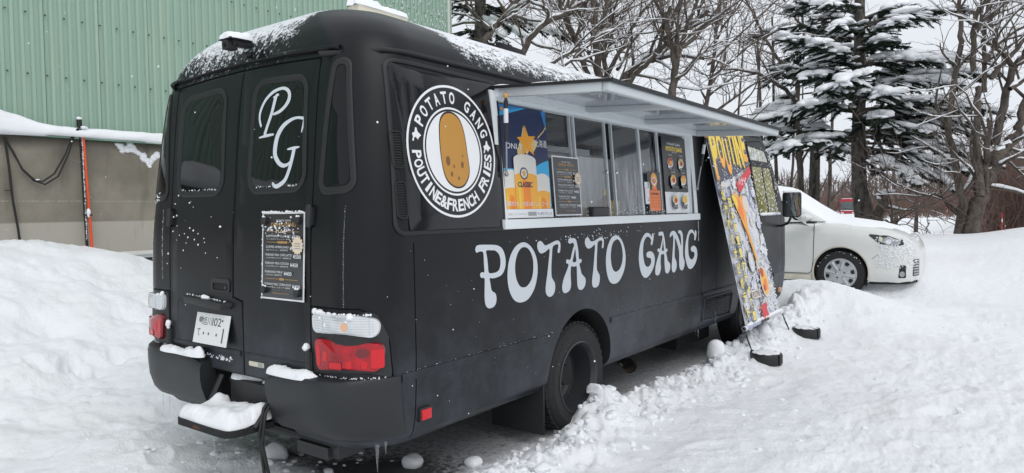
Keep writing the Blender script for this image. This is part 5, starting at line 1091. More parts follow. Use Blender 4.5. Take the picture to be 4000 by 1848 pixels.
def specks():
    m_ = MB(); rd = random.Random(5)
    def add(fn, a, b, r_): m_.blob(fn(a, b, r_*.3), (r_, r_, r_*1.15), 'snow', 0, .1)
    for k in range(26): add(rear, rd.gauss(-.52, .12), rd.gauss(1.36, .10), rd.uniform(.003, .006))
    for k in range(14): add(rear, rd.uniform(-.62, .62), rd.uniform(1.1, 1.55), rd.uniform(.0012, .0024))
    for k in range(120): s = rd.uniform(-.535, -.02); m_.blob(rear(s, .688+abs(rd.gauss(0, .012)), -.006+rd.uniform(0, .008)), rd.uniform(.003, .0075), 'snow', 0)
    for k in range(60): add(rear, rd.uniform(.70, 1.06), .712+rd.uniform(-.004, .006), rd.uniform(.0015, .004))
    for k in range(40): add(rear, -rd.uniform(.70, 1.06), .712+rd.uniform(-.004, .006), rd.uniform(.0015, .004))
    for k in range(70): add(side, rd.gauss(2.15, .35), rd.gauss(1.29, .02), rd.uniform(.0018, .0042))
    for k in range(90): add(side, rd.uniform(.3, 5.0), rd.uniform(.5, 1.33), rd.uniform(.0008, .0019))
    for k in range(45): add(side, rd.uniform(.25, 1.5), .72+rd.uniform(-.002, .003), rd.uniform(.0008, .0019))
    for k in range(26): add(side, rd.uniform(2.25, 3.9), .72+rd.uniform(-.002, .003), rd.uniform(.0008, .0019))
    for z in np.arange(1.04, 1.5, .012): add(rear, .865+rd.uniform(-.002, .002), z, rd.uniform(.001, .0022))
    for s, zs in ((-.73, (1.1, 1.5)), (-.92, (1.03, 1.6)), (-1.0, (1.1, 1.9))):
        for z in np.arange(*zs, .011): add(rear, s+rd.uniform(-.004, .004), z, rd.uniform(.001, .003))
    for k in range(150): add(rear, -1.0+rd.gauss(0, .035), rd.gauss(1.86, .12), rd.uniform(.002, .005))
    for k in range(60): add(rear, rd.uniform(-1.03, -.78), rd.gauss(1.57, .015), rd.uniform(.002, .006))
    for sg, xs in ((1, (.14, .56)), (-1, (-.56, -.14))):
        for k in range(90): add(rear, rd.uniform(*xs), 1.600+abs(rd.gauss(0, .004)), rd.uniform(.0015, .0045))
    for k in range(60): add(rear, .36+rd.gauss(0, .09), rd.gauss(1.86, .05), rd.uniform(.001, .003))
    for k in range(380): a = rd.uniform(5.36, 6.25); z = rd.uniform(1.38, 2.1); p = side(a, z, .008); r_ = rd.uniform(.004, .010); m_.blob(p, (r_*.5, r_*.9, r_*1.3), 'snow', 0)
    for k in range(80): a = rd.uniform(5.53, 6.26); m_.blob(side(a, 1.385, .014), rd.uniform(.010, .02), 'snow', 0)
    for k in range(40): s = rd.uniform(.685, 1.0); m_.blob(rear(s, 1.010-.018*(s-.68), .016), rd.uniform(.003, .008), 'snow', 0)
    for s, z, r_ in ((.70, 1.014, .014), (.735, 1.010, .016), (.74, .985, .010), (.905, .995, .017), (.89, .975, .009), (.775, .955, .010), (.83, 1.007, .009), (-.70, 1.01, .014), (-.75, 1.005, .009), (.633, .835, .016), (.636, .84, .017), (.62, .832, .010), (-.63, .845, .017), (-.645, .835, .012), (-.635, .822, .010)): m_.blob(rear(s, z, .020), r_, 'snow', 1, .2)
    for k in range(46): s = rd.uniform(-.44, -.05); m_.blob(rear(s, 1.025-.05*(s+.44), .02*rd.random()), rd.uniform(.002, .005), 'snow', 0)
    for s, r_ in ((-.25, .016), (-.21, .011), (-.23, .012)): m_.blob(rear(s, 1.018, .02), r_, 'snow', 1)
    for k in range(220): a = rd.uniform(1.95, 3.65); p = (1.006-.048*(0)/.65+.002, a, 1.424+abs(rd.gauss(0, .022))); m_.blob(p, rd.uniform(.002, .0045), 'snow', 0)
    for z in np.arange(1.18, 1.35, .008): m_.blob(side(3.83, z, .002), rd.uniform(.002, .004), 'snow', 0)
    tag(m_.build('snow_specks', smooth=180), 'tiny snow specks stuck all over the black truck', 'snow', kind='stuff')
specks()
# icicles
def icicle(p, L, r_=.006, lab='thin clear icicle'):
    m_ = MB(); p = np.array(p, float); m_.tube([p, p-(0, 0, L*.25), p-(0.002, 0, L*.6), p-(0, 0.001, L)], [r_, r_*.75, r_*.45, .0008], 'ice', 8); return tag(m_.build('icicle', smooth=60), lab, 'icicle', 'icicles hanging from the truck')
icicle((1.0, .095, .42), .13, .011, 'long icicle under the right end of the rear bumper'); icicle((1.008, .14, .42), .06, .007, 'short icicle beside the long one under the rear bumper')
icicle((.22, -.233, .405), .16, .008, 'icicle hanging from the front edge of the rear step'); icicle((1.012, 3.86, .392), .09, .008, 'icicle under the flank below the panel joint'); icicle((1.01, 3.80, .392), .04, .005, 'small icicle left of the one below the panel joint'); icicle((1.022, 4.262, .50), .155, .009, 'icicle running down the engine grille')
for x, L in ((-.62, .09), (-.55, .12), (-.36, .04)): icicle((x, -.05, .44), L, .004, {-.62: 'faint icicle at the outer end of the left bumper', -.55: 'longest faint icicle under the left bumper', -.36: 'stub of ice near the inner end of the left bumper'}[x])
# snowballs and clods
def clod(p, r_, lab): m_ = MB(); z = hz(*p)+r_*.35; m_.blob((p[0], p[1], z), (r_*1.05, r_*.97, r_*.95), 'snow', 2, .15); return tag(m_.build('snow_clod', smooth=180), lab, 'snow clod', 'loose lumps of snow')
clod((-.18, .36), .07, 'round snow clod under the tail beside the power cable'); clod((.52, .80), .055, 'rounded snow clod at the edge of the scraped patch'); clod((.80, 1.00), .045, 'small snow clod on the ridge left of the rear wheel'); clod((1.12, 4.02), .09, 'large round snow clod under the engine grille icicle'); clod((1.24, 5.0), .065, 'rounded snow lump behind the banner foot')
def clods():
    m_ = MB(); rd = random.Random(21)
    for k in range(900):
        y = rd.uniform(.25, 6.2); x = 1.16+rd.gauss(0, .17)-.08*max(0, 1-y); r_ = min(.045, .006+abs(rd.gauss(0, .0125)))
        if x < .86: continue
        m_.blob((x, y, hz(x, y)+r_*.0), (r_*rd.uniform(.8, 1.5), r_*rd.uniform(.8, 1.3), r_*.9), 'snow', 1 if r_ > .02 else 0, .32)
    for k in range(90):
        x, y = rd.gauss(-.15, .5), rd.gauss(.30, .25); r_ = min(.03, .006+abs(rd.gauss(0, .009))); m_.blob((x, y, hz(x, y)-r_*.1), (r_*1.4, r_*1.2, r_*.8), 'snow', 1 if r_ > .02 else 0, .15)
    for k in range(170):
        x, y = rd.uniform(1.2, 5), rd.uniform(.6, 7.5); r_ = min(.03, .005+abs(rd.gauss(0, .008))); m_.blob((x, y, hz(x, y)+r_*.1), (r_*1.3, r_*1.2, r_*.7), 'snow', 0, .15)
    tag(m_.build('snow_crumbs', smooth=38), 'crumbled snow along the ridge and the trodden ground', 'snow', kind='stuff')
clods()
# power cable
m_ = MB()
for dx in (0, .014):
    m_.tube([(.34+dx, .10, .70), (.36+dx, .03, .60), (.37+dx, -.06, .52), (.372+dx, -.09, .40), (.36+dx, -.06, .20), (.33+dx, .0, .08), (.27+dx, .16, .03), (.16+dx, .34, .028)] if not dx else [(.35, .10, .70), (.372, .03, .60), (.384, -.06, .50), (.386, -.085, .36), (.376, -.04, .16), (.36, .05, .05), (.30, .20, .028), (.16, .375, .026), (.03, .44, .026), (-.12, .48, .03), (-.34, .50, .035)], .0085, 'rubber', 8)
tag(m_.build('power_cable', smooth=60), 'black power cables hanging from the tail and looping on the ground', 'cable')

# ------------------------------------------------------------------ green corrugated building on a concrete base, left of the truck
def concrete_mat():
    m = mat('concrete', (.19, .175, .145), .9, spec=.2); t = m.node_tree; b = t.nodes['Principled BSDF']
    g = nd(t, 'ShaderNodeNewGeometry'); sp = nd(t, 'ShaderNodeSeparateXYZ'); t.links.new(g.outputs['Position'], sp.inputs[0])
    n1 = nd(t, 'ShaderNodeTexNoise', i_Scale=1.1, i_Detail=8., i_Roughness=.65); n2 = nd(t, 'ShaderNodeTexNoise', i_Scale=40., i_Detail=4.)
    mp = nd(t, 'ShaderNodeMapping'); mp.inputs['Scale'].default_value = (3, 3, .5); t.links.new(g.outputs['Position'], mp.inputs[0])
    n3 = nd(t, 'ShaderNodeTexNoise', i_Scale=1., i_Detail=6.); t.links.new(mp.outputs[0], n3.inputs['Vector'])
    for n in (n1, n2): t.links.new(g.outputs['Position'], n.inputs['Vector'])
    c = nd(t, 'ShaderNodeMixRGB', i_1=(.185, .170, .138, 1), i_2=(.29, .268, .22, 1)); t.links.new(ramp(t, n1.outputs[0], .3, .7), c.inputs[0])
    # cast-in paler footing band, about knee height above the snow
    edge = math_node(t, 'ADD', sp.outputs[2], math_node(t, 'MULTIPLY', math_node(t, 'SUBTRACT', n1.outputs[0], .5), .04))
    c2 = nd(t, 'ShaderNodeMixRGB', i_2=(.44, .42, .37, 1)); t.links.new(math_node(t, 'MULTIPLY', ramp(t, edge, 1.41, 1.385), .8), c2.inputs[0]); t.links.new(c.outputs[0], c2.inputs[1])
    c3 = nd(t, 'ShaderNodeMixRGB', i_2=(.12, .105, .085, 1)); t.links.new(math_node(t, 'MULTIPLY', ramp(t, n3.outputs[0], .54, .72), .75), c3.inputs[0]); t.links.new(c2.outputs[0], c3.inputs[1])
    # darker towards the top, and a lime line at a pour joint
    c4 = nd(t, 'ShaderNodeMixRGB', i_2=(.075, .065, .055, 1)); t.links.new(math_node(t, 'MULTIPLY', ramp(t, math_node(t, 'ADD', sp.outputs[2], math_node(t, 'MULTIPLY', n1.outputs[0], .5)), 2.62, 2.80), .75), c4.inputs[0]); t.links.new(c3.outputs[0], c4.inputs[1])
    jl = math_node(t, 'ABSOLUTE', math_node(t, 'SUBTRACT', math_node(t, 'ADD', sp.outputs[2], math_node(t, 'MULTIPLY', n1.outputs[0], .03)), 1.70))
    c5 = nd(t, 'ShaderNodeMixRGB', i_2=(.42, .40, .35, 1)); t.links.new(math_node(t, 'MULTIPLY', math_node(t, 'MULTIPLY', ramp(t, jl, .012, .003), ramp(t, n2.outputs[0], .35, .6)), .5), c5.inputs[0]); t.links.new(c4.outputs[0], c5.inputs[1])
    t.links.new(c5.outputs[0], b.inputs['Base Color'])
    bp = nd(t, 'ShaderNodeBump', i_Strength=.4, i_Distance=.01); t.links.new(math_node(t, 'ADD', n1.outputs[0], math_node(t, 'MULTIPLY', n2.outputs[0], .4)), bp.inputs['Height']); t.links.new(bp.outputs[0], b.inputs['Normal'])
concrete_mat()
def siding_mat():
    m = mat('green_siding', (.20, .33, .255), .55, spec=.3); t = m.node_tree; b = t.nodes['Principled BSDF']
    g = nd(t, 'ShaderNodeNewGeometry'); mp = nd(t, 'ShaderNodeMapping'); mp.inputs['Scale'].default_value = (9, 9, .35); t.links.new(g.outputs['Position'], mp.inputs[0])
    n = nd(t, 'ShaderNodeTexNoise', i_Scale=1., i_Detail=6.); t.links.new(mp.outputs[0], n.inputs['Vector'])
    n2 = nd(t, 'ShaderNodeTexNoise', i_Scale=.5, i_Detail=4.); t.links.new(g.outputs['Position'], n2.inputs['Vector'])
    c = nd(t, 'ShaderNodeMixRGB', i_1=(.295, .42, .345, 1), i_2=(.34, .475, .39, 1)); t.links.new(n2.outputs[0], c.inputs[0])
    c2 = nd(t, 'ShaderNodeMixRGB', i_2=(.42, .52, .40, 1)); t.links.new(math_node(t, 'MULTIPLY', ramp(t, n.outputs[0], .5, .75), .6), c2.inputs[0]); t.links.new(c.outputs[0], c2.inputs[1]); t.links.new(c2.outputs[0], b.inputs['Base Color'])
siding_mat()
flat('flashing', (.32, .50, .39), .5); flat('trim_white', (.62, .62, .58), .6); flat('bolt_grey', (.10, .10, .10), .5, metal=.5); flat('pole_orange', (.75, .085, .02), .5, var=.1, vscale=8); flat('window_dark', (.05, .055, .06), .1); flat('board', (.30, .22, .15), .8, var=.2); flat('cable', (.012, .012, .013), .6)
XW, YE = -7.25, 9.93
def make_building():
    B = thing('green_building', (-11, 0, 0), 'green corrugated metal building on a grey concrete base left of the truck', 'building')
    t = MB(); t.box((-18, -16, -.3), (XW-.055, YE-.03, 9.2), 'flashing'); t.build('wall_core', B)
    t = MB(); t.box((XW-.05, -16, .86), (XW+.02, YE-.02, 2.535), 'concrete'); t.build('concrete_wall', B)
    t = MB(); t.box((XW-.05, -16, -.3), (XW+.0, 2.62, .855), 'concrete'); t.build('concrete_footing', B)
    t = MB(); t.box((XW-.05, 2.5, .90), (XW+.07, YE-.02, .955), 'trim_white'); t.build('window_lintel', B)
    # low cellar window by the snow
    t = MB(); t.box((XW-.05, 2.66, .3), (XW+.03, 2.72, .898), 'alu'); t.box((XW-.05, 2.72, .85), (XW+.03, 5.2, .898), 'alu'); w = t.build('cellar_window', B)
    t = MB(); t.box((XW-.05, 2.62, .3), (XW-.01, 5.2, .85), 'window_dark'); t.build('pane', w)
    t = MB(); t.box((XW-.008, 2.76, .3), (XW+.008, 3.05, .83), 'board'); t.box((XW-.008, 3.08, .3), (XW+.008, 3.5, .80), 'board'); tag(t.build('boards_inside', w), kind='stuff')
    # siding sheets, one profile repeated; a rib every 0.115 m
    pw = .6858; nr = 6; prof = []
    for k in range(nr):
        o = k*pw/nr; q = pw/nr
        prof += [(o, 0), (o+q*.50, 0), (o+q*.58, .030), (o+q*.90, .030)]
    prof.append((pw, 0)); vs = []
    for z in (2.56, 5.0, 9.2):
        for a, d in prof: vs.append((d, a, z))
    n = len(prof); fs = [(r_*n+i, r_*n+i+1, (r_+1)*n+i+1, (r_+1)*n+i) for r_ in range(2) for i in range(n-1)]
    fs = [f for f in fs]
    me = None
    y = 1.83-pw*26; sheets = 0; bolt = None
    while y < YE-.02:
        if me is None:
            m_ = MB(); m_.add(vs, fs, 'green_siding'); m_.add([(-.004, -.004, 2.56), (.021, -.004, 2.56), (.021, -.0005, 2.56), (-.004, -.0005, 2.56), (-.004, -.004, 9.2), (.021, -.004, 9.2), (.021, -.0005, 9.2), (-.004, -.0005, 9.2)], [(0, 1, 5, 4), (1, 2, 6, 5), (2, 3, 7, 6)], 'seam_green')
            o = m_.build('siding_sheet', B); me = o.data
        else: o = link('siding_sheet', me, B)
        o.location = (XW, y, 0); y += pw
    bm_ = MB(); bm_.lathe([(.014, 0), (.014, .004), (.009, .006), (.009, .014), (0, .015)], (0, 0, 0), (1, 0, 0), 'bolt_grey', 8); bo = bm_.build('bolt', B); first = True
    for row in (3.36, 4.16, 4.96, 5.76):
        for k in range(-3, 38):
            yb_ = 1.389+k*.228
            if yb_ > YE-.05: continue
            c = bo if first else link('bolt', bo.data, B); first = False; c.location = (XW+.029, yb_, row)
    t = MB(); t.add([(XW-.02, -16, 2.62), (XW-.02, YE, 2.62), (XW+.10, YE, 2.575), (XW+.10, -16, 2.575), (XW+.10, YE, 2.535), (XW+.10, -16, 2.535)], [(0, 3, 2, 1), (3, 5, 4, 2)], 'flashing'); t.build('ledge_flashing', B)
    t = MB(); t.box((XW-.06, YE-.025, 2.56), (XW+.04, YE+.05, 9.2), 'trim_white'); t.build('corner_trim', B)
    t = MB(); t.box((-18.2, -16.2, 9.2), (XW+.35, YE+.3, 9.35), 'flashing'); t.build('roof', B)
    # snow along the ledge
    ys = np.arange(-6, YE-.1, .06); V = []; F = []; pr = [(.02, 0), (.03, .55), (.06, .9), (.10, 1.), (.15, .93), (.185, .65), (.19, .25), (.165, -.12), (.12, -.02)]
    for i, yy in enumerate(ys):
        h = float(np.interp(yy, [-6, .6, 1.25, 1.5, 1.75, 2.2, 2.6, 3.2, 4, 10], [.30, .30, .25, .19, .13, .10, .125, .145, .15, .14]))*(1+.35*float(fbm(np.array([yy]), np.array([.5]), 1.7, 4, 5)[0])); dp = .8+.5*float(fbm(np.array([yy]), np.array([3.5]), 2.3, 3, 8)[0]); drop = .05 if 1.75 < yy < 3.0 else 1.0
        for a, b in pr: V.append((XW+a*(dp if a > .1 else 1)*(1.15 if h > .2 else 1)+.005, yy, 2.585-a*.2+h*b if b > 0 else 2.56+h*b*drop))
    k = len(pr); F = [(i*k+j, (i+1)*k+j, (i+1)*k+j+1, i*k+j+1) for i in range(len(ys)-1) for j in range(k-1)]
    m_ = MB(); m_.add(V, F, 'snow'); tag(m_.build('ledge_snow', smooth=180), 'bank of snow lying along the ledge between siding and concrete', 'snow', kind='stuff')
    # rags of snow clinging to the concrete and specks on the siding
    m_ = MB(); rd = random.Random(3)
    pts = [(-7.228, 2.72, 2.50), (-7.228, 2.80, 2.43), (-7.228, 2.90, 2.49), (-7.228, 2.98, 2.42), (-7.228, 3.08, 2.35), (-7.228, 3.16, 2.24), (-7.228, 3.22, 2.33), (-7.228, 3.30, 2.40)]
    for a, b in zip(pts, pts[1:]):
        for k in range(16): q = np.array(a)+(np.array(b)-np.array(a))*rd.random(); r_ = rd.uniform(.018, .05); m_.blob(q+np.array([0, 0, rd.gauss(0, .022)]), (.012, r_, r_*.8), 'snow', 0, .3)
    for k in range(420): yy = 9.9-abs(rd.gauss(0, 1.5)); r_ = rd.uniform(.006, .020); m_.blob((XW+.022, yy, rd.uniform(4.9, 6.6)), (.008, r_*.7, r_*1.8), 'snow', 0, .2)
    tag(m_.build('wall_snow', smooth=180), 'rags and specks of snow stuck to the green building wall', 'snow', kind='stuff')
flat('seam_green', (.19, .28, .22), .6)
make_building()
# orange pole with black pipe, cable loops
P = thing('marker_pole', (-7.1, 2.25, .9), 'orange pole strapped to a black pipe against the concrete wall', 'pole')
t = MB(); t.tube([(-7.10, 2.285, .55), (-7.13, 2.262, 1.6), (-7.12, 2.218, 2.66)], [.021, .0175, .013], 'pole_orange', 12); t.build('orange_rod', P, smooth=60)
t = MB(); t.tube([(-7.14, 2.235, .55), (-7.16, 2.220, 1.6), (-7.15, 2.193, 2.74)], .019, 'cable', 10); t.tube([(-7.15, 2.188, 2.70), (-7.15, 2.186, 2.80)], .034, 'cable', 10); t.build('black_pipe', P, smooth=60)
t = MB(); t.tube([(-7.14, 2.19, 1.50), (-7.06, 2.27, 1.49)], .012, 'cable', 6); t.build('strap', P)
t = MB()
for zz in np.arange(1.15, 2.6, .02): t.blob((-7.125, 2.205+(2.6-zz)*.01+random.uniform(-.004, .004), zz), random.uniform(.004, .011), 'snow', 0)
t.blob((-7.15, 2.186, 2.815), (.036, .036, .024), 'snow', 1); t.blob((-7.09, 2.24, 1.52), (.02, .03, .06), 'snow', 1); t.blob((-7.08, 2.22, 2.69), (.03, .05, .02), 'snow', 1)
tag(t.build('pole_snow', smooth=180), 'snow caught on the orange pole', 'snow', kind='stuff')
t = MB()
for off, sag in ((0, 0), (.03, .035)):
    t.tube([(-7.2, 1.33, 2.48), (-7.19, 1.40+off*.3, 2.32), (-7.18, 1.50, 2.10-sag*.3), (-7.17, 1.62, 1.97-sag*.5), (-7.17, 1.72+off, 1.94-sag), (-7.16, 1.86+off*1.5, 2.05-sag), (-7.14, 2.0+off*1.2, 2.32), (-7.10, 2.08+off*.6, 2.58), (-7.08, 2.14+off*.3, 2.67), (-7.1, 2.19, 2.66)], .011, 'cable', 8)
t.blob((-7.155, 1.66, 1.965), (.015, .035, .012), 'snow', 0)
tag(t.build('cable_loop', smooth=60), 'black cable looping from the orange pole along the concrete wall', 'cable')
t = MB(); t.tube([(-7.2, 1.325, 2.5), (-7.2, 1.36, 2.1), (-7.2, 1.385, 1.7), (-7.19, 1.43, 1.3), (-7.18, 1.455, .9)], .014, 'cable', 8); t.tube([(-7.19, 1.33, 2.5), (-7.2, 1.365, 1.9), (-7.19, 1.41, 1.5), (-7.18, 1.475, .9)], .009, 'cable', 8); t.tube([(-7.2, 1.30, 1.82), (-7.2, 1.37, 1.82)], .006, 'cable', 6); tag(t.build('wall_cable', smooth=60), 'black cable hanging straight down the concrete wall at the far left', 'cable')

# ------------------------------------------------------------------ white estate car parked nose-out beyond the truck
flat('car_white', (.70, .70, .675), .30, coat=.4, var=.05, vscale=3); flat('car_dirty', (.55, .52, .44), .5, var=.15, vscale=5); flat('hubcap', (.50, .52, .54), .4, metal=.3); flat('lamp_glass', (.30, .32, .34), .08, spec=.7); flat('lamp_dark', (.03, .032, .035), .1)
def make_car():
    gz = hz(1.2, 8.70)+.0
    C = thing('estate_car', (0, 9.5, gz), 'white estate car under fresh snow parked nose out beyond the banner', 'car')
    X0, YN = 1.20, 8.645; YC = YN+.845; zg = .185           # front axle x, near flank y, tyre contact
    # lower body: stations along x (x from axle, half width, sill z, top z)
    st = [(-3.3, .78, .30, .95), (-3.2, .83, .22, 1.02), (-2.4, .845, .20, 1.04), (-1.4, .845, .20, 1.045), (-.6, .845, .20, 1.06), (-.25, .845, .20, 1.055), (0, .845, .20, 1.03), (.3, .845, .20, .99), (.5, .84, .20, .955), (.62, .825, .20, .92), (.72, .79, .20, .875), (.80, .73, .20, .82), (.86, .64, .205, .75), (.90, .52, .215, .68), (.925, .36, .23, .63)]
    cs = lambda w, zb, zt: [(w*.90, zb), (w*.965, zb+.06), (w*.985, zb+.16), (w, zb+(zt-zb)*.42), (w*.995, zb+(zt-zb)*.62), (w*.975, zb+(zt-zb)*.80), (w*.94, zb+(zt-zb)*.91), (w*.86, zb+(zt-zb)*.975), (w*.70, zt+.006), (w*.4, zt+.022), (0, zt+.028)]
    V = []; 
    for x, w, zb, zt in st:
        p = cs(w, zb, zt); full = [(-a, b) for a, b in p] + [(a, b) for a, b in p[-2::-1]]
        V += [(X0+x, YC+a, zg+b) for a, b in full]
    n = 21; F = [(i*n+j, (i+1)*n+j, (i+1)*n+j+1, i*n+j+1) for i in range(len(st)-1) for j in range(n-1)] + [tuple(range(n-1, -1, -1)), tuple((len(st)-1)*n+j for j in range(n))] + [(i*n, i*n+n-1, (i+1)*n+n-1, (i+1)*n) for i in range(len(st)-1)]
    m_ = MB(); m_.add(V, F, 'car_white'); m_.mi('under'); o = m_.build('tmp', None, weld=1e-4)
    for ax in (0, -2.55):
        for sg in (-1, 1):
            c = MB(); c.lathe([(0, 0), (.362, 0), (.362, .4), (0, .4)], (X0+ax, YC+sg*.60, zg+.335), (0, sg, 0), 'under', 40); cc = c.build('cut', None, weld=1e-5); md = o.modifiers.new('b', 'BOOLEAN'); md.object = cc; md.operation = 'DIFFERENCE'; md.solver = 'EXACT'
            try: md.material_mode = 'TRANSFER'
            except Exception: pass
    me = bpy.data.meshes.new_from_object(o.evaluated_get(bpy.context.evaluated_depsgraph_get())); me.name = 'body'
    for q in [q for q in bpy.data.objects if q.name.startswith('cut')]: bpy.data.objects.remove(q)
    bpy.data.objects.remove(o); me.polygons.foreach_set('use_smooth', [True]*len(me.polygons)); me.set_sharp_from_angle(angle=R(38)); body = link('body', me, C)
    # cabin
    g = MB(); pc = [(-3.22, 1.0, .78), (-3.12, 1.40, .66), (-2.9, 1.47, .64), (-1.9, 1.50, .64), (-1.05, 1.475, .65), (-.85, 1.43, .66), (-.22, 1.06, .76)]
    pt = [(X0+x, YC-w, zg+z) for x, z, w in pc]+[(X0+x, YC+w, zg+z) for x, z, w in pc]; k = len(pc)
    g.add(pt, [tuple(range(k)), tuple(range(2*k-1, k-1, -1))]+[(i, k+i, k+i+1, i+1) for i in range(k-1)], 'car_white'); bevel(g.build('cabin', C), .05, 3, 20)
    g = MB(); g.add([(X0-1.15, YC-.70, zg+1.10), (X0-.45, YC-.775, zg+1.07), (X0-.86, YC-.685, zg+1.38), (X0-1.15, YC-.665, zg+1.40)], [(0, 1, 2, 3)], 'dark_glass'); g.build('side_window', C)
    # door line, sill, arch lip
    g = MB(); yb_ = YN-.0015
    g.tube([(X0-.355, YN+.05, zg+1.03), (X0-.352, YN+.022, zg+.90), (X0-.355, YN+.002, zg+.72), (X0-.36, YN+.001, zg+.5), (X0-.385, YN+.010, zg+.335), (X0-.43, YN+.018, zg+.305), (X0-1.2, YN+.019, zg+.30)], .0045, 'seam_black', 6); g.build('door_gap', C)
    g = MB(); g.box((X0-1.6, YN-.006, zg+.205), (X0-.39, YN+.10, zg+.285), 'car_dirty'); bevel(g.build('sill', C), .02)
    g = MB(); g.tube([(X0+.368*math.cos(a), YN+.012, zg+.335+.368*math.sin(a)) for a in np.linspace(R(-14), R(194), 30)], .014, 'car_dirty', 8); g.build('wheel_arch_lip', C, smooth=60)
    g = MB(); g.tube([(X0+.345*math.cos(a), YN+.10, zg+.335+.345*math.sin(a)) for a in np.linspace(R(-30), R(210), 30)], .03, 'under', 8); g.build('arch_liner', C)
    # front wheel with ten-slot cap
    w = MB(); w.lathe([(.18, 0), (.29, .0), (.312, .02), (.318, .05), (.318, .14), (.312, .172), (.285, .183), (.222, .186), (.215, .178)], (X0, YN+.195, zg+.316), (0, -1, 0), 'tyre', 48); wh = w.build('wheel', C, smooth=50)
    tb = MB()
    for k in range(60):
        a = 2*math.pi*k/60
        for h0 in (.015, .075, .125):
            vs = [(X0+(.316+dr)*math.cos(a+da), YN+.195-h, zg+.316+(.316+dr)*math.sin(a+da)) for dr in (0, .009) for h, da in ((h0, -.03), (h0+.045, -.03), (h0+.045, .03), (h0, .03))]
            tb.add(vs, [(4, 5, 6, 7), (0, 1, 5, 4), (1, 2, 6, 5), (2, 3, 7, 6), (3, 0, 4, 7)], 'tyre')
    tag(tb.build('tread', wh), kind='stuff')
    h = MB(); h.lathe([(.218, 0), (.210, .012), (.20, .008), (.12, .020), (.05, .026), (0, .027)], (X0, YN+.012, zg+.316), (0, -1, 0), 'hubcap', 48); h.build('wheel_cap', wh, smooth=40)
    for k in range(8):
        a = 2*math.pi*(k+.25)/8; m_ = MB(); o = [(.150, -.16), (.188, -.17), (.192, 0), (.188, .17), (.150, .16), (.138, 0)]
        m_.add([(X0+r_*math.cos(a+d), YN-.0095+(.004 if r_ > .16 else -.0045), zg+.316+r_*math.sin(a+d)) for r_, d in o], [tuple(range(6))], 'seam_black'); m_.build('cap_slot', wh)
        a += math.pi/8; m_ = MB(); m_.tube([(X0+.06*math.cos(a), YN-.0145, zg+.316+.06*math.sin(a)), (X0+.19*math.cos(a), YN-.004, zg+.316+.19*math.sin(a))], [.016, .022], 'hubcap', 6); m_.build('cap_spoke', wh, smooth=60)
    for k in range(5): a = 2*math.pi*k/5+.3; m_ = MB(); m_.lathe([(.012, 0), (0, .001)], (X0+.062*math.cos(a), YN-.0165, zg+.316+.062*math.sin(a)), (0, -1, 0), 'seam_black', 10); m_.build('nut_hole', wh)
    # surface helper on the near front corner
    xs = np.array([s[0] for s in st]); ws = np.array([s[1] for s in st]); zb = np.array([s[2] for s in st]); zt = np.array([s[3] for s in st])
    def skin(x, z, off=.006):
        w_ = float(np.interp(x, xs, ws)); a = float(np.interp(x, xs, zb)); b = float(np.interp(x, xs, zt)); pr = cs(w_, a, b); yy = float(np.interp(z, [q[1] for q in pr[:9]], [q[0] for q in pr[:9]])); sl = float(np.interp(x+.02, xs, ws)-np.interp(x-.02, xs, ws))/.04; nv = np.array([-sl, -1.]); nv /= np.linalg.norm(nv)
        return (X0+x+nv[0]*off, YC-yy+nv[1]*off, zg+z)
    def panel(pts, m, name, off=.006, par=C, base=None):
        V2, T = fill(pts, step=.025); q = MB(); q.add([skin(a, b, off) for a, b in V2], [t_ if area([V2[i] for i in t_]) > 0 else t_[::-1] for t_ in T], m)
        if base is not None: k_ = len(pts); q.add([skin(a, b, off) for a, b in pts]+[skin(a, b, base) for a, b in pts], [(i, (i+1) % k_, k_+(i+1) % k_, k_+i) for i in range(k_)], m)
        return q.build(name, par, smooth=40)
    hl = panel(rpoly([(.33, .885), (.50, .745), (.70, .715), (.78, .735), (.76, .80), (.60, .86)], .015), 'lamp_dark', 'headlight', .004, base=0)
    panel(rpoly([(.47, .79), (.60, .735), (.70, .730), (.74, .755), (.72, .80), (.58, .84)], .015), 'lamp_glass', 'lens', .008, hl); panel(circ(.60, .775, .035, .035, 16), 'chrome', 'bulb', .010, hl); panel(rpoly([(.48, .80), (.53, .765), (.53, .83), (.50, .85)], .005), 'cream', 'indicator', .009, hl)
    fg = panel(rpoly([(.715, .28), (.80, .28), (.80, .455), (.735, .455)], .015), 'seam_black', 'fog_lamp_recess', .004, base=0); panel(circ(.755, .335, .03, .04, 14), 'lamp_glass', 'fog_lamp', .012, fg)
    for zz in (.39, .42): panel(rect(.74, zz, .80, zz+.012), 'lamp_dark', 'slat', .010, fg)
    gr = panel(rpoly([(.868, .30), (.918, .30), (.918, .53), (.875, .53)], .01), 'lamp_dark', 'grille', .006, base=0)
    for zz in np.linspace(.32, .50, 6): panel(rect(.872, zz, .920, zz+.014), 'hubcap', 'slat', .012, gr)
    bl = MB(); bl.tube([skin(.36, .20, .004), skin(.6, .205, .004), skin(.8, .21, .004), skin(.9, .225, .002)], .018, 'under', 8); bl.build('bumper_lip', C)
    sm_ = MB(); sm_.add([skin(.48, .60, .003), skin(.40, .54, .003), skin(.402, .536, .003), skin(.482, .596, .003)], [(0, 1, 2, 3)], 'seam_black'); sm_.build('bumper_gap', C)
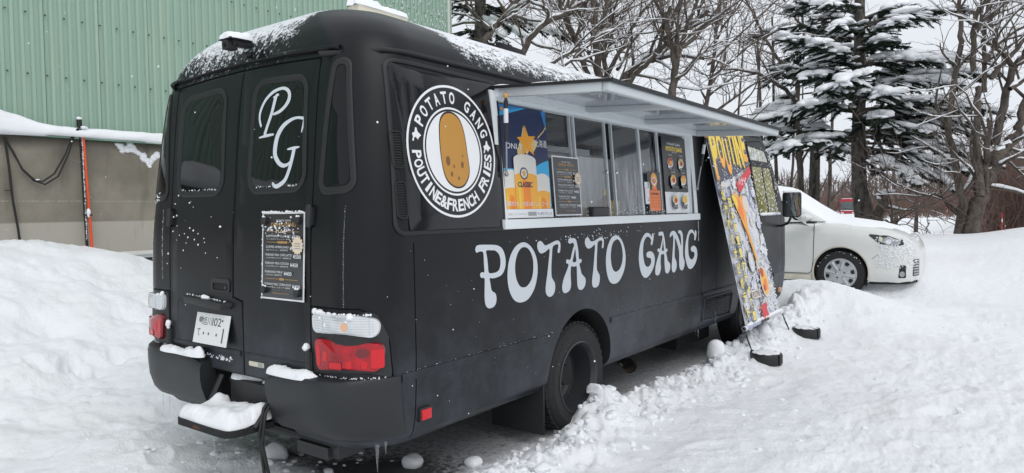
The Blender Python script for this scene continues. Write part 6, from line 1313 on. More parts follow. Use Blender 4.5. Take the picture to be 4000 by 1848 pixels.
    # door mirror
    m_ = MB(); m_.blob((X0-.44, YN-.12, zg+1.115), (.10, .13, .062), 'car_white', 2, .02); mm = m_.build('door_mirror', C, smooth=180); m_ = MB(); m_.box((X0-.42, YN-.17, zg+1.03), (X0-.30, YN-.01, zg+1.065), 'plastic_black'); bevel(m_.build('mirror_foot', mm), .015); m_ = MB(); m_.box((X0-.50, YN-.245, zg+1.105), (X0-.40, YN-.235, zg+1.135), 'lens_grey'); bevel(m_.build('repeater', mm), .004)
    for k, (x, z) in enumerate(((.55, .20), (.64, .20), (.75, .205), (.79, .21), (.82, .21), (.85, .21), (.87, .215), (.89, .30), (.905, .46))):
        p = np.array(skin(x, z, .004)); L = (.05, .04, .13, .06, .11, .08, .05, .16, .16)[k]; q = MB(); q.tube([p, p-(0, 0, L*.5), p-(0, 0, L)], [.006, .004, .001], 'ice', 6); q.build('icicle', C)
    # snow: roof, windscreen, bonnet
    q = MB(); rows = [(-3.1, 1.42, .62, .03), (-2.6, 1.57, .66, .06), (-1.8, 1.62, .67, .08), (-1.1, 1.60, .68, .09), (-.88, 1.56, .69, .09), (-.75, 1.47, .71, .08), (-.55, 1.33, .745, .075), (-.30, 1.17, .79, .07), (-.12, 1.105, .80, .05), (.0, 1.085, .78, .04), (.2, 1.055, .76, .035), (.4, 1.02, .74, .03), (.58, .975, .71, .028), (.70, .925, .66, .022), (.78, .865, .60, .015)]
    V = []; nn = 29
    for x, z, w_, th in rows:
        for j in range(nn):
            u = -1+2*j/(nn-1); e = max(0, 1-abs(u)**8); nz = float(fbm(np.array([x*1.7]), np.array([u*1.2]), 1.6, 4, 31)[0])
            V.append((X0+x+(.05*u*u*(-1 if x > -.2 else 0)), YC+u*w_*1.03, zg+z-.03*u*u-(.05 if x > 0 else .16)*abs(u)**7-(1-e)*th*1.2+.018*nz+(.012 if x < .5 else 0)))
    q.add(V, [(i*nn+j, (i+1)*nn+j, (i+1)*nn+j+1, i*nn+j+1) for i in range(len(rows)-1) for j in range(nn-1)], 'snow'); o = q.build('car_snow', None, smooth=180)
    if o.data.polygons[40].normal.z < 0: o.data.flip_normals()
    tag(o, 'smooth fresh snow covering roof, windscreen and bonnet of the white car', 'snow', kind='stuff')
    q = MB(); rd = random.Random(8)
    for k in range(420): x, z = rd.uniform(.45, .9), rd.uniform(.42, .85); r_ = rd.uniform(.003, .011)*(1.6 if x > .8 else 1); q.blob(skin(x, z, .003), (r_*1.3, r_*1.2, r_*.9), 'snow', 0, .2)
    for k in range(160): a = rd.uniform(R(20), R(170)); r_ = .30+rd.uniform(-.012, .014); q.blob((X0+r_*math.cos(a), YN+rd.uniform(.01, .12), zg+.316+r_*math.sin(a)), rd.uniform(.003, .008), 'snow', 0)
    tag(q.build('nose_snow', smooth=180), 'crusts of snow on the nose and tyre of the white car', 'snow', kind='stuff')
make_car()

# ------------------------------------------------------------------ red coach far off on the road
flat('coach_red', (.42, .018, .03), .35, coat=.3); flat('coach_glass', (.10, .13, .13), .1)
def make_coach():
    p = at(3312, 852, 118); z = p[2]; C = thing('red_coach', p, 'red tour coach standing far off behind the trees, seen from the front', 'coach')
    d = np.array([p[0]-CAM[0], p[1]-CAM[1]]); d /= np.linalg.norm(d); rx = np.array([d[1], -d[0]])
    def q(u, v, w): return (p[0]+rx[0]*u+d[0]*v, p[1]+rx[1]*u+d[1]*v, z+w)
    def box(mb, u0, u1, v0, v1, w0, w1, m): mb.add([q(u, v, w) for w in (w0, w1) for v in (v0, v1) for u in (u0, u1)], [(0, 2, 3, 1), (4, 5, 7, 6), (0, 1, 5, 4), (2, 6, 7, 3), (0, 4, 6, 2), (1, 3, 7, 5)], m)
    m_ = MB(); box(m_, -1.25, 1.25, .05, 11, .35, 3.25, 'coach_red'); bevel(m_.build('body', C), .15, 3)
    m_ = MB(); box(m_, -1.13, 1.13, -.0, .2, 1.35, 2.75, 'coach_glass'); bevel(m_.build('windscreen', C), .06)
    m_ = MB(); box(m_, -1.26, 1.26, -.02, .3, .30, .62, 'coach_red'); bevel(m_.build('bumper', C), .05)
    m_ = MB(); box(m_, -1.1, 1.1, .0, .1, 1.22, 1.33, 'paper'); m_.build('trim_band', C)
    for s in (-1, 1):
        m_ = MB(); box(m_, s*.85-.22, s*.85+.22, -.01, .1, .75, .98, 'lens_clear'); m_.build('headlight', C)
        m_ = MB(); box(m_, s*1.4-.09, s*1.4+.09, -.25, -.1, 1.9, 2.45, 'gloss_black'); m_.build('mirror', C)
        m_ = MB(); m_.lathe([(0, 0), (.48, 0), (.48, .28), (0, .28)], q(s*1.22, 2.2, .46), (-s*rx[0], -s*rx[1], 0), 'tyre', 20); m_.build('wheel', C)
    m_ = MB(); box(m_, -1.0, 1.0, .2, 10, 3.25, 3.34, 'snow'); m_.build('roof_snow', C)
make_coach()

# ------------------------------------------------------------------ trees
def np_mesh(name, V, F, m, parent=None, smooth=True):
    me = bpy.data.meshes.new(name); V = np.asarray(V, np.float32); F = np.asarray(F, np.int32); k = F.shape[1]
    me.vertices.add(len(V)); me.vertices.foreach_set('co', V.ravel()); me.loops.add(F.size); me.loops.foreach_set('vertex_index', F.ravel())
    me.polygons.add(len(F)); me.polygons.foreach_set('loop_start', np.arange(0, F.size, k, dtype=np.int32)); me.update(calc_edges=True)
    me.polygons.foreach_set('use_smooth', np.full(len(F), smooth)); me.materials.append(MATS[m]); return link(name, me, parent)
class Tubes:
    """many tapered tubes gathered by size and built in one go"""
    def __init__(s): s.g = {}
    def add(s, pts, rad, n): s.g.setdefault((len(pts), n), []).append((pts, rad))
    def arrays(s):
        Vs, Fs, o = [], [], 0
        for (k, n), L in s.g.items():
            P = np.array([a for a, _ in L], float); Q = np.array([b for _, b in L], float); T = np.empty_like(P)
            T[:, 1:-1] = P[:, 2:]-P[:, :-2]; T[:, 0] = P[:, 1]-P[:, 0]; T[:, -1] = P[:, -1]-P[:, -2]; T /= np.linalg.norm(T, axis=2, keepdims=True)+1e-9
            ref = np.array([.31, .52, .13]); X = np.cross(T, ref); X /= np.linalg.norm(X, axis=2, keepdims=True)+1e-9; Y = np.cross(T, X)
            a = 2*np.pi*np.arange(n)/n; ring = P[:, :, None]+Q[:, :, None, None]*(X[:, :, None]*np.cos(a)[None, None, :, None]+Y[:, :, None]*np.sin(a)[None, None, :, None])
            V = ring.reshape(-1, 3); b = np.arange(len(L))[:, None, None]*(k*n)+np.arange(k-1)[None, :, None]*n; j = np.arange(n)[None, None, :]; jn = (j+1) % n
            Fs.append(np.stack([b+j, b+jn, b+n+jn, b+n+j], -1).reshape(-1, 4)+o); Vs.append(V); o += len(V)
        return (np.concatenate(Vs), np.concatenate(Fs)) if Vs else (np.zeros((0, 3)), np.zeros((0, 4), int))
    def build(s, name, m, parent): V, F = s.arrays(); return np_mesh(name, V, F, m, parent) if len(V) else None
rng = random.Random(11)
def unit(v): return v/(np.linalg.norm(v)+1e-12)
def rnd3(): v = np.array([rng.gauss(0, 1) for _ in range(3)]); return unit(v)
class Bare:
    """leafless tree: limbs drawn by hand, branches and twigs grown from them, snow resting on whatever lies flat"""
    def __init__(s, seed, twig=1., snow=1.): s.b, s.t, s.w = Tubes(), Tubes(), Tubes(); rng.seed(seed); s.k = twig; s.sn = snow
    def put(s, P, Rd, lvl):
        n = (9, 6, 4, 3, 3)[lvl]; (s.b if Rd[0] > .014 else s.t).add(P, Rd, n)
        if rng.random() > (1, .95, .42, .16, .1)[lvl]*min(1.3, s.sn): return
        P = np.array(P); T = np.gradient(P, axis=0); T /= np.linalg.norm(T, axis=1, keepdims=True)+1e-9; fl = np.sqrt(np.clip(1-np.abs(T[:, 2])*1.12, 0, 1))
        Rd = np.array(Rd); q = np.array([rng.uniform(.55, 1.15) for _ in P])*fl*s.sn; rs = (Rd*.85+(.012 if lvl < 2 else .007))*q
        if rs.max() < .007: return
        C = P.copy(); C[:, 2] += Rd*.75+rs*.35; rs[0] *= .4; rs[-1] *= .3; s.w.add(C, np.maximum(rs, .0008), 5 if Rd[0] > .03 else 4)
    def limb(s, pts, r0, r1, lvl=0, maxl=3, dens=1.):
        """pts: rough path; resampled with a little crookedness"""
        pts = [np.array(p, float) for p in pts]; out = []
        for i in range(len(pts)-1):
            p0, p1, p2, p3 = pts[max(i-1, 0)], pts[i], pts[i+1], pts[min(i+2, len(pts)-1)]
            for t in (0, .34, .67): out.append(.5*((2*p1)+(-p0+p2)*t+(2*p0-5*p1+4*p2-p3)*t*t+(-p0+3*p1-3*p2+p3)*t**3)+rnd3()*r0*.28)
        out.append(pts[-1]); k = len(out); rd = [r0+(r1-r0)*i/(k-1) for i in range(k)]; s.put(out, rd, lvl); s.sprout(out, rd, lvl, maxl, dens)
    def sprout(s, P, Rd, lvl, maxl, dens):
        if lvl >= maxl: return
        P = np.array(P); seg = np.linalg.norm(np.diff(P, axis=0), axis=1); L = seg.sum(); cum = np.concatenate([[0], np.cumsum(seg)])
        n = L*(2.1, 2.7, 3.4)[min(lvl, 2)]*dens*s.k; n = int(n)+(rng.random() < n-int(n))
        for _ in range(n):
            t = rng.uniform(.12, 1)*L; i = min(len(seg)-1, int(np.searchsorted(cum, t)-1)); i = max(i, 0); f = (t-cum[i])/(seg[i]+1e-9); p = P[i]+(P[i+1]-P[i])*f; T = unit(P[i+1]-P[i]); r = Rd[i]+(Rd[i+1]-Rd[i])*f
            v = rnd3(); v = unit(v-T*(v@T)); d = unit(T*rng.uniform(.25, .95)+v*rng.uniform(.6, 1.1)+np.array([0, 0, rng.uniform(-.15, .5)]))
            l = (rng.uniform(.7, 2.6), rng.uniform(.4, 1.35), rng.uniform(.2, .7))[min(lvl, 2)]; rr_ = min(r*.62, (.045, .016, .0085)[min(lvl, 2)]*rng.uniform(.6, 1.1))
            rr_ = max(rr_, (.012, .0075, .0058)[min(lvl, 2)])
            k = (6, 5, 4)[min(lvl, 2)]; Q = [p]; st_ = l/(k-1); D = d
            for j in range(k-1): D = unit(D+rnd3()*(.30, .34, .36)[min(lvl, 2)]+np.array([0, 0, .07])); Q.append(Q[-1]+D*st_)
            rd = [rr_*(1-.72*j/(k-1)) for j in range(k)]; rd[-1] = max(.0035, rd[-1]); s.put(Q, rd, lvl+1); s.sprout(Q, rd, lvl+1, maxl, dens)
    def build(s, name, base, label, group='bare trees round the car park'):
        r_ = thing(name, base, label, 'tree', group); s.b.build('trunk', 'bark', r_); s.t.build('crown', 'twig', r_); o_ = s.w.build('branch_snow', 'snow', r_)
        if o_: o_['kind'] = 'stuff'
        return r_
def Jz(x, y): return (1740+.3882*x, .3882*y)
def Kz(x, y): return (3300+.5882*x, 300+.5882*y)
def Mz(x, y): return (3400+.5042*x, .5042*y)
def Nz(x, y): return (2800+.42017*x, .42017*y)
def Iz(x, y): return (2900+.4622*x, 700+.4622*y)
def Sz(x, y): return (2800+.75614*x, .75614*y)
def path(zf, pts, d, dd=0.):
    """limb path: photo pixels at a distance that drifts by dd along the limb"""
    n = len(pts); return [at(*zf(*p), d+dd*i/max(1, n-1)) for i, p in enumerate(pts)]
def ground_under(p, x=None): return (float(p[0]), float(p[1]), hz(p[0], p[1])-.1)
def root(T, p, q, r0, d=None):
    """carry a limb that starts in mid-air down to the ground"""
    p = np.array(p); g = np.array(ground_under(p+(p-np.array(q))*.15)); m_ = (p+g)/2+rnd3()*.1; T.limb([g, m_, p], r0*1.35, r0, 0, 1, .5); return g

T = Bare(1, 1.0, 1.0); a = path(Jz, [(300, 620), (440, 330), (560, 190), (700, 30), (800, -90), (980, -260)], 17, 1.5); g = root(T, a[0], a[1], .085); T.limb(a, .085, .045)
T.limb(path(Jz, [(520, 260), (640, 120), (800, 30), (940, -70)], 17.5, -1), .055, .03); T.limb(path(Jz, [(460, 300), (330, 180), (220, 60), (190, -80)], 17.2, 1), .06, .025); T.limb(path(Jz, [(1030, -90), (880, 20), (700, 60)], 18, 0), .03, .012)
T.build('bare_tree', g, 'leaning bare tree with forked trunk, nearest the corner of the green building')
T = Bare(2, 1.1, 1.15); a = path(Jz, [(700, 700), (760, 560), (850, 390), (980, 240), (1130, 170), (1220, 120), (1330, 60), (1500, -60)], 16, 1.5); g = root(T, a[0], a[1], .08); T.limb(a, .08, .04); T.limb(path(Jz, [(1010, 230), (1040, 130), (960, 60), (860, 20), (800, -60)], 16.4, -1.2), .04, .015)
T.limb(path(Jz, [(870, 420), (960, 470), (1090, 490), (1200, 530), (1290, 590)], 16, -.8), .035, .012); T.limb(path(Jz, [(1040, 660), (1200, 560), (1400, 470), (1560, 350), (1720, 300)], 15, 1), .045, .018); T.limb(path(Jz, [(1160, 690), (1300, 580), (1480, 440), (1640, 400)], 14.8, 1), .04, .015)
T.build('bare_tree', g, 'crooked bare tree with a snow topped limb bending right above the roof scoop')
T = Bare(3, 1.15, .9); a = path(Jz, [(1470, 900), (1440, 760), (1350, 560), (1290, 360), (1240, 230), (1200, 150), (1150, 40), (1090, -90)], 18, .5); g = root(T, a[0], a[1], .085); T.limb(a, .085, .035); T.limb(path(Jz, [(1290, 380), (1400, 260), (1480, 120), (1540, -40)], 18, 1.5), .04, .02); T.limb(path(Jz, [(1300, 590), (1450, 620), (1530, 680)], 17.5, 1), .04, .02); T.limb(path(Jz, [(1200, 160), (1320, 110), (1420, 20), (1470, -60)], 18, -1), .04, .02)
T.build('bare_tree', g, 'thin S-shaped bare tree left of the many stemmed one')
T = Bare(4, 1.3, .85); a = path(Jz, [(1560, 1000), (1540, 780), (1530, 560), (1510, 350), (1500, 150), (1480, -90)], 20, 0); g = root(T, a[0], a[1], .13); T.limb(a, .13, .06)
for pts, r_ in (([(1640, 900), (1610, 700), (1590, 480), (1570, 300), (1600, 100), (1650, -70)], .085), ([(1600, 800), (1690, 640), (1760, 520), (1850, 330), (1960, 150), (2090, 10)], .075), ([(1530, 760), (1470, 600), (1400, 420), (1330, 340)], .05), ([(1560, 420), (1500, 250), (1420, 150), (1370, 60), (1350, -50)], .06), ([(1590, 620), (1660, 440), (1680, 250), (1700, 60), (1790, -60)], .05), ([(1540, 250), (1620, 120), (1700, 0)], .04)): T.limb(path(Jz, pts, 20+rng.uniform(-1, 1), rng.uniform(-1.5, 1.5)), r_, r_*.4)
T.build('bare_tree', g, 'many stemmed bare tree rising behind the middle of the roof')
T = Bare(5, 1.1, 1.25); a = path(Jz, [(1700, 960), (1830, 760), (1960, 640), (2080, 560), (2220, 450), (2330, 330), (2460, 240), (2640, 110)], 17, .5); g = root(T, a[0], a[1], .10); T.limb(a, .10, .045); T.limb(path(Jz, [(1780, 920), (1900, 760), (2010, 660), (2130, 520), (2180, 380), (2200, 220), (2260, 60)], 17, -1.2), .07, .03); T.limb(path(Jz, [(1880, 720), (2000, 640), (2130, 600), (2280, 565), (2420, 570), (2600, 590)], 17.3, -1), .055, .03); T.limb(path(Jz, [(1730, 700), (1800, 590), (1900, 380), (2060, 240), (2200, 130)], 17, 1.5), .045, .02)
T.build('bare_tree', g, 'stout bare tree leaning right with thick snow along its limbs')
T = Bare(6, 1.15, .85); a = path(Jz, [(2270, 1150), (2290, 900), (2310, 660), (2260, 420), (2220, 250), (2170, 60), (2140, -80)], 16, 0); g = root(T, a[0], a[1], .10); T.limb(a, .10, .04); T.limb(path(Jz, [(2320, 660), (2390, 420), (2440, 250), (2520, 60), (2580, -70)], 16, .8), .065, .03); T.limb(path(Jz, [(2330, 640), (2330, 400), (2340, 200), (2370, -50)], 16, -.8), .045, .02); T.limb(path(Jz, [(2290, 500), (2200, 420), (2110, 250), (2060, 60)], 16, 1), .035, .015); T.limb(path(Jz, [(2300, 800), (2420, 740), (2520, 600), (2620, 420)], 16, -1), .03, .015)
T.build('bare_tree', g, 'upright bare tree forking low above the front of the flap')
T = Bare(7, 1.1, .6); g0 = at(2740, 640, 18); g = ground_under(g0)
T.limb([g, g0, at(2760, 420, 18), at(2790, 200, 18.3), at(2815, 0, 18.5), at(2830, -60, 18.6)], .075, .03, 0, 3, .7)
for pts, r_ in (([(-80, 600), (0, 530), (150, 380), (300, 240), (420, 130), (560, 0), (620, -60)], .032), ([(-80, 740), (0, 680), (150, 560), (300, 430), (450, 340), (560, 280)], .032), ([(-120, 1130), (0, 1030), (180, 900), (330, 790), (480, 700), (640, 660)], .035), ([(-40, 460), (60, 250), (150, 130), (250, -10)], .035), ([(-60, 800), (60, 600), (90, 400), (110, 200), (200, 20)], .03), ([(-60, 1060), (100, 960), (110, 840), (60, 720)], .022), ([(100, 1120), (240, 960), (350, 830), (400, 640), (390, 470)], .024)): T.limb(path(Nz, pts, 17.5+rng.uniform(-1, 1), rng.uniform(-1, 1)), r_, r_*.4, 0, 3, .8)
T.build('bare_tree', g, 'slim bare tree with long thin branches sweeping up right, left of the firs')
T = Bare(8, 1.0, 1.1); a = path(Nz, [(760, 1250), (740, 1000), (720, 930), (640, 840), (540, 770), (430, 710), (330, 670), (200, 650), (60, 650)], 20, -1.5); g = root(T, a[0], a[1], .08); T.limb(a, .07, .02); T.limb(path(Nz, [(740, 1000), (760, 800), (700, 700), (640, 610), (560, 530), (480, 400), (400, 260), (330, 110), (260, -20)], 20.5, 1), .065, .03)
for pts, r_ in (([(900, 700), (900, 340), (820, 270), (740, 180), (690, 90), (640, 30), (590, -50)], .05), ([(820, 500), (800, 180), (790, 60), (790, -30)], .045), ([(1000, 700), (1000, 340), (1000, 240), (1010, 120), (1040, -40)], .045), ([(1040, 500), (1060, 360), (1110, 260), (1180, 160)], .04)): T.limb(path(Nz, pts, 22, .5), r_, r_*.45)
T.build('bare_tree', g, 'bare tree with limbs reaching left, standing behind the left fir')
T = Bare(9, 1.0, 1.25); a = path(Kz, [(840, 1100), (880, 900), (920, 740), (960, 640), (1000, 560), (1060, 480), (1110, 420), (1150, 340), (1190, 200), (1230, 60)], 15, .6); gb = np.array(a[0]); gb[2] = hz(gb[0], gb[1])-.15; T.limb([gb]+a, .19, .06, 0, 3, .8)
T.limb([gb+np.array([-.28, .05, 0])]+path(Kz, [(790, 860), (770, 760), (745, 650), (720, 500), (690, 300)], 15.1, .3)+path(Mz, [(690, 420), (700, 280), (695, 110), (690, -40)], 15.5, .3), .095, .04, 0, 3, .7)
for zf, pts, r0_, r1_ in ((Kz, [(905, 800), (890, 560), (870, 400), (880, 200), (885, 70)], .085, .06), (Mz, [(800, 560), (800, 250), (830, 100), (900, 0), (950, -60)], .06, .035), (Kz, [(930, 720), (940, 540), (950, 400), (960, 280)], .07, .055), (Mz, [(880, 720), (880, 500), (880, 250), (905, 120), (920, -40)], .055, .03), (Mz, [(960, 1130), (1010, 900), (1060, 700), (1100, 540), (1180, 440), (1240, 330)], .095, .05), (Mz, [(880, 500), (960, 370), (1080, 270), (1200, 200)], .05, .03), (Mz, [(930, 610), (1000, 520), (1100, 420), (1200, 300)], .06, .04), (Mz, [(1110, 520), (1040, 430), (960, 370), (890, 320), (850, 220), (760, 170), (710, 100)], .042, .02), (Mz, [(1080, 690), (1190, 620), (1280, 590)], .05, .03), (Kz, [(950, 520), (1020, 480), (1090, 460), (1210, 390)], .055, .035), (Kz, [(990, 600), (1080, 560), (1220, 480)], .045, .03), (Mz, [(830, 200), (960, 190), (1060, 120), (1200, 60)], .04, .02), (Mz, [(900, 150), (980, 60), (1060, -30)], .035, .02)): T.limb(path(zf, pts, 15+rng.uniform(-.5, .8), rng.uniform(-.9, .9)), r0_, r1_)
T.build('bare_tree', tuple(gb), 'big many trunked bare tree with snow in its forks at the right edge')
# thin trunks in the wood behind the firs
LABS = {2988: 'thickest slender trunk seen just above the bonnet side of the truck mirror', 3035: 'slender trunk right of the thickest one behind the left fir', 3090: 'thin trunk between the two firs, on the left', 3120: 'thin far trunk close beside another between the two firs', 3240: 'stout slender trunk left of the red coach', 3500: 'leaning slender trunk right of the big fir behind the shrub', 2940: 'thin trunk above the driver door window', 3580: 'slender trunk leaning right in the gap before the many trunked tree', 2860: 'thin trunk rising behind the end of the serving flap'}
for px, py, d, r_, lean in ((2988, 760, 24, .10, -6), (3035, 760, 23, .085, -3), (3090, 790, 25, .07, 5), (3120, 700, 27, .06, 4), (3240, 800, 24, .09, 3), (3500, 780, 26, .08, -8), (2940, 760, 28, .07, 6), (3580, 800, 30, .09, 12), (2860, 700, 27, .08, 9)):
    T = Bare(int(px), .5, .8); b = at(px, py, d); g = np.array(ground_under(b)); hh = 7.5; T.limb([g, b, g+np.array([lean*.02, 0, hh*.5]), g+np.array([lean*.05, 0, hh])], r_, r_*.35, 0, 3, .55); T.build('bare_tree', tuple(g), LABS[px], 'slender trunks behind the firs')
# shrub and broken stump by the big fir
T = Bare(31, .75, .35); g = np.array(ground_under(at(*Iz(1270, 420), 16)))
for pts, r_, k in (([(1270, 410), (1250, 300), (1200, 250), (1120, 170), (1060, 40)], .035, 1), ([(1270, 410), (1260, 250), (1230, 100), (1180, 0), (1150, -80)], .03, 1), ([(1280, 410), (1350, 330), (1450, 340), (1560, 420), (1620, 520)], .015, .9), ([(1280, 400), (1400, 250), (1520, 230), (1650, 300), (1720, 380)], .015, .9), ([(1280, 400), (1340, 200), (1420, 150), (1540, 190)], .014, .9), ([(1270, 410), (1200, 330), (1100, 340), (1000, 380)], .014, .9), ([(1280, 410), (1380, 380), (1500, 460), (1590, 540)], .014, .9)): T.limb([g]+path(Iz, pts, 16, rng.uniform(-1.4, 1.4)), r_, r_*.3, 0, 3, 1.1*k)
T.build('bare_shrub', tuple(g), 'tangled bare shrub with arching twigs beyond the bonnet of the white car', None)
T = Bare(32, .8, 1.6); g = np.array(ground_under(at(*Iz(1150, 400), 17))); T.limb([g]+path(Iz, [(1150, 370), (1160, 280), (1190, 200), (1180, 150)], 17), .14, .10, 0, 2, .4); T.limb(path(Iz, [(1180, 190), (1120, 160), (1200, 120), (1290, 115)], 17), .05, .04, 0, 2, .4); T.build('broken_stump', tuple(g), 'broken snow capped stump leaning against the big fir', None)
T = Bare(33, .8, .8); a = path(Kz, [(640, 800), (560, 790), (470, 770), (400, 740), (350, 715)], 15.5); g = np.array(ground_under(a[0]+np.array([.8, .3, 0]))); T.limb([g, a[0]]+a[1:], .03, .02, 0, 3, 1.2); T.limb([g]+path(Kz, [(680, 860), (620, 700), (560, 640), (480, 600)], 15.5), .02, .01, 0, 3, 1.2); T.build('bare_shrub', tuple(g), 'bare shrub with one snowy bough pointing left under the fir', None)

# firs
ICO = bmesh.new(); bmesh.ops.create_icosphere(ICO, subdivisions=2, radius=1.); ICOV = np.array([v.co[:] for v in ICO.verts]); ICOF = np.array([[v.index for v in f.verts] for f in ICO.faces]); ICO.free()
class Fir:
    def __init__(s, seed): s.b = Tubes(); s.nV, s.sn = [], []; rng.seed(seed)
    def trunk(s, pts, rad): s.tr = [np.array(p) for p in pts]; s.b.add(s.tr, rad, 12)
    def needles(s, p, d, l, lat):
        n = max(3, int(l/.021))
        for k in range(n):
            q = p+d*l*(k+rng.random())/n
            for sg in (-1, 1):
                for _ in range(2):
                    w_ = unit(d*rng.uniform(.35, 1.1)+lat*sg*rng.uniform(.5, 1.4)+np.array([0, 0, rng.uniform(-.75, .12)])); u = np.cross(w_, rnd3()); u = unit(u)*rng.uniform(.008, .017); L = rng.uniform(.05, .11); s.nV += [q-u, q+u, q+w_*L]
    def cushion(s, c, ax, la, lb, lc): s.sn.append((c, ax, la, lb, lc))
    def bough(s, p0, p1, r_=.03, snow=1., dense=1., sag=.12):
        p0 = np.array(p0, float); p1 = np.array(p1, float); L = np.linalg.norm(p1-p0); k = 9; P = []
        for i in range(k): t = i/(k-1); P.append(p0+(p1-p0)*t+np.array([0, 0, sag*L*(math.sin(math.pi*t)*.5-.0*t)])+rnd3()*.012*L*t)
        s.b.add(P, [r_*(1-.8*i/(k-1))+.004 for i in range(k)], 6); n = max(5, int(L*14*dense))
        for j in range(n):
            t = rng.uniform(.18, 1.0); f = t*(k-1); i = min(k-2, int(f)); p = P[i]+(P[i+1]-P[i])*(f-i); ax = unit(P[i+1]-P[i]); lat = unit(np.cross(ax, [0, 0, 1.])); sg = rng.choice((-1, 1))
            l = (.18+.62*min(1, L/2.4)*(1-t)**.6+.12+.0)*rng.uniform(.45, .95); d = unit(ax*rng.uniform(.55, 1.)+lat*sg*rng.uniform(.4, 1.)+np.array([0, 0, rng.uniform(-.62, .10)])); s.needles(p, d, l, np.cross(d, [0, 0, 1.])); s.b.add([p, p+d*l], [.007, .003], 3)
            if rng.random() < .45*snow:
                c = p+d*l*rng.uniform(.4, .75)+np.array([0, 0, .055]); s.cushion(c, d, l*rng.uniform(.30, .45), rng.uniform(.06, .11), rng.uniform(.03, .055))
        if snow > .5:
            for j in range(int(L*3.0*snow)):
                t = rng.uniform(.40, 1.02); f = min(t, .999)*(k-1); i = min(k-2, int(f)); p = P[i]+(P[i+1]-P[i])*(f-i); s.cushion(p+np.array([rng.gauss(0, .10), rng.gauss(0, .10), .085]), unit(P[i+1]-P[i]), rng.uniform(.15, .30), rng.uniform(.12, .22), rng.uniform(.07, .13))
    def build(s, name, base, label, bark='fir_bark'):
        r_ = thing(name, base, label, 'tree', 'snowy firs at the edge of the car park'); s.b.build('trunk', bark, r_); V = np.array(s.nV); np_mesh('crown', V, np.arange(len(V)).reshape(-1, 3), 'needles', r_, False)
        Vs, Fs = [], []; R2 = np.random.RandomState(5)
        for i, (c, ax, la, lb, lc) in enumerate(s.sn):
            ax = unit(np.array(ax)); y = unit(np.cross([0, 0, 1.], ax)); z = np.cross(ax, y); ph = R2.uniform(0, 6.3, 3); k = 1+.24*np.sin(3.4*ICOV[:, 0]+ph[0])+.20*np.sin(4.6*ICOV[:, 1]+ph[1]); zz = np.where(ICOV[:, 2] < 0, ICOV[:, 2]*.45, ICOV[:, 2])
            Vs.append(c+(ICOV[:, :1]*k[:, None]*la*ax+ICOV[:, 1:2]*k[:, None]*lb*y+zz[:, None]*lc*z)); Fs.append(ICOF+i*len(ICOV))
        np_mesh('bough_snow', np.concatenate(Vs), np.concatenate(Fs), 'snow', r_)['kind'] = 'stuff'; return r_
T = Fir(3); D0 = 18.; tp = [at(*q, D0) for q in ((3400, 905), (3375, 830), (3358, 740), (3352, 600), (3356, 400), (3358, 200), (3358, 0), (3356, -160))]; gb = np.array(tp[0]); gb[2] = hz(gb[0], gb[1])-.15; T.trunk([gb]+tp, [.42, .33, .24, .19, .17, .155, .14, .125, .11])
def ty(y): return at(3357, y, D0)
# boughs: height on the trunk (photo row), tip in the photo, depth of the tip relative to the trunk, snow load
for y0_, tip, dz_, sn in ((270, (330, 205), -.6, 1.5), (285, (400, 215), .5, 1.4), (300, (520, 230), -1.0, 1.3), (300, (310, 365), .3, .9), (330, (370, 420), -.8, .9), (345, (460, 400), .9, .5), (420, (200, 635), -.4, 1.1), (430, (290, 590), .6, 1.1), (430, (430, 560), -1.0, 1.0), (440, (210, 600), 1.0, .8), (540, (275, 785), -.3, .9), (525, (260, 700), .8, .7), (560, (400, 760), -.9, .6), (380, (560, 480), -1.2, 1.1), (390, (620, 500), .8, .8),
                          (60, (430, 20), .3, .4), (40, (560, 30), -.8, .4), (95, (500, 95), .6, .7), (150, (620, 130), -1.0, .8), (80, (1010, 40), .4, .6), (100, (1300, 60), -.3, 1.5), (115, (1120, 85), .6, 1.3), (170, (950, 120), -1.0, .5), (210, (940, 235), .5, .5), (215, (880, 215), -.9, .4), (260, (1000, 300), .6, .9), (250, (1290, 320), -.3, 1.5), (262, (1150, 330), -1.0, 1.4), (300, (1100, 395), .8, 1.), (345, (1430, 390), -.2, 1.4), (350, (1250, 440), -.9, 1.2), (360, (1050, 420), .9, .7), (430, (1500, 590), .2, 1.2), (440, (1340, 560), -.8, 1.2), (450, (1180, 520), -1.1, .7), (470, (1360, 640), -.4, 1.1), (480, (1180, 640), .8, 1.), (490, (1370, 705), -.3, 1.2), (520, (1120, 680), -1.0, .8), (520, (1040, 760), .6, .4), (540, (1230, 760), .5, .8), (560, (1430, 850), -.2, 1.2), (580, (1330, 900), -.6, 1.1), (590, (1200, 960), -.5, .8), (600, (1060, 950), -.9, .8), (570, (960, 850), .7, .3), (620, (900, 930), -.4, .3), (400, (900, 500), -1.4, .9), (330, (640, 430), -1.3, 1.), (500, (880, 620), -1.4, .6)):
    T.bough(ty(y0_), at(*Sz(*tip), D0+dz_*1.6), .035, sn*1.3, 1.15, .10)
T.build('fir_tree', tuple(gb), 'large fir with thick trunk and broad snow laden boughs beyond the white car')
T = Fir(4); D1 = 21.; tp = [at(*Sz(*q), D1) for q in ((500, 1060), (505, 900), (510, 700), (522, 480), (545, 250), (560, 0))]; g = np.array(ground_under(tp[0])); T.trunk([g]+tp, [.2, .17, .155, .14, .12, .09, .05])
for k in range(34):
    y0_ = rng.uniform(120, 820); p = at(*Sz(515+.04*(500-y0_), y0_-30), D1); an = rng.uniform(0, 6.28); l = rng.uniform(.9, 2.3); T.bough(p, p+np.array([math.cos(an)*l, math.sin(an)*l, rng.uniform(-.35, .0)]), .025, rng.uniform(.3, 1.1), .9, .08)
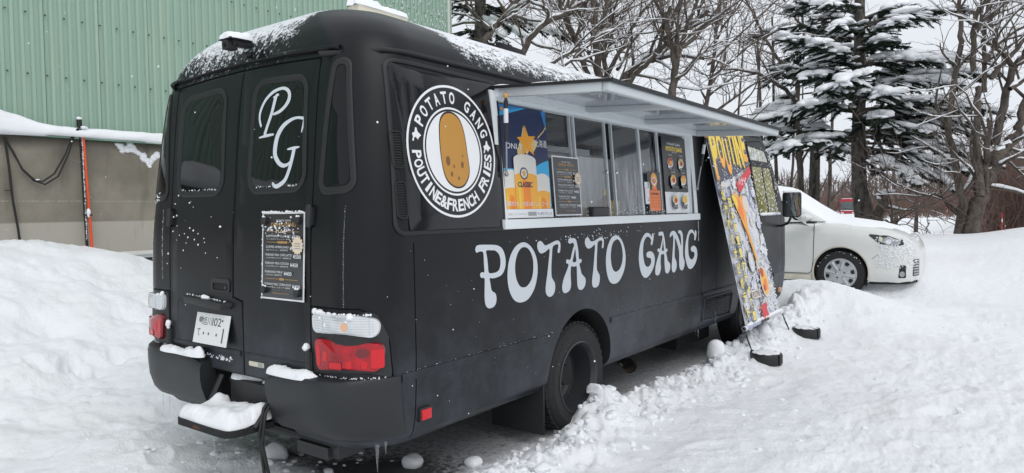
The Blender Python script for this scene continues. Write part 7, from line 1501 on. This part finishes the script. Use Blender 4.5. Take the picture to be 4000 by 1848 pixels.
T.build('fir_tree', tuple(g), 'slimmer fir on the left of the big one, behind the driver door')
T = Fir(5); D2 = 21.; tp = [at(1876, y, D2) for y in (520, 300, 160, 0, -140)]; g = np.array(ground_under(tp[0])); T.trunk([g]+tp, [.28, .24, .2, .18, .17, .15])
for k in range(26):
    y0_ = rng.uniform(-160, 170); p = at(1876, y0_, D2); an = rng.uniform(0, 6.28); l = rng.uniform(.9, 1.9); T.bough(p, p+np.array([math.cos(an)*l-.2, math.sin(an)*l, rng.uniform(-.55, -.15)]), .025, rng.uniform(.1, .5), 1.0, .06)
for tip, sn in (((2215, 160), 1.3), ((2120, 120), 1.4), ((2040, 150), 1.3), ((1960, 170), .8)): T.bough(at(1876, 60, D2), at(*tip, D2-.8), .03, sn, .9, .12)
T.build('fir_tree', tuple(g), 'dark fir beside the corner of the green building')

# ------------------------------------------------------------------ far wooded hills, brush, marker poles
def make_hills():
    an = np.linspace(R(-40), R(46), 130); ds = np.array([135, 150, 170, 200, 240, 290, 340, 420]); V = []
    for d in ds:
        for a in an:
            dirv = fw*math.cos(a)+np.array([rt[0], rt[1], 0])*math.sin(a); x, y = CAM[0]+dirv[0]*d, CAM[1]+dirv[1]*d; top = np.interp(np.degrees(a), [-40, 0, 10, 20, 26, 31, 36, 46], [9, 9, 9, 8.5, 7.5, 10.5, 15, 20])
            prof = sm((d-135)/150.); V.append((x, y, -2.2+prof*(top+1.5*float(fbm(np.array([x]), np.array([y]), .02, 3, 3)[0]))*(.8+.5*float(vnoise(np.array([x*.03]), np.array([y*.03]), 4)[0]))))
    n = len(an); F = [(i*n+j, i*n+j+1, (i+1)*n+j+1, (i+1)*n+j) for i in range(len(ds)-1) for j in range(n-1)]
    o = np_mesh('hills', V, F, 'hill'); tag(o, kind='structure')
    if o.data.polygons[0].normal.z < 0: o.data.flip_normals()
    Vh = np.array(V).reshape(len(ds), n, 3); T_ = Tubes(); rng.seed(77)
    for k in range(4200):
        i = rng.randrange(len(ds)-2); j = rng.randrange(n-1); s_, t_ = rng.random(), rng.random(); p = Vh[i, j]*(1-s_)*(1-t_)+Vh[i+1, j]*s_*(1-t_)+Vh[i, j+1]*(1-s_)*t_+Vh[i+1, j+1]*s_*t_; hh = rng.uniform(3, 7.5)
        T_.add([p, p+np.array([rng.gauss(0, .2), rng.gauss(0, .2), hh*.5]), p+np.array([rng.gauss(0, .4), rng.gauss(0, .4), hh])], [.14, .10, .03], 3)
        for _ in range(5): q = p+np.array([0, 0, hh*rng.uniform(.3, .85)]); d = np.array([rng.gauss(0, 1), rng.gauss(0, 1), rng.uniform(.8, 2.2)]); d = d/np.linalg.norm(d)*hh*rng.uniform(.25, .45); T_.add([q, q+d], [.09, .04], 3)
    tag(T_.build('far_wood', 'far_twig', None), 'brown leafless wood covering the hills in the distance', 'wood', kind='stuff')
    T_ = Tubes()
    for k in range(5200):
        px = rng.choice((rng.uniform(2850, 3420), rng.uniform(3400, 4150), rng.uniform(3820, 4150))); d = rng.uniform(72, 118) if px < 3820 else rng.uniform(26, 60); b = at(px, 820, d); p = np.array([b[0], b[1], hz(b[0], b[1])]); hh = rng.uniform(.8, 3.4)*(1.25 if px > 3820 else .9)
        if 3255 < px < 3410: continue
        d2 = np.array([rng.gauss(0, .35), rng.gauss(0, .35), 1])*hh; w_ = 1.8 if px < 3820 else 1.; T_.add([p, p+d2*.5+np.array([rng.gauss(0, .1), 0, 0]), p+d2], [.020*w_, .013*w_, .005*w_], 3)
        for _ in range(4): q = p+d2*rng.uniform(.2, .9); e = np.array([rng.gauss(0, .8), rng.gauss(0, .8), rng.uniform(.2, 1.2)])*hh*.3; T_.add([q, q+e], [.011*w_, .005*w_], 3)
    tag(T_.build('brush', 'brush', None), 'red brown leafless brush between the trees and the hills', 'brush', kind='stuff')
mat('hill', (.34, .30, .28), .95, var=.5, vscale=.25); mat('far_twig', (.155, .115, .10), .95, var=.35, vscale=.05); mat('brush', (.16, .095, .075), .95, var=.4, vscale=.3)
make_hills()
flat('pole_red', (.5, .03, .03), .5)
for px, y0_, y1_, d, lab in ((3914, 830, 880, 26, 'red and white snow pole at the far right edge of the field'), (3700, 798, 838, 42, 'red and white snow pole in the middle of the field')):
    p = at(px, y1_, d); q = at(px, y0_, d); q = np.array([p[0], p[1], q[2]]); P = thing('snow_pole', tuple(p), lab, 'snow pole', 'snow poles in the field')
    for k in range(4): m_ = MB(); m_.tube([p+(q-p)*(k/4-(.6 if k == 0 else 0)), p+(q-p)*(k+1)/4], .018, 'paper' if k == 1 else 'pole_red', 8); m_.build('pole_band', P)
# trees across the yard (out of frame, seen in the glossy window panels)
src = [o for o in bpy.data.objects if o.type == 'EMPTY' and o.name.startswith('bare_tree')]
for k, (x, y, rz, s_) in enumerate(((11, 1.5, 1.0, 1.), (13, 6, 2.2, 1.1), (10.5, 10, 3.1, .95), (15, -2, 4.0, 1.1), (17, 9, .4, 1.2), (14, 14, 5., 1.1))):
    o = src[(3, 4, 5, 2, 3, 5)[k]]; b = o.location
    copy_tree(o, (x-b[0], y-b[1], hz(x, y)-b[2]), rz, s_, 'added bare tree out of frame across the yard, '+('nearest the truck tail', 'second from the truck', 'level with the banner', 'farthest back by the tail', 'farthest out of all', 'beyond the white car')[k])
# flakes in the air
m_ = MB(); rd = random.Random(12)
for k in range(260):
    d = rd.uniform(1.6, 9); p = at(rd.uniform(-100, 4100), rd.uniform(-60, 1900), d)
    if p[2] < .3: continue
    m_.blob(p, rd.uniform(.0016, .0032), 'snow', 0)
tag(m_.build('falling_snow', smooth=180), 'sparse snowflakes falling through the air', 'snow', kind='stuff')
